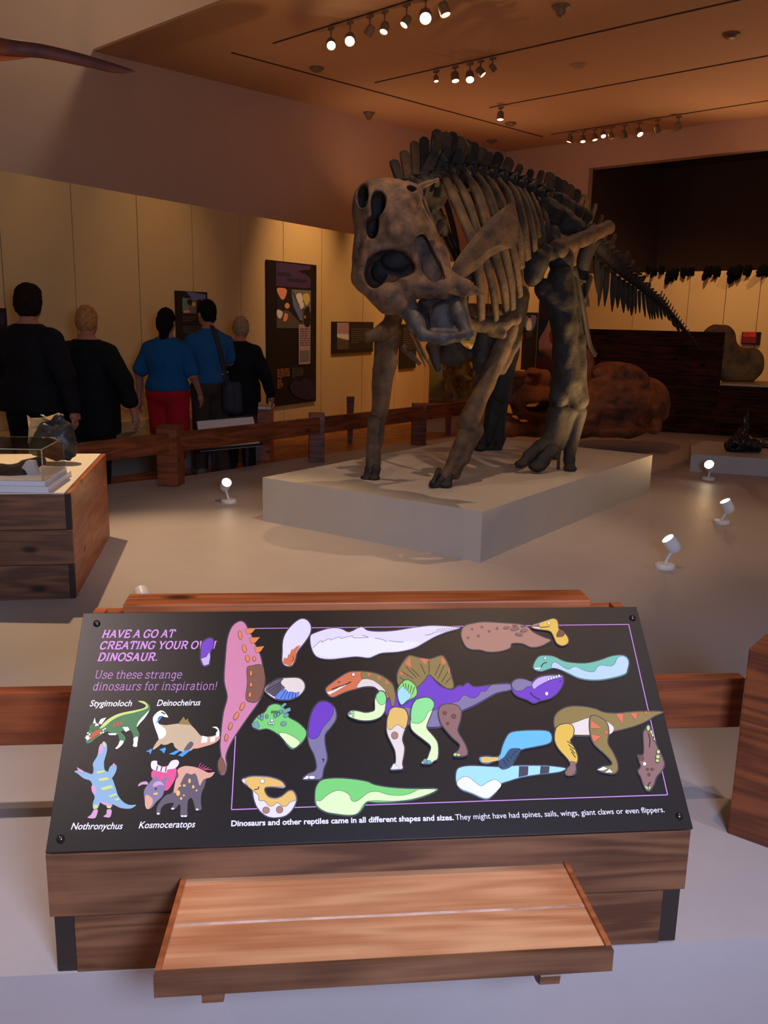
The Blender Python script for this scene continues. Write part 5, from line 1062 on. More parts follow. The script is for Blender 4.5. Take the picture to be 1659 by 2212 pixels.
# skull -----------------------------------------------------------
SY0 = 5.4
def S(px, py, dy=0.0): return T(px, py, SY0 + dy)
u_ = SY0 / FPX
def px3(a, b, c): return (a * u_, b * u_, c * u_)
prims = [
    E(S(842, 455, .12), px3(72, 66, 62), .05), E(S(838, 425, .16), px3(66, 60, 32), .04), E(S(880, 420, .22), px3(34, 40, 24), .04),
    E(S(802, 455, .10), px3(40, 60, 62), .04), E(S(868, 510, .10), px3(70, 60, 60), .06), E(S(815, 560, .12), px3(52, 66, 70), .05),
    K(S(795, 500, .08), S(786, 600, .06), 26 * u_, 24 * u_, .04), K(S(800, 600, .04), S(838, 648, .0), 34 * u_, 30 * u_, .05),
    K(S(905, 500, .14), S(942, 560, .12), 30 * u_, 26 * u_, .04), K(S(942, 560, .12), S(955, 612, .08), 28 * u_, 22 * u_, .04), K(S(950, 602, .06), S(1004, 622, .05), 28 * u_, 17 * u_, .03), K(S(1004, 622, .05), S(1042, 634, .04), 17 * u_, 4 * u_, .02),
    K(S(885, 618, -.02), S(960, 622, .02), 26 * u_, 24 * u_, .04), E(S(865, 600, .14), px3(60, 50, 40), .05), K(S(848, 640, -.02), S(868, 655, -.02), 28 * u_, 24 * u_, .03), K(S(908, 402, .24), S(945, 388, .3), 7 * u_, 4 * u_, .02),
    # brow and cheek ridges
    K(S(800, 415, .0), S(800, 470, -.06), 7 * u_, 8 * u_, .03), K(S(838, 440, -.02), S(850, 500, -.06), 9 * u_, 12 * u_, .05), K(S(893, 515, .0), S(900, 590, -.02), 10 * u_, 12 * u_, .04),
    # openings
    E(S(784, 424, .0), px3(12.5, 80, 24), .012, 's'), E(S(817, 442, .0), px3(16.5, 75, 25), .012, 's'), E(S(811, 474, .0), px3(8, 75, 26), .012, 's'), E(S(804, 493, .0), px3(12, 70, 22), .012, 's'), E(S(776, 518, -.05), px3(5.5, 28, 19), .01, 's'),
    E(S(842, 566, .02), px3(40, 70, 24), .03, 's'), E(S(812, 588, .0), px3(24, 80, 34), .02, 's'), E(S(868, 580, .0), px3(28, 60, 18), .02, 's'),
    K(S(908, 524, .04), S(938, 590, .02), 15 * u_, 19 * u_, .015, 's', (1, 4.2, 1)), K(S(948, 575, .02), S(956, 600, .0), 5 * u_, 5 * u_, .01, 's', (1, 4, 1)), E(S(886, 412, .10), px3(13, 40, 8), .01, 's'), E(S(878, 434, .04), px3(20, 20, 4), .01, 's'),
]
# orbital lumps inside
skull = obj('skull', sdf_mesh('skull', prims, .0062, M_skull, noise=.003, nscale=24), sk)
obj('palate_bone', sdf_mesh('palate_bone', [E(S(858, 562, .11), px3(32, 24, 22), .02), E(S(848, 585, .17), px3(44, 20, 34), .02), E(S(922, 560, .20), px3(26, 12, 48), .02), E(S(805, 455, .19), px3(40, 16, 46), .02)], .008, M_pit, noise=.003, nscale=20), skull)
jp = [K(S(850, 650, .06), S(880, 664, .0), 24 * u_, 22 * u_, .03), K(S(878, 660, .0), S(900, 700, -.06), 19 * u_, 17 * u_, .03), K(S(900, 700, -.06), S(912, 724, -.12), 17 * u_, 12 * u_, .03), K(S(912, 724, -.12), S(958, 733, -.16), 11 * u_, 12 * u_, .02), K(S(958, 733, -.16), S(1012, 724, -.10), 12 * u_, 9 * u_, .02),
      K(S(1008, 720, -.08), S(992, 680, .0), 13 * u_, 16 * u_, .03), K(S(992, 680, .0), S(978, 645, .08), 18 * u_, 16 * u_, .03), E(S(962, 690, .05), px3(34, 18, 40), .03), K(S(935, 720, -.06), S(990, 722, -.04), 12 * u_, 12 * u_, .02), K(S(975, 645, .1), S(930, 648, .16), 16 * u_, 20 * u_, .03)]
jaw = obj('lower_jaw', sdf_mesh('lower_jaw', jp, .0065, M_jaw, noise=.003, nscale=26), skull)
obj('tongue_bone', sdf_mesh('tongue_bone', [K(S(915, 680, .15), S(930, 715, .1), 14 * u_, 9 * u_, .02), E(S(925, 660, .2), px3(24, 24, 20), .03)], .008, M_boned), skull)
# ---------------------------------------------------------------- small helpers for the rest
def cyl_between(name, a, b, ra, rb, m, parent, seg=16, caps=True):
    v, f = tube_vf([a, b], [ra, rb], seg, sub=1); return obj(name, mkmesh(name, v, f, m, False), parent)
M_lampw = mat('white_lamp_metal', rgb(225, 222, 222), 0.35)
M_lampb = mat('beige_lamp_metal', rgb(132, 104, 78), 0.45)
M_glow = mat('lamp_glow', (1, .8, .5), 0.5, emit=26.0, ecol=(1, 0.80, 0.52))
M_glow2 = mat('lamp_glow_dim', (1, .7, .4), 0.5, emit=5.0, ecol=(1, 0.66, 0.34))
M_off = mat('lamp_lens_off', rgb(70, 60, 48), 0.3)
def lamp_head(parent, c, d, r, L, m, glow, name='lamp_head'):
    """can shaped head centred at c pointing along d with a glowing lens"""
    d = unit(d); c = V3(*c)
    x = unit(np.cross(d, (0.3, 0.1, 1))); y = np.cross(d, x); F = frame(c, x, y, d)
    v, f = lathe_vf([(r * .72, -L / 2), (r * .86, -L / 2 + .006), (r, -L * .2), (r, L / 2), (r * .9, L / 2), (r * .88, L * .42)], 20)
    h = obj(name, mkmesh(name, v, f, m, False), parent, F)
    v, f = lathe_vf([(r * .86, L * .425), (r * .86, L * .44), (r * .4, L * .455)], 20)
    obj('lens', mkmesh('lens', v, f, glow, True), h, F)
    return h
# floor uplights
def uplight(px, py, hx, hy, label, tgt, power, r=.042, on=True, hgt=0.2):
    b = onz(px, py, PH); t = thing('floor_uplight', b, label, 'spotlight', 'small white spotlights on the platform')
    v, f = lathe_vf([(.062, 0), (.062, .018), (.056, .024), (.012, .026)], 24); obj('base', mkmesh('base', v, f, M_lampw), t, Matrix.Translation(Vector(b)))
    c = onY(hx, hy, b[1])
    d = unit(V3(*tgt) - c)
    tube('stem', [b + V3(0, 0, .02), b + (c - b) * .45 + V3(0.0, 0, 0), c - d * .03], [.011, .010, .012], M_lampw, t, seg=8)
    lamp_head(t, c, d, r, .10, M_lampw, M_glow if on else M_off)
    if power:
        s = spot(c + d * .065, V3(*tgt), power, 100, (1.0, 0.58, 0.24), .8, .03, 'uplight_beam')
    return t
SKC = (0.9, 7.0, 1.9)
uplight(1436, 1226, 1452, 1176, 'white floor spotlight nearest the right front corner of the pedestal', (0.5, 5.3, 1.9), 40)
uplight(1558, 1130, 1572, 1094, 'white floor spotlight at right, the middle one of the right hand three', (1.25, 6.7, 2.7), 330)
uplight(1530, 1036, 1534, 1008, 'white floor spotlight in front of the low grey plinth at far right', (1.9, 6.9, 1.7), 18, .05)
uplight(494, 1085, 487, 1048, 'white floor spotlight on the platform left of the pedestal', (-0.6, 5.6, 1.5), 10)
b = onz(318, 1291, PH)
t = thing('floor_uplight', V3(-1.05, 4.35, PH), 'half hidden white floor spotlight just above the console top edge', 'spotlight', 'small white spotlights on the platform')
c = onY(308, 1288, 4.35); b = V3(c[0], c[1], PH)
v, f = lathe_vf([(.062, 0), (.062, .018), (.056, .024), (.012, .026)], 24); obj('base', mkmesh('base', v, f, M_lampw), t, Matrix.Translation(Vector(b)))
tube('stem', [b + V3(0, 0, .02), b * .5 + c * .5, c], [.011, .010, .010], M_steel, t, seg=8)
lamp_head(t, c, (-.4, .9, .25), .04, .09, M_lampw, M_off)

# ceiling tracks and their spotlights
def track(name_label, p, q, lamps, first):
    a = onz(*p, CE - .001); b = onz(*q, CE - .001)
    d = unit(V3(b[0] - a[0], b[1] - a[1], 0))
    b = b + d * 3
    L = np.linalg.norm(b - a)
    o = box('lighting_track', (L, .022, .008), frame(a, d, (-d[1], d[0], 0), (0, 0, 1)), M_slot, None, 0, (L / 2, 0, -.004))
    tag(o, name_label, 'lighting track', 'lighting tracks on the ceiling')
    base = a
    for (px, py, lit, rr, dirn, lab) in lamps:
        # lamp hangs below the track line
        dn = ray(px, py); # find the point of this ray nearest to the track's vertical plane
        c = onvert(px, py, a, b)
        if c[2] > CE - .1: c[2] = CE - .16
        t = thing('track_spotlight', V3(c[0], c[1], CE - .02), lab, 'spotlight', 'spotlights on the ceiling tracks')
        box('adapter', (.09, .03, .03), frame(V3(c[0], c[1], CE - .025), d, (-d[1], d[0], 0), (0, 0, 1)), M_lampb, t, 0, (0, 0, -.015))
        tube('stem', [V3(c[0], c[1], CE - .05), V3(c[0], c[1], c[2] + .02)], [.009, .009], M_lampb, t, seg=6, sub=1)
        lamp_head(t, c, dirn, rr, rr * 2.3, M_lampb, (M_off, M_glow2, M_glow)[lit])
DV = (0.0, -.75, -.66)
track('nearest lighting track on the ceiling holding seven lamps', (590, 93), (877, 3),
      [(715, 94, 2, .056, (.1, -.8, -.6), 'round lit ceiling lamp, leftmost on the nearest track'), (756, 84, 2, .062, (.0, -.8, -.6), 'very bright ceiling lamp, second from the left on the nearest track'), (799, 66, 0, .05, (-.6, .3, -.8), 'unlit looking ceiling lamp between bright and dim ones on the nearest track'), (831, 60, 1, .05, (-.2, -.4, -.9), 'tilted dim gold ceiling lamp, fourth on the nearest track'),
       (878, 46, 1, .05, (-.5, -.3, -.8), 'small tilted gold ceiling lamp left of the brightest one'), (919, 34, 2, .068, (.0, -.8, -.6), 'brightest ceiling lamp, second from the right on the nearest track'), (959, 20, 1, .058, (.3, -.2, -.9), 'rightmost ceiling lamp of the nearest track, half lit')], 0)
track('second lighting track on the ceiling holding a cluster of five lamps', (810, 178), (1431, 37),
      [(942, 170, 1, .035, (.1, -.3, -.9), 'small ceiling lamp at the left end of the middle cluster'), (983, 166, 1, .055, (.1, -.3, -.9), 'bronze looking ceiling lamp left of the heart shaped glow'), (1015, 165, 2, .058, (.0, -.6, -.8), 'bright ceiling lamp in the centre of the middle cluster'), (1038, 155, 1, .05, (.6, -.2, -.7), 'slanted ceiling lamp right of the bright middle one'), (1064, 146, 0, .04, (.6, .3, -.6), 'dark ceiling lamp at the right end of the middle cluster')], 0)
track('third lighting track on the ceiling holding a single lamp', (1057, 232), (1659, 120),
      [(1081, 250, 2, .055, (.0, -.15, -1), 'single short cylindrical ceiling lamp above the skeleton back')], 0)
track('farthest lighting track on the ceiling with a row of small lamps', (1190, 290), (1659, 217),
      [(1231, 300, 1, .05, (-.3, 0, -1), 'first lamp from the left on the farthest track'), (1259, 300, 1, .05, (0, -.4, -1), 'second lamp from the left on the farthest track'), (1284, 296, 1, .05, (.2, -.3, -1), 'third lamp from the left on the farthest track'), (1303, 290, 2, .045, (0, -.6, -.8), 'fourth lamp from the left on the farthest track, glowing'), (1320, 293, 1, .045, (.4, 0, -1), 'fifth lamp from the left on the farthest track'),
       (1348, 290, 0, .05, (.4, .4, -.8), 'unlit lamp left of the brightest lamp of the farthest track'), (1380, 285, 2, .055, (.3, -.6, -.8), 'brightest lamp of the farthest track'), (1420, 278, 0, .05, (.4, .4, -.8), 'unlit lamp right of the brightest lamp of the farthest track'), (1465, 272, 0, .05, (.4, .4, -.8), 'unlit lamp at the right end of the farthest track')], 0)
# sprinklers and detectors
for px, py, lab in ((797, 243, 'small dark ceiling projector housing near the left wall'), (684, 146, 'flat dark ceiling fitting left of the second track'), (1212, 12, 'round ceiling detector at the top edge'), (1580, 73, 'dark double ceiling fitting at upper right'), (1103, 265, 'dark ceiling fitting beside the single lamp'), (1062, 303, 'small dark ceiling fitting above the skeleton spines'), (1251, 140, 'faint round ceiling vent right of the middle lamp cluster')):
    c = onz(px, py, CE)
    v, f = lathe_vf([(.10, 0), (.10, -.02), (.06, -.05), (.04, -.10 if px in (797, 1212) else -.055), (.01, -.12 if px in (797, 1212) else -.06)], 14)
    o = obj('ceiling_fitting', mkmesh('ceiling_fitting', v, [q[::-1] for q in f], M_lampb if px != 1251 else M_ceil), None, Matrix.Translation(Vector(c))); tag(o, lab, 'ceiling fitting', 'ceiling fittings')

# ---------------------------------------------------------------- wooden display box at the left with its case
LB0 = onz(163.9, 1293, PH); LB1 = onz(237.3, 1158.7, PH); LBH = 0.72
ru = unit(V3(LB1[0] - LB0[0], LB1[1] - LB0[1], 0)); fu2 = V3(-math.cos(.1669), -math.sin(.1669), 0)
LD = np.linalg.norm(LB1 - LB0); LB0[2] = LB1[2] = 0
lb = thing('display_box', LB0 + ru * .6 + fu2 * .6 + V3(0, 0, PH), 'wooden plank display box with white top at the left edge', 'display box')
FMt = frame(LB0, fu2, ru, (0, 0, 1))   # x left along the front, y away
FW = 1.7
# make x axis proper: use right handed frame
FMt = frame(LB0 + fu2 * FW, -fu2, -np.cross(-fu2, (0, 0, 1)) , (0, 0, 1))
hs = (LBH - PH)
for i in range(3):
    z0 = PH + hs * i / 3; z1 = PH + hs * (i + 1) / 3
    cut = 0.0 if i == 1 else 0.028
    box('plank', (FW - cut, .03, z1 - z0 - .003), FMt, M_brown, lb, .002, ((FW - cut) / 2, .015, (z0 + z1) / 2))
    if cut: box('end_block', (.026, .028, z1 - z0 - .003), FMt, M_end, lb, .001, (FW - .014, .017, (z0 + z1) / 2))
n2 = V3(-ru[1], ru[0], 0)
SMt = frame(LB0, ru, n2, (0, 0, 1))
box('side_panel', (LD - .032, .025, hs), SMt, M_orange, lb, .002, (LD / 2 + .016, .0125, PH + hs / 2))
def lbp(a, b): return LB0 + fu2 * a + ru * b
tq = [lbp(FW, .012), lbp(.03, .012), lbp(.03, LD - .02), lbp(FW, LD - .02)]
v, f = prism_vf([tuple(p[:2]) for p in tq], LBH - .02, LBH + .004); obj('white_top', mkmesh('white_top', v, f, M_white), lb)
v, f = prism_vf([tuple(p[:2]) for p in (lbp(FW, LD), lbp(.0, LD), lbp(.0, LD - .02), lbp(FW, LD - .02))], PH, LBH); obj('back_panel', mkmesh('back_panel', v, f, M_orange), lb)
# acrylic case: corners from the picture
zt = LBH + .004
ca = onz(104, 1064, zt)        # near right corner of its white foot
ch = thing('display_case', ca + V3(-.4, .3, 0), 'clear acrylic case with white stepped base on the wooden display box', 'display case')
cu_ = unit(V3(-1, -.02, 0)); cv_ = unit(onz(143, 1036, zt) - ca)
def cp_(a, b, z=0): p = ca + cu_ * a + cv_ * b; p[2] = z; return p
CWd, CDp = .75, float(np.linalg.norm(onz(143, 1036, zt) - ca)) + .12
v, f = prism_vf([tuple(cp_(a, b)[:2]) for a, b in ((CWd, 0), (0, 0), (0, CDp), (CWd, CDp))], zt, zt + .03); obj('base', mkmesh('base', v, f, M_whitep), ch)
v, f = prism_vf([tuple(cp_(a, b)[:2]) for a, b in ((CWd, .02), (.02, .02), (.02, CDp - .02), (CWd, CDp - .02))], zt + .03, zt + .055); obj('base', mkmesh('base', v, f, M_whitep), ch)
zc0 = zt + .055; zc1 = onY(128, 968, ca[1] + .2)[2]
zc1 = zt + .055 + .165
def pane(a0, b0, a1, b1, z0, z1, th=.006):
    p = cp_(a0, b0); q = cp_(a1, b1); u = unit(q - p); L = np.linalg.norm(q - p); n = V3(-u[1], u[0], 0)
    return box('pane', (L, th, z1 - z0), frame(p, u, n, (0, 0, 1)), M_glass, ch, .001, (L / 2, 0, (z0 + z1) / 2))
i = .03
pane(CWd, i, i, i, zc0, zc1); pane(i, i, i, CDp - i, zc0, zc1); pane(i, CDp - i, CWd, CDp - i, zc0, zc1)
v, f = prism_vf([tuple(cp_(a, b)[:2]) for a, b in ((CWd, i), (i, i), (i, CDp - i), (CWd, CDp - i))], zc1, zc1 + .006); obj('pane', mkmesh('pane', v, f, M_glass), ch)
# bright polished edges of the acrylic
M_edge = mat('acrylic_edge', rgb(190, 182, 150), 0.2, spec=.8)
for a, b in (((i, i), (i, i)),):
    tube('edge', [cp_(i, i, zc0), cp_(i, i, zc1)], [.003, .003], M_edge, ch, seg=6, sub=1)
tube('edge', [cp_(i, CDp - i, zc0), cp_(i, CDp - i, zc1)], [.003, .003], M_edge, ch, seg=6, sub=1)
tube('edge', [cp_(CWd, i, zc1), cp_(i, i, zc1), cp_(i, CDp - i, zc1), cp_(CWd, CDp - i, zc1)], [.0032] * 4, M_edge, ch, seg=6, sub=1)
M_fos = mat('dark_shiny_fossil', rgb(40, 34, 30), 0.35, col2=rgb(20, 17, 16), nscale=20, bump=.3, bscale=60)
def Q(px, py, Y): return onY(px, py, Y)
Yc = float(ca[1] + .22)
fo = obj('fossil_skull', sdf_mesh('fossil_skull', [E(Q(25, 1024, Yc), (.10, .06, .045), .03), K(Q(20, 1026, Yc), Q(88, 996, Yc + .05), .05, .022, .03), K(Q(88, 996, Yc + .05), Q(50, 1000, Yc + .05), .02, .02, .02), E(Q(-20, 1020, Yc), (.09, .06, .05), .04), E(Q(44, 1012, Yc - .05), (.02, .03, .015), .01, 's')], .006, M_fos, noise=.003, nscale=40))
tag(fo, 'dark elongated fossil skull inside the clear acrylic case', 'fossil')
sp_ = thing('specimen_support', Q(66, 1030, Yc), 'small white angular support under the fossil skull in the acrylic case', 'support')
pz_ = Q(66, 1030, Yc); 
v, f = prism_vf([(-.05, 0), (.05, 0), (.035, .05), (.03, .075), (-.01, .075), (-.035, .04)], -.02, .02)
obj('block', mkmesh('block', v, f, M_whitep), sp_, frame((pz_[0], pz_[1], zc0), (1, 0, 0), (0, 0, 1), (0, -1, 0)))
# tactile model with clear crest behind the case
Yt = LB1[1] - .42
mdl = thing('tactile_model', V3(*(onz(150, 993, zt))), 'dark sculpted skull model with a glossy clear crest behind the acrylic case', 'sculpture')
obj('model_body', sdf_mesh('model_body', [K(Q(126, 905, Yt), Q(140, 960, Yt), .035, .06, .04), K(Q(105, 930, Yt), Q(88, 955, Yt), .06, .05, .04), K(Q(140, 930, Yt), Q(158, 982, Yt), .055, .02, .03), E(Q(118, 950, Yt), (.11, .09, .08), .04), K(Q(120, 970, Yt), Q(150, 992, Yt), .05, .012, .03), K(Q(76, 970, Yt), Q(120, 980, Yt), .04, .04, .04)], .007, mat('dark_model', rgb(38, 40, 42), .4, bump=.3, bscale=40), noise=.004, nscale=30), mdl)
M_film = mat('glossy_crest', rgb(205, 180, 140), 0.12, spec=1.0, metal=.55, bump=.8, bscale=22)
pts = [(58, 897), (66, 903), (95, 902), (124, 893), (116, 912), (96, 924), (82, 938), (72, 952), (68, 968), (60, 958), (62, 925)]
v = [Q(x, y, Yt - .02 + .012 * math.sin(i * 2.1)) for i, (x, y) in enumerate(pts)]
n = len(v); tr = tessellate_polygon([[Vector((x, -y, 0)) for x, y in pts]])
vv = v + [p + V3(0, .006, 0) for p in v]
ff_ = [tuple(t) for t in tr] + [tuple(i + n for i in t[::-1]) for t in tr] + [(i, (i + 1) % n, (i + 1) % n + n, i + n) for i in range(n)]
obj('clear_crest', mkmesh('clear_crest', vv, ff_, M_film), mdl)
for a, b in (((124, 893), (138, 897)), ((88, 896), (102, 902)), ((155, 948), (165, 956))):
    tube('crest_tip', [Q(*a, Yt), Q(*b, Yt)], [.006, .004], M_film, mdl, seg=6, sub=1)

# ---------------------------------------------------------------- people
SKIN = mat('skin_warm', rgb(170, 108, 84), 0.6); SKIN2 = mat('skin_shade', rgb(150, 92, 74), 0.6)
def cloth(name, c): return mat('cloth_' + name, rgb(*c), 0.85, spec=.2, bump=.25, bscale=25)
def person(foot, H, yaw, label, top, bottom, hair, hairstyle='short', skin=SKIN, build=1.0, armL=None, armR=None, legs=None, sleeve='long', hem=0.0, pants='long', shoes=(30, 28, 30), head_turn=0.0, tilt=0.0, long_top=0.0, shoul=1.0):
    s = H / 1.75; root = thing('person', foot, label, 'person')
    c, sn = math.cos(yaw), math.sin(yaw)
    def P(x, y, z): x *= s; y *= s; z *= s; return V3(foot[0] + c * x - sn * y, foot[1] + sn * x + c * y, foot[2] + z)
    b = build
    legs = legs or [((-.10, .0), (-.12, .06)), ((.10, .0), (.12, -.08))]
    hd = P(0, .03 + tilt * .4, 1.63 - tilt * .1)
    R = s
    HR = np.array([[math.cos(yaw + head_turn), -math.sin(yaw + head_turn), 0], [math.sin(yaw + head_turn), math.cos(yaw + head_turn), 0], [0, 0, 1]])
    def HP(x, y, z): return hd + HR @ (V3(x, y, z) * s)
    head = [E(HP(0, 0, .02), V3(.078, .098, .115) * R, .02, 'u', HR), E(HP(0, .035, -.05), V3(.055, .06, .06) * R, .03, 'u', HR), E(HP(0, .10, -.01), V3(.012, .02, .022) * R, .01), E(HP(-.08, .0, -.005), V3(.012, .02, .03) * R, .006), E(HP(.08, .0, -.005), V3(.012, .02, .03) * R, .006),
            E(HP(-.03, .092, .02), V3(.014, .01, .008) * R, .006, 's'), E(HP(.03, .092, .02), V3(.014, .01, .008) * R, .006, 's'), E(HP(0, .095, -.05), V3(.024, .008, .005) * R, .004, 's'), K(P(0, 0, 1.45), HP(0, -.01, -.07), .058 * R, .055 * R, .03)]
    sw = .17 * shoul
    torso = [K(P(0, 0, 1.40), P(-sw * .85, 0, 1.355), .075 * R * b, .068 * R * b, .05), K(P(0, 0, 1.40), P(sw * .85, 0, 1.355), .075 * R * b, .068 * R * b, .05), E(P(0, 0, 1.25), V3(.165 * b, .115 * b, .20) * R, .06, 'u', np.array([[c, -sn, 0], [sn, c, 0], [0, 0, 1]])), E(P(0, .01, 1.05), V3(.145 * b, .105 * b, .18) * R, .06, 'u', np.array([[c, -sn, 0], [sn, c, 0], [0, 0, 1]])), K(P(0, 0, 1.42), P(0, 0, 1.48), .06 * R, .055 * R, .05)]
    hips = [E(P(0, -.01, .92), V3(.165 * b, .125 * b, .13) * R, .06, 'u', np.array([[c, -sn, 0], [sn, c, 0], [0, 0, 1]]))]
    arms = []; fore = []; hands = []; ua = []
    for sg, spec in ((-1, armL), (1, armR)):
        spec = spec or ((.27, -.02, 1.12), (.29, .06, .88))
        sh = P(sg * (sw + .01), 0, 1.355); el = P(sg * spec[0][0], spec[0][1], spec[0][2]); wr = P(sg * spec[1][0], spec[1][1], spec[1][2])
        ua += [K(sh, el, .056 * R * b, .044 * R * b, .03)]; fore += [K(el, wr, .043 * R, .027 * R, .02)]
        d = unit(wr - el); d = unit(d * .6 + V3(0, 0, -.6)); lat = unit(V3(c, sn, 0) * 1.0 - d * np.dot(V3(c, sn, 0), d)); fw = np.cross(lat, d)
        if fw @ V3(-sn, c, 0) < 0: fw = -fw
        pc_ = wr + d * .055 * R
        hands += [K(wr, pc_ + d * .02 * R, .024 * R, .03 * R, .015, 'u'), K(pc_ - fw * .015 * R, pc_ + fw * .015 * R, .026 * R, .026 * R, .012)]
        for fi, (o_, ln) in enumerate(((-.028, .062), (-.010, .078), (.009, .082), (.027, .072))):
            f0 = wr + d * .085 * R + fw * o_ * R; f1 = f0 + d * ln * .55 * R; f2 = f1 + unit(d * .8 - lat * sg * .6) * ln * .5 * R
            hands += [K(f0, f1, .0095 * R, .0085 * R, .004), K(f1, f2, .0085 * R, .007 * R, .003)]
        t0 = wr + d * .03 * R + fw * .022 * R; t1 = t0 + unit(d * .7 + fw * .8) * .045 * R; t2 = t1 + d * .03 * R
        hands += [K(t0, t1, .013 * R, .011 * R, .01), K(t1, t2, .010 * R, .008 * R, .004)]
    thigh = []; shin = []; feet = []
    for sg, (kn, ft) in zip((-1, 1), legs):
        hp = P(sg * .09, 0, .90); k_ = P(sg * abs(kn[0]), kn[1] + .02, .50); an = P(sg * abs(ft[0]), ft[1], .09)
        thigh += [K(hp, k_, .092 * R * b, .062 * R * b, .04)]; shin += [K(k_, an, .058 * R, .038 * R, .03), E((k_ * .65 + an * .35) - V3(-sn, c, 0) * .02 * R, V3(.05, .055, .11) * R, .04)]
        t = P(sg * abs(ft[0]) * 1.15, ft[1] + .15, .035); hl = P(sg * abs(ft[0]), ft[1] - .04, .04)
        feet += [K(hl, t, .04 * R, .036 * R, .02), K(an, hl, .042 * R, .042 * R, .02)]
    z0 = foot[2] + .001
    clipf = ((-99, -99, z0), (99, 99, 99))
    body = obj('body', sdf_mesh('body', head + torso + hips + ua + fore + hands + thigh + shin + feet, .0068, skin, clip=clipf), root)
    topm = cloth(*top); botm = cloth(*bottom)
    tp = list(torso) + [E(P(0, -.01, .98), V3(.17 * b, .125 * b, .12) * R, .06, 'u', np.array([[c, -sn, 0], [sn, c, 0], [0, 0, 1]]))]
    if long_top: tp += [K(P(-.07, -.01, .95), P(-.08, -.01, .95 - long_top), .14 * R * b, .13 * R * b, .06), K(P(.07, -.01, .95), P(.08, -.01, .95 - long_top), .14 * R * b, .13 * R * b, .06)]
    inf = .014
    for q in ua:
        if sleeve == 'short': A, B = q[1], q[1] + (q[2] - q[1]) * .82; tp.append(K(A, B, q[3] * 1.0, q[4] * 1.25, .02))
        else: tp.append(K(q[1], q[2], q[3] * 1.15, q[4] * 1.25, .03))
    for q in fore:
        if sleeve == 'long': tp.append(K(q[1], q[2], q[3] * 1.3, q[4] * 1.6, .02))
        elif sleeve == 'threequarter': tp.append(K(q[1], q[1] + (q[2] - q[1]) * .55, q[3] * 1.4, q[4] * 2.4, .02))
    zb = foot[2] + (0.95 - hem if not long_top else .95 - long_top) * s
    tpo = obj('top', sdf_mesh('top', tp, .008, topm, inflate=inf, clip=((-99, -99, zb), (99, 99, foot[2] + 1.485 * s)), noise=.004, nscale=16), root)
    if sleeve == 'short' and False: pass
    bt = list(hips) + [K(q[1], q[2], q[3] * 1.08, q[4] * 1.2, .03) for q in thigh]
    zlo = foot[2] + .07 * s
    if pants == 'long': bt += [K(q[1], q[2], q[3] * 1.25, q[4] * 1.7, .03) for q in shin if q[0] == 'k']
    else: bt += [K(q[1], q[1] + (q[2] - q[1]) * .6, q[3] * 1.3, q[3] * 1.15, .03) for q in shin if q[0] == 'k']; zlo = foot[2] + .24 * s
    bto = obj('trousers', sdf_mesh('trousers', bt, .008, botm, inflate=.010, clip=((-99, -99, zlo), (99, 99, foot[2] + 1.03 * s)), noise=.004, nscale=14), root)
    sh_ = cloth('shoe_%d' % shoes[0], shoes)
    for a in (0, 2): obj('shoe', sdf_mesh('shoe', feet[a:a + 2], .007, sh_, inflate=.008, clip=((-99, -99, z0), (99, 99, foot[2] + .10 * s))), root)
    hm = mat('hair_%d' % hair[0], rgb(*hair), .9, spec=.1, bump=.8, bscale=90, col2=tuple(x * .55 for x in rgb(*hair)), nscale=40)
    hr = [E(HP(0, -.012, .045), V3(.088, .105, .108) * R, .01, 'u', HR)]
    if hairstyle == 'short': hr += [E(HP(0, -.05, -.02), V3(.072, .055, .07) * R, .02, 'u', HR)]
    if hairstyle == 'full': hr += [E(HP(0, -.02, .0), V3(.10, .10, .11) * R, .03, 'u', HR), E(HP(0, .0, .09), V3(.085, .09, .06) * R, .03, 'u', HR)]
    if hairstyle == 'tail': hr += [E(HP(0, -.05, -.02), V3(.08, .07, .09) * R, .03, 'u', HR), K(HP(.01, -.08, -.02), HP(.01, -.10, -.15), .062 * R, .045 * R, .03), E(HP(-.05, -.02, -.02), V3(.05, .06, .09) * R, .03, 'u', HR)]
    if hairstyle == 'bob': hr += [E(HP(0, -.03, .0), V3(.09, .085, .085) * R, .03, 'u', HR)]
    hr += [E(HP(0, .115, -.035), V3(.075, .06, .105) * R, .01, 's', HR)]
    obj('hair', sdf_mesh('hair', hr, .006, hm, noise=.004, nscale=60), root)
    return root, P
ft = onY(60, 700, 7.6)
person(V3(ft[0], 7.6, FZ), 1.95, -.35, 'tall man in a dark suit seen from behind at far left', ('suit_black', (16, 15, 18)), ('trouser_black', (16, 16, 18)), (38, 26, 20), 'full', build=1.32, shoul=1.18, armL=((.33, -.02, 1.12), (.30, .06, .92)), armR=((.33, -.02, 1.12), (.36, .02, .86)), hem=.12, long_top=0.12)
ft = onY(197, 700, 8.3); 
person(V3(ft[0], 8.15, FZ), 1.79, -.25, 'blonde person in a loose black tunic seen from behind', ('tunic_black', (14, 13, 15)), ('leggings_black', (15, 14, 16)), (190, 130, 78), 'bob', build=1.42, shoul=1.1, sleeve='threequarter', long_top=.30, armL=((.28, .0, 1.12), (.26, .04, .84)), armR=((.36, -.02, 1.12), (.42, .04, .84)), shoes=(20, 20, 22))
f3 = onz(366, 1040, FZ); 
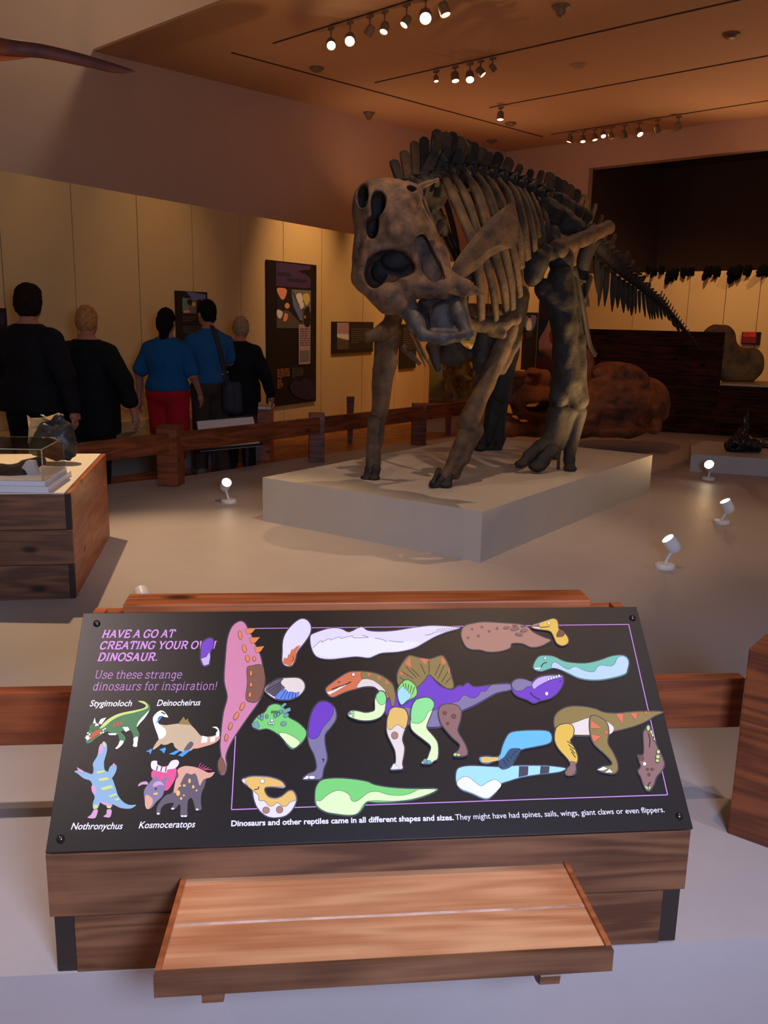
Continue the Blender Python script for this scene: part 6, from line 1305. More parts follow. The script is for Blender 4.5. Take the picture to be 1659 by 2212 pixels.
person(V3(f3[0], f3[1] + .05, FZ), 1.79, -.2, 'woman in a blue T-shirt and red trousers seen from behind', ('tee_blue', (20, 82, 128)), ('trouser_red', (170, 22, 34)), (30, 20, 20), 'tail', build=1.28, shoul=1.02, sleeve='short', pants='capri', armL=((.30, -.02, 1.12), (.33, .02, .86)), armR=((.28, .0, 1.12), (.30, .12, .92)), legs=[((-.10, .0), (-.10, .10)), ((.11, .0), (.12, -.10))], shoes=(90, 70, 60))
f4 = onz(458, 1028, FZ)
r4, P4 = person(V3(f4[0], f4[1], FZ), 1.9, .45, 'young man in a blue shirt with a bag strap leaning to read', ('shirt_blue', (34, 86, 128)), ('trouser_brown', (66, 50, 40)), (28, 22, 22), 'short', build=1.02, sleeve='short', armL=((.24, .06, 1.14), (.20, .24, 1.02)), armR=((.22, .06, 1.16), (.12, .26, 1.08)), head_turn=.35, tilt=.12, shoes=(110, 104, 100), legs=[((-.09, .0), (-.10, .06)), ((.09, .02), (.10, -.06))])
f5 = onz(512, 1020, FZ)
person(V3(f5[0] + .02, f5[1] + .14, FZ), 1.74, -.1, 'grey haired person in a black jacket behind the man with the bag', ('jacket_black', (20, 18, 20)), ('trouser_dark', (20, 20, 24)), (176, 142, 104), 'bob', build=1.16, armR=((.30, -.04, 1.12), (.36, .02, .90)), armL=((.24, .05, 1.12), (.2, .2, 1.0)), tilt=.2, shoul=1.0, long_top=.15)
# shoulder bag carried by the young man
Yb = f4[1] - .14
bag = thing('shoulder_bag', onY(500, 860, Yb), 'black shoulder bag hanging at the right hip of the man in blue', 'bag')
M_bag = mat('bag_black', rgb(34, 32, 34), .7, bump=.3, bscale=50)
obj('bag_body', sdf_mesh('bag_body', [K(onY(492, 836, Yb), onY(494, 880, Yb), .07, .075, .03, fl=(1, .6, 1)), K(onY(510, 836, Yb), onY(510, 884, Yb), .06, .07, .03, fl=(1, .6, 1))], .008, M_bag), bag)
v, f = tube_vf([onY(452, 712, Yb + .24), onY(457, 704, Yb + .10), onY(466, 722, Yb - .04), onY(480, 775, Yb - .06), onY(492, 835, Yb - .03)], [.026] * 5, 8, flat=.25, side=(1, 0, 0), sub=4)
obj('strap', mkmesh('strap', v, f, M_bag, True), bag)
for a in ((481, 808), (492, 804)): obj('buckle', mkmesh('buckle', *box_vf(.02, .008, .012), M_steel), bag, Matrix.Translation(Vector(onY(*a, Yb - .08))))
# ---------------------------------------------------------------- wall graphics
def wpt(px, py, A, B): return onvert(px, py, A, B)
def wall_panel(name, quad, A, B, th, label, cat, layers, base, side=-1, group=None):
    """flat board hung on the vertical plane A-B; quad = tl,tr,br,bl pixels"""
    u = unit(V3(B[0] - A[0], B[1] - A[1], 0)); n = V3(u[1], -u[0], 0)      # n faces the room
    P = [wpt(*q, A, B) for q in quad]
    x0 = min(np.dot(P[0] - A, u), np.dot(P[3] - A, u)); x1 = max(np.dot(P[1] - A, u), np.dot(P[2] - A, u))
    x0 = (np.dot(P[0] - A, u) + np.dot(P[3] - A, u)) / 2; x1 = (np.dot(P[1] - A, u) + np.dot(P[2] - A, u)) / 2
    z1 = (P[0][2] + P[1][2]) / 2; z0 = (P[2][2] + P[3][2]) / 2
    F = frame(V3(A[0], A[1], 0) + u * x0 + n * .0 + V3(0, 0, z0), u, (0, 0, 1), n)   # local x right, y up, z towards the room
    Wd_, Hd_ = x1 - x0, z1 - z0
    t = thing(name, V3(A[0], A[1], 0) + u * (x0 + x1) / 2 + V3(0, 0, z0), label, cat, group)
    box('board', (Wd_, Hd_, th), F, base, t, .002, (Wd_ / 2, Hd_ / 2, th / 2))
    k = 0
    for nm, m, kind, d in layers:
        k += 1; z = th + .0006 + .0005 * k
        if kind == 'r': P_ = [(d[0], d[1]), (d[2], d[1]), (d[2], d[3]), (d[0], d[3])]
        elif kind == 'p': P_ = [(d[i], d[i + 1]) for i in range(0, len(d), 2)]
        elif kind == 's': P_ = [tuple(q) for q in catmull([(d[i], d[i + 1]) for i in range(0, len(d), 2)], 4, True)]
        elif kind == 'e': P_ = [(d[0] + d[2] * math.cos(t_), d[1] + d[3] * math.sin(t_)) for t_ in [2 * math.pi * j / 16 for j in range(16)]]
        elif kind == 'txt':
            mb = MB(); rnd = random.Random(k)
            x0_, y0_, x1_, y1_, nl = d
            for li in range(nl):
                yy = y1_ - (y1_ - y0_) * (li + .5) / nl; hh = (y1_ - y0_) / nl * .42; x = x0_
                while x < x1_ * (1.0 if li < nl - 1 else .7) - .01:
                    w = rnd.uniform(.03, .09); xe = min(x + w, x1_)
                    mb.add([(x * Wd_, (yy - hh / 2) * Hd_, z), (xe * Wd_, (yy - hh / 2) * Hd_, z), (xe * Wd_, (yy + hh / 2) * Hd_, z), (x * Wd_, (yy + hh / 2) * Hd_, z)], [(0, 1, 2, 3)])
                    x = xe + .018
            mb.build(nm, m, t, F); continue
        v, f = flat_vf([(a * Wd_, b * Hd_) for a, b in P_], z)
        obj(nm, mkmesh(nm, v, f, m), t, F)
    return t
PB = mat('panel_black', rgb(16, 13, 18), .45); PV = mat('panel_violet', rgb(66, 44, 84), .5); PV2 = mat('panel_dim_violet', rgb(40, 32, 52), .5)
PT_ = mat('panel_text_orange', rgb(190, 120, 60), .6); PG = mat('panel_text_grey', rgb(96, 90, 88), .6); PPk = mat('panel_pink', rgb(170, 134, 140), .6)
Psk = mat('photo_skin', rgb(222, 140, 110), .6); Pdk = mat('photo_dark', rgb(22, 20, 22), .6); Pgr = mat('photo_grey', rgb(110, 104, 98), .6); Pbl = mat('photo_blue', rgb(96, 104, 150), .6); Pye = mat('photo_yellow', rgb(196, 176, 96), .6)
Pbr = mat('photo_brown', rgb(86, 70, 56), .6); Pwh = mat('photo_white', rgb(214, 204, 196), .6); Pgn = mat('photo_green', rgb(96, 130, 110), .6); Pre = mat('photo_red', rgb(196, 36, 30), .6); PdR = mat('panel_dark_red', rgb(110, 14, 22), .6); Pmr = mat('panel_maroon', rgb(70, 22, 40), .6)
A_, B_ = W0, W0 + Wd
wall_panel('exhibit_board', [(573, 559.5), (681, 574), (678.3, 870), (575.5, 876)], A_, B_, .03, 'tall black and violet exhibit panel with a photograph of a man, on the left wall', 'sign', [
    ('printed_block', PV, 'r', (.17, .83, .87, .99)), ('printed_silhouette', PB, 'p', (.60, .945, .87, .965, .87, .90, .78, .925)), ('printed_title', PV2, 'r', (.20, .90, .46, .925)), ('printed_title', PV2, 'r', (.38, .868, .80, .89)),
    ('printed_photo', Pbr, 'r', (.17, .545, .87, .815)), ('printed_photo', Pdk, 'p', (.17, .815, .46, .815, .50, .74, .70, .60, .66, .58, .40, .67, .17, .66)), ('printed_face', Psk, 's', (.18, .815, .36, .815, .36, .775, .30, .74, .23, .76)), ('printed_hand', Psk, 'e', (.38, .70, .05, .02)), ('printed_hand', Psk, 's', (.33, .645, .39, .64, .37, .60, .30, .595)), ('printed_fossil', Pwh, 's', (.18, .67, .26, .665, .29, .645, .24, .61, .18, .63)),
    ('printed_photo', Pbl, 'p', (.46, .80, .55, .74, .68, .67, .70, .60, .64, .60, .50, .70)), ('printed_fossil', Pgr, 'p', (.46, .815, .87, .815, .87, .66, .74, .68, .60, .74)), ('printed_fossil', Pwh, 's', (.56, .78, .66, .79, .70, .74, .64, .71, .58, .74)), ('printed_fossil', Pye, 's', (.70, .78, .82, .79, .84, .74, .76, .71)), ('printed_fossil', Pwh, 's', (.62, .72, .70, .73, .72, .70, .66, .68)),
    ('printed_note', PPk, 'r', (.61, .285, .86, .57)), ('printed_photo', Pgr, 'r', (.63, .30, .84, .385)), ('printed_silhouette', Pdk, 's', (.74, .68, .82, .70, .85, .64, .84, .56, .74, .56, .73, .62)), ('printed_face', PT_, 'e', (.74, .625, .02, .012)), ('printed_silhouette', PV2, 's', (.42, .13, .50, .17, .62, .16, .76, .18, .94, .14, .96, .06, .90, .02, .70, .03, .50, .07)),
    ('printed_text', PT_, 'txt', (.17, .195, .42, .265, 7)), ('printed_text', PG, 'txt', (.47, .19, .70, .265, 7)), ('printed_text', PT_, 'txt', (.17, .125, .28, .19, 7)), ('printed_text', PG, 'txt', (.64, .40, .84, .55, 9))], PB)
wall_panel('exhibit_board', [(378, 627), (445, 632), (445, 735), (378, 735)], A_, B_, .03, 'small black exhibit panel with a photograph, between the dark haired woman and young man', 'sign', [
    ('printed_photo', Pbl, 'p', (.3, 1, .95, .95, .9, .78, .75, .85, .55, .8)), ('printed_photo', Pgr, 'r', (.18, .55, .62, .86)), ('printed_photo', Pgn, 's', (.19, .86, .30, .84, .38, .70, .36, .62, .19, .64)), ('printed_hair', Pdk, 'e', (.42, .78, .09, .06)), ('printed_photo', Pye, 'r', (.48, .70, .60, .78)), ('printed_hand', Psk, 's', (.2, .6, .36, .62, .4, .58, .24, .56)), ('printed_text', PG, 'txt', (.18, .38, .6, .50, 3)), ('printed_text', PG, 'txt', (.18, .14, .8, .30, 4))], PB)
wall_panel('exhibit_board', [(715, 693), (803, 697), (803, 760), (715, 763)], A_, B_, .03, 'wide low black exhibit panel with a landscape picture, right of the tall panel', 'sign', [
    ('printed_photo', PPk, 'r', (.10, .28, .38, .97)), ('printed_photo', Pwh, 'p', (.10, .62, .38, .60, .38, .42, .10, .52)), ('printed_photo', Pbr, 'p', (.10, .50, .24, .44, .38, .40, .38, .12, .10, .12)), ('printed_block', mat('panel_brown', rgb(40, 32, 30), .5), 'r', (.38, .10, .98, .97)), ('printed_text', PG, 'txt', (.44, .3, .9, .8, 7))], PB)
wall_panel('exhibit_board', [(862, 688), (897, 691), (896, 794), (861, 797)], A_, B_, .03, 'narrow upright black exhibit panel behind the hanging jaw', 'sign', [
    ('printed_photo', Pye, 'r', (.05, .90, .45, 1.0)), ('printed_text', PG, 'txt', (.18, .35, .85, .84, 11)), ('printed_photo', Pbr, 's', (.2, .38, .5, .33, .9, .2, .8, .18, .4, .26))], PB)
wall_panel('exhibit_board', [(-30, 664), (14, 667), (14, 845), (-30, 850)], A_, B_, .04, 'black exhibit panel cut by the left edge of the picture', 'sign', [('printed_block', PV2, 'r', (.2, .8, .85, .95))], PB)
NA = V3(n0[0], n0[1], 0); NB = NA + ND
wall_panel('exhibit_board', [(1134, 674), (1161, 676), (1158, 799), (1128, 800)], NA, NB, .04, 'narrow black exhibit panel with a standing portrait, seen between the rib cage and hind leg', 'sign', [
    ('printed_photo', Pbl, 's', (.1, .92, .9, .95, .95, .82, .7, .68, .3, .70, .1, .8)), ('printed_portrait', Pwh, 's', (.35, .86, .6, .86, .66, .72, .3, .70)), ('printed_face', Psk, 'e', (.48, .89, .1, .04)), ('printed_hair', Pdk, 'e', (.48, .925, .12, .025)), ('printed_text', PG, 'txt', (.3, .56, .75, .66, 5)), ('printed_text', PV2, 'txt', (.25, .2, .8, .5, 9))], PB)
QA = onY(1163, 700, 13.9); QB = onY(1240, 700, 13.7); QA[2] = QB[2] = 0
wall_panel('exhibit_banner', [(1163, 636), (1206, 640), (1203, 835), (1160, 832)], QA, QB, .05, 'maroon exhibit banner with warm coloured figures, partly behind the dark hind leg', 'sign', [
    ('printed_block', Pmr, 'r', (.0, .74, 1, 1)), ('printed_figure', Psk, 's', (.1, .50, .35, .62, .55, .70, .75, .60, .9, .45, .6, .36, .2, .38)), ('printed_figure', Pye, 's', (.5, .72, .7, .74, .74, .62, .56, .60)), ('printed_figure', Pre, 's', (.6, .60, .9, .62, .95, .50, .7, .48)), ('printed_block', PdR, 'r', (.04, .18, .9, .32)), ('printed_text', Pmr, 'txt', (.08, .2, .86, .3, 4)), ('printed_photo', Pye, 'r', (.0, .06, .35, .16))], PB)
RA = CP; RB = CP + Ad
wall_panel('small_sign', [(1605, 717), (1645, 717), (1642, 745), (1602, 744)], RA, RB, .03, 'small black and red sign on the cream wall above the boulder', 'sign', [
    ('printed_block', Pre, 'r', (.06, .62, .76, .98)), ('printed_block', PdR, 'r', (.05, .12, .80, .60)), ('printed_text', PdR, 'txt', (.12, .7, .6, .92, 2))], PB)
# hanging fabric scrim edge above the cream wall: ragged dark leaves along the ledge
fol = thing('foliage_fringe', V3(*(Cc + Ad * 4))*(1, 1, 0) + V3(0, 0, 2.5), 'dark ragged artificial foliage hanging along the ledge of the dark opening', 'foliage')
M_leaf = mat('dark_leaf', rgb(8, 8, 6), .9, spec=.05)
rnd = random.Random(5)
edge_px = [(1413, 592, 8), (1446, 596, 14), (1458, 592, 10), (1476, 590, 9), (1492, 590, 9), (1530, 588, 14), (1548, 588, 10), (1584, 590, 18), (1600, 586, 14), (1616, 585, 11), (1654, 585, 16), (1430, 587, 7), (1400, 588, 4), (1570, 585, 6), (1640, 583, 5), (1512, 586, 5)]
for px, py, r in edge_px:
    if r < 9 and px > 1500: continue
    c = onvert(px, py, CP + V3(-.02, -.03, 0), CP + V3(-.02, -.03, 0) + Ad)
    for j in range(6):
        a = rnd.uniform(0, 6.28); L = PX(r, 14) * rnd.uniform(.5, 1.7)
        d = V3(math.cos(a) * .8, rnd.uniform(-.1, .1), -abs(math.sin(a)) * .4 - .05)
        v, f = tube_vf([c + V3(0, 0, .09), c + unit(d) * L * .6, c + unit(d) * L], [.05, PX(r, 14) * .5, .008], 6, flat=.3, sub=2)
        obj('leaf', mkmesh('leaf', v, f, M_leaf, True), fol)
u2 = frame(CP + V3(-.0, -.0, 0), Ad, -np.cross(Ad, (0, 0, 1)), (0, 0, 1))
box('ledge', (8.0, .26, .07), u2, M_leaf, fol, 0, (1.98 + 4.0, .0, 2.575))

# ---------------------------------------------------------------- orange ceratopsian fossil
M_or = mat('orange_fossil', rgb(150, 84, 38), .75, col2=rgb(60, 28, 14), nscale=3.2, bump=1.0, bscale=9)
Yo = 10.4
def O(px, py, d=0): return onY(px, py, Yo + d)
k_ = Yo / FPX
def o3(a, b, c): return (a * k_, b * k_, c * k_)
fz = thing('fossil_skull', O(1250, 946) * (1, 1, 0) + V3(0, 0, PH), 'large orange brown horned fossil skull on the platform behind the skeleton', 'fossil')
op = [E(O(1150, 865, .0), o3(62, 60, 38), .1), E(O(1195, 860, .1), o3(60, 60, 44), .1), K(O(1110, 820, 0), O(1165, 845, 0), 14 * k_, 22 * k_, .06), K(O(1090, 815, .05), O(1078, 870, .0), 22 * k_, 26 * k_, .06), K(O(1100, 925, 0), O(1230, 935, 0), 15 * k_, 18 * k_, .06), E(O(1230, 880, .1), o3(60, 60, 60), .1),
      E(O(1320, 865, .2), o3(95, 90, 62), .12), E(O(1400, 870, .35), o3(46, 70, 55), .12), E(O(1330, 815, .25), o3(60, 60, 34), .1), E(O(1310, 925, .0), o3(90, 60, 20), .08), E(O(1250, 905, -.1), o3(50, 40, 34), .08), K(O(1286, 855, -.1), O(1330, 842, -.1), 10 * k_, 8 * k_, .03),
      E(O(1164, 876, -.1), o3(32, 90, 14), .04, 's'), E(O(1098, 884, -.1), o3(18, 60, 12), .03, 's'), E(O(1130, 907, -.2), o3(60, 30, 6), .03, 's'), K(O(1295, 845, -.35), O(1385, 846, -.2), 4 * k_, 3 * k_, .02, 's'), K(O(1350, 880, -.35), O(1400, 858, -.2), 4 * k_, 3 * k_, .02, 's'), K(O(1290, 920, -.3), O(1400, 915, -.3), 6 * k_, 5 * k_, .02, 's')]
for _k in range(46):
    _x = 1085 + rnd.random() * 340; _y = 800 + rnd.random() * 130; op.insert(12, E(O(_x, _y, .02 - .1 * rnd.random()), o3(*[9 + 22 * rnd.random() for _ in range(3)]), .02))
for _k in range(14):
    _x = 1240 + rnd.random() * 180; _y = 810 + rnd.random() * 110; op.append(K(O(_x, _y, -.38), O(_x + 20 + 60 * rnd.random(), _y + 26 * (rnd.random() - .5), -.3), 8 * k_, 3 * k_, .008, 's', (1, 6, 1)))
obj('skull_mass', sdf_mesh('skull_mass', op, .017, M_or, noise=.014, nscale=9, clip=((-9, -9, PH), (99, 99, 9))), fz)
for P, r in (([(1190, 850), (1212, 820), (1208, 785), (1182, 762), (1168, 756)], (30, 26, 19, 12, 4)), ([(1230, 850), (1262, 815), (1272, 780), (1262, 750)], (28, 22, 14, 4)), ([(1090, 822), (1130, 822), (1166, 846)], (18, 14, 4))):
    v, f = tube_vf([O(*q, .1) for q in P], [x * k_ * .8 for x in r], 12, sub=5); obj('horn', mkmesh('horn', v, f, M_or, True), fz)
# boulder on the counter
M_rock = mat('ochre_rock', rgb(150, 120, 70), .8, col2=rgb(86, 68, 44), nscale=5, bump=.8, bscale=14)
Yr = 12.68
def Rk(px, py, d=0): return onY(px, py, Yr + d)
kr = Yr / FPX
rk = obj('boulder', sdf_mesh('boulder', [E(Rk(1550, 760, .05), (.22, .17, .38), .06), E(Rk(1552, 722, .05), (.21, .16, .12), .05), E(Rk(1592, 790, .0), (.34, .18, .26), .06), E(Rk(1627, 790, .0), (.13, .17, .24), .05), K(Rk(1572, 735, .05), Rk(1590, 790, .03), .09, .12, .05), K(Rk(1560, 785, -.25), Rk(1600, 775, -.2), .02, .015, .01, 's')], .02, M_rock, noise=.016, nscale=8, clip=((-9, -9, PH + .715), (99, 99, 9))))
tag(rk, 'ochre boulder shaped rock standing on the pale counter at the right', 'rock')

# low plinth at the far right with dark models
lq = [onz(1448, 1005, PH), onz(1568, 1046, PH)]
gp = [onz(1500, 1020, PH), onz(1662, 1040, PH)]
pa_ = onz(1512, 1022, PH); pb_ = onz(1652, 1040, PH) ; 
z_ = PH + .20
tp = [onz(1555, 962, z_), onz(1480, 985, z_), onz(1652, 990, z_), onz(1720, 965, z_)]
p0_ = onz(1545, 1035, PH); p1_ = onz(1652, 1038, PH)
uu = unit(V3(1, -.32, 0)); vv_ = V3(.32, 1, 0) / np.linalg.norm(V3(.32, 1, 0))
o0 = onz(1490, 1018, PH)
v, f = prism_vf([tuple((o0)[:2]), tuple((o0 + uu * 1.15)[:2]), tuple((o0 + uu * 1.15 + vv_ * 1.2)[:2]), tuple((o0 + vv_ * 1.2)[:2])], PH, PH + .18)
tag(obj('low_plinth', mkmesh('low_plinth', v, f, M_ped)), 'low grey plinth at the far right edge under the black model', 'plinth')
mz = PH + .18; mc = onz(1606, 976, mz)
def Mq(px, py): return onY(px, py, mc[1])
km = mc[1] / FPX
bm_ = thing('fossil_model', mc, 'black jagged fossil model standing on the low grey plinth at far right', 'sculpture')
obj('model_body', sdf_mesh('model_body', [E(Mq(1605, 958), (.17, .12, .09), .03), K(Mq(1600, 955), Mq(1612, 905), .09, .025, .04), K(Mq(1612, 905), Mq(1615, 895), .02, .012, .01), E(Mq(1630, 962), (.10, .08, .07), .03), E(Mq(1582, 965), (.08, .08, .06), .03), E(Mq(1582, 962), (.03, .3, .014), .01, 's'), E(Mq(1617, 966), (.02, .3, .012), .01, 's')], .010, mat('glossy_black', rgb(22, 18, 16), .3, bump=.6, bscale=30), noise=.012, nscale=24, clip=((-9, -9, mz), (99, 99, 9))), bm_)
mc2 = onz(1668, 968, mz)
obj_ = obj('bone_fragment', sdf_mesh('bone_fragment', [K(onY(1646, 964, mc2[1]), onY(1680, 962, mc2[1]), .03, .04, .02), K(onY(1648, 950, mc2[1]), onY(1680, 945, mc2[1]), .012, .02, .01)], .008, M_fos, noise=.004, nscale=30)); tag(obj_, 'dark bone fragment beside the black model, cut by the right edge', 'fossil')

# ---------------------------------------------------------------- exhibits behind the people
# glass case with the golden dinosaur cast
Yg = 14.0
g0_ = onY(925, 900, Yg); g1_ = onY(1075, 900, Yg)
gc = thing('glass_case', V3((g0_[0] + g1_[0]) / 2, Yg, FZ), 'tall glass display case with pale base behind the fore limbs', 'display case')
GX = g1_[0] - g0_[0]
GF = frame((g0_[0], Yg, 0), (1, 0, 0), (0, 1, 0), (0, 0, 1))
zb_ = onY(1000, 880, Yg)[2]; zt_ = onY(1000, 662, Yg)[2]
box('base', (GX + .1, .7, zb_ - FZ), GF, M_wallc, gc, .004, (GX / 2, .35, (zb_ + FZ) / 2))
for c, sz in (((GX / 2, .02), (GX, .01)), ((0.0, .35), (.01, .66)), ((GX, .35), (.01, .66))):
    box('pane', (sz[0], sz[1], zt_ - zb_), GF, M_glass, gc, 0, (c[0], c[1], (zb_ + zt_) / 2))
box('back_board', (GX, .02, zt_ - zb_), GF, mat('olive_backboard', rgb(150, 122, 60), .7), gc, 0, (GX / 2, .68, (zb_ + zt_) / 2))
box('top_cap', (GX + .04, .72, .05), GF, mat('bronze_cap', rgb(120, 84, 40), .5), gc, .003, (GX / 2, .35, zt_ + .025))
spot((g0_[0] + GX / 2, Yg + .15, zt_ - .02), (g0_[0] + GX / 2, Yg + .45, zb_), 16, 120, (1, .78, .4), .8, .03, 'case_fill')  # added spot that brightens the inside of the case, no lamp body
M_gold = mat('golden_cast', rgb(170, 126, 50), .35, col2=rgb(96, 62, 20), nscale=8, bump=1.0, bscale=16, spec=.8)
kg = Yg / FPX
def Gq(px, py, d=.3): return onY(px, py, Yg + d)
cst = obj('golden_cast', sdf_mesh('golden_cast', [K(Gq(985, 770), Gq(1015, 845), .16, .13, .06), K(Gq(1025, 765), Gq(1050, 820), .12, .07, .05), K(Gq(970, 790), Gq(975, 860), .11, .09, .05), E(Gq(1000, 760), (.3, .12, .14), .06), K(Gq(1010, 850), Gq(1012, 872), .10, .12, .05), K(Gq(975, 855), Gq(978, 876), .09, .10, .05)], .018, M_gold, noise=.02, nscale=14, clip=((-9, -9, zb_), (99, 99, 9))))
tag(cst, 'crumpled golden brown fossil cast inside the tall glass case', 'fossil')
fx0 = onvert(1032, 668, W0 + Wd * 4 + V3(-.2, .03, 0), W0 + Wd * 4 + V3(-.2, .03, 0) + Rd)
wall_panel('picture_frame', [(1057, 662), (1098, 664), (1096, 760), (1056, 760)], V3(fx0[0], fx0[1], 0), V3(fx0[0], fx0[1], 0) + Rd, .04, 'small framed picture on the rear cream wall seen between the ribs', 'picture', [('printed_photo', Pwh, 'r', (.12, .1, .88, .92)), ('printed_photo', PPk, 'r', (.3, .15, .7, .6))], mat('frame_brown', rgb(92, 62, 34), .5))
# low grey plinth with rock slab behind the fence
s0 = onz(236, 1020, FZ); s1 = onz(602, 985, FZ)
sa = onz(230, 1034, FZ); sb = onz(601, 1001, FZ); su = unit(V3(sb[0] - sa[0], sb[1] - sa[1], 0)); sn2 = V3(-su[1], su[0], 0); SLn = np.linalg.norm(V3(sb[0] - sa[0], sb[1] - sa[1], 0))
sh0 = onvert(600, 952, sa, sb)[2]
pq = [V3(sa[0], sa[1], 0) - su * .12 + sn2 * .1, V3(sb[0], sb[1], 0) + sn2 * .3, V3(sb[0], sb[1], 0) + sn2 * .85, V3(sa[0], sa[1], 0) - su * .05 + sn2 * .42]
v, f = prism_vf([tuple(p[:2]) for p in pq], FZ, FZ + .30)
tag(obj('low_plinth', mkmesh('low_plinth', v, f, M_grey)), 'long low grey plinth on the timber floor under the rock slab behind the fence', 'plinth')
slabz = FZ + .30
def Sq(a, b, z): return V3(sa[0], sa[1], 0) + sn2 * (.15 + b) + su * a + V3(0, 0, z)
st_ = thing('rock_slab', Sq(.6, .8, slabz), 'flat sand coloured footprint rock slab on the low grey plinth', 'fossil')
gx, gy = 40, 16; v = []; f = []
for i in range(gx + 1):
    for j in range(gy + 1):
        tx_ = .02 + .80 * i / gx; ty_ = .10 + .86 * j / gy; pp_ = lerp(lerp(pq[0], pq[1], tx_), lerp(pq[3], pq[2], tx_), ty_)
        z = slabz + .06 + .34 * (j / gy) + .035 * math.sin(i * .9 + 2 * math.sin(j * .7)) * math.cos(j * .8 + i * .35)
        v.append(V3(pp_[0], pp_[1], z))
for i in range(gx):
    for j in range(gy): a = i * (gy + 1) + j; f.append((a, a + gy + 1, a + gy + 2, a + 1))
n = len(v); v += [V3(p[0], p[1], slabz) for p in v]
ring = [i * (gy + 1) for i in range(gx + 1)] + [gx * (gy + 1) + j for j in range(1, gy + 1)] + [i * (gy + 1) + gy for i in range(gx - 1, -1, -1)] + [j for j in range(gy - 1, 0, -1)]
for a, b in zip(ring, ring[1:] + ring[:1]): f.append((b, a, a + n, b + n))
obj('slab', mkmesh('slab', v, f, mat('sand_rock', rgb(186, 150, 92), .8, col2=rgb(130, 100, 60), nscale=4, bump=.8, bscale=9), True), st_)
# cream low shelf along the wall behind the people
cs0 = onvert(0, 905, W0 - Wn * .5, W0 - Wn * .5 + Wd)
shl = tag(box('cream_ledge', (7.6, .35, .12), frame(V3(W0[0], W0[1], 0), Wd, Wn, (0, 0, 1)), M_wallc, None, .003, (-5.5, -.19, .40)), 'long cream ledge along the foot of the left wall behind the visitors', 'ledge')
# tilted reading board
Yq = 8.7
rb0 = thing('reading_board', onY(520, 960, Yq) * (1, 1, 0) + V3(0, 0, FZ), 'tilted white reading board with dark frame behind the fence', 'sign')
q4 = [onY(472, 905, 9.15), onY(614, 891, 9.3), onY(565, 960, 8.75), onY(432, 972, 8.6)]
ux = unit(q4[2] - q4[3]); uy = q4[0] - q4[3]; uy = unit(uy - ux * np.dot(uy, ux)); un = np.cross(ux, uy)
RF = frame(q4[3], ux, uy, un)
bw = float(np.dot(q4[2] - q4[3], ux)); bh = float(np.dot(q4[0] - q4[3], uy)); skw = 0.0
sft = float(np.dot(q4[0] - q4[3], ux))
v, f = prism_vf([(0, 0), (bw, 0), (bw, bh), (0, bh)], -.02, 0)
obj('board', mkmesh('board', v, f, M_whitep), rb0, RF)
for a, b in (((0, 0), (0, bh)), ((bw, 0), (bw, bh)), ((0, bh), (bw, bh)), ((0, 0), (bw, 0))):
    tube('frame_bar', [q4[3] + ux * a[0] + uy * a[1], q4[3] + ux * b[0] + uy * b[1]], [.014, .014], M_end, rb0, seg=4, sub=1)
for t in (.25, .8):
    p = q4[3] + ux * bw * t + uy * bh * .4 - un * .02
    tube('leg', [p, V3(p[0], p[1], FZ)], [.02, .02], M_end, rb0, seg=6, sub=1)
# small acrylic case on a wooden stand at the wall
ac = thing('acrylic_case', onY(572, 900, 10.85) * (1, 1, 0) + V3(0, 0, FZ), 'small clear acrylic case on a wooden stand before the tall panel', 'display case')
ka = onY(545, 878, 10.85); kb = onY(582, 878, 10.85); zz0 = ka[2]; zz1 = onY(582, 832, 10.85)[2]
KF = frame((kb[0] - .75, 10.85, 0), (1, 0, 0), (0, 1, 0), (0, 0, 1))
box('stand', (.75, .4, zz0 - .03 - FZ), KF, M_orange, ac, .003, (.375, .2, (zz0 - .03 + FZ) / 2)); box('stand_top', (.78, .43, .03), KF, M_white, ac, .003, (.375, .2, zz0 - .015))
box('pane', (.72, .008, zz1 - zz0), KF, M_glass, ac, 0, (.375, .02, (zz0 + zz1) / 2)); box('pane', (.008, .34, zz1 - zz0), KF, M_glass, ac, 0, (.735, .2, (zz0 + zz1) / 2)); box('pane', (.72, .36, .008), KF, M_glass, ac, 0, (.375, .2, zz1))
for x, y in ((.737, .018), (.737, .37)): tube('edge', [KF @ Vector((x, y, zz0)), KF @ Vector((x, y, zz1))], [.004, .004], M_edge, ac, seg=6, sub=1)
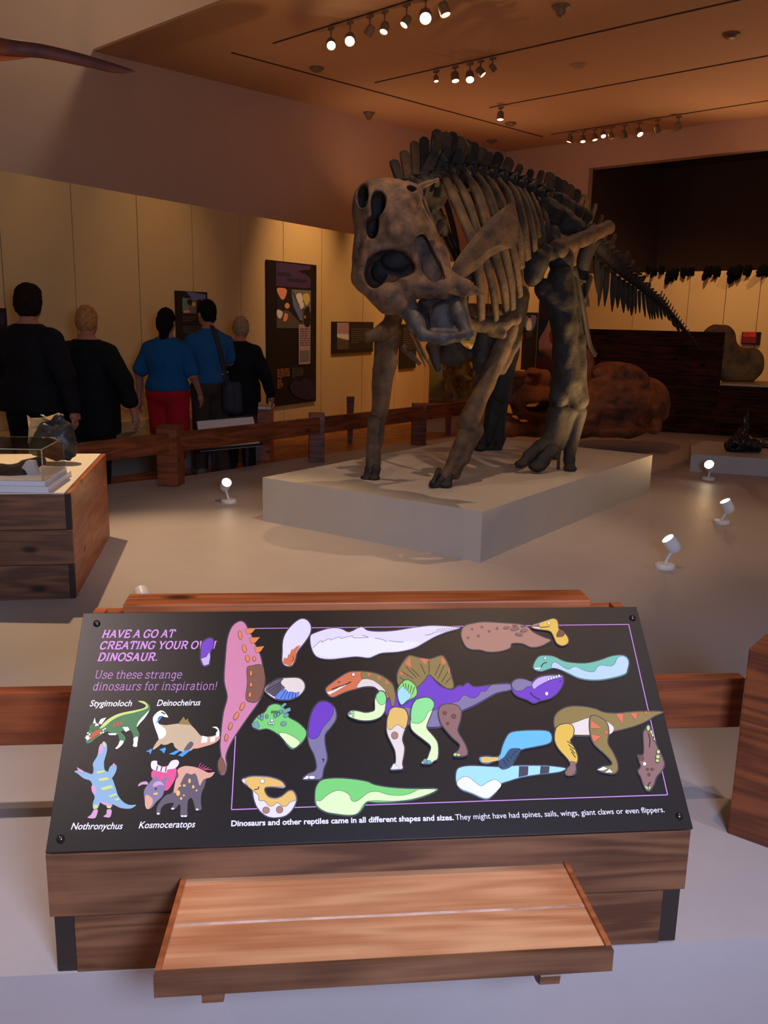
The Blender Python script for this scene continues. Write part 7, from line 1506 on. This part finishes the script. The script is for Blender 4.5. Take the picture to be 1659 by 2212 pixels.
# slim tapered bench legs beyond the fence
for px, py, lab in ((756, 957, 'slim tapered wooden leg of a far fence post, left of the square post'), (968, 940, 'slim tapered wooden leg of a far fence post, right of the square post')):
    b = onz(px, py, FZ); t_ = b.copy(); t_[2] = .62
    tp_ = thing('timber_stake', b, lab, 'post')
    v, f = box_vf(.11, .11, .66); v = [(x * (.6 if z < 0 else 1.0), y * (.6 if z < 0 else 1), z) for x, y, z in v]
    obj('stake', mkmesh('stake', v, f, M_redwood), tp_, Matrix.Translation((b[0], b[1], FZ + .33)))
# pale low bench beyond the fence
pbn = onz(1000, 925, FZ); tag(box('low_block', (.8, .3, .08), frame((pbn[0] - .45, pbn[1] + .2, FZ), (1, .1, 0), (-.1, 1, 0), (0, 0, 1)), M_white, None, .003, (.5, .2, .04)), 'low white block beyond the fence left of the bent forearm', 'block')

# ---------------------------------------------------------------- hanging wing tip at upper left
M_wing = mat('red_brown_wing', rgb(110, 44, 30), .6, col2=rgb(60, 26, 20), nscale=6)
Yw = 5.2
def Wq(px, py, d=0): return onY(px, py, Yw + d)
kw = Yw / FPX
wg = thing('hanging_wing', Wq(60, 110), 'dark reddish tapering wing tip of a hanging flying reptile model', 'sculpture')
v, f = tube_vf([Wq(-260, 60, -.5), Wq(-100, 80, -.3), Wq(0, 100, 0), (Wq(90, 110, .1)), Wq(180, 130, .2), Wq(250, 148, .3), Wq(291, 154, .35)], [26 * kw, 22 * kw, 17 * kw, 14 * kw, 12 * kw, 9 * kw, 1.5 * kw], 12, sub=4, flat=.7)
obj('wing_bone', mkmesh('wing_bone', v, f, M_wing, True), wg)
v, f = tube_vf([Wq(-260, 90, -.4), Wq(-80, 118, -.2), Wq(20, 122, .05), Wq(90, 118, .12)], [20 * kw, 12 * kw, 7 * kw, 1.5 * kw], 10, sub=4, flat=.5)
obj('wing_membrane', mkmesh('wing_membrane', v, f, mat('orange_wing', rgb(150, 66, 36), .6), True), wg)
tube('cable', [Wq(-60, 70, 0), V3(*(Wq(-60, 70, 0)[:2]), 7.5)], [.003, .003], M_steel, wg, seg=5, sub=1)
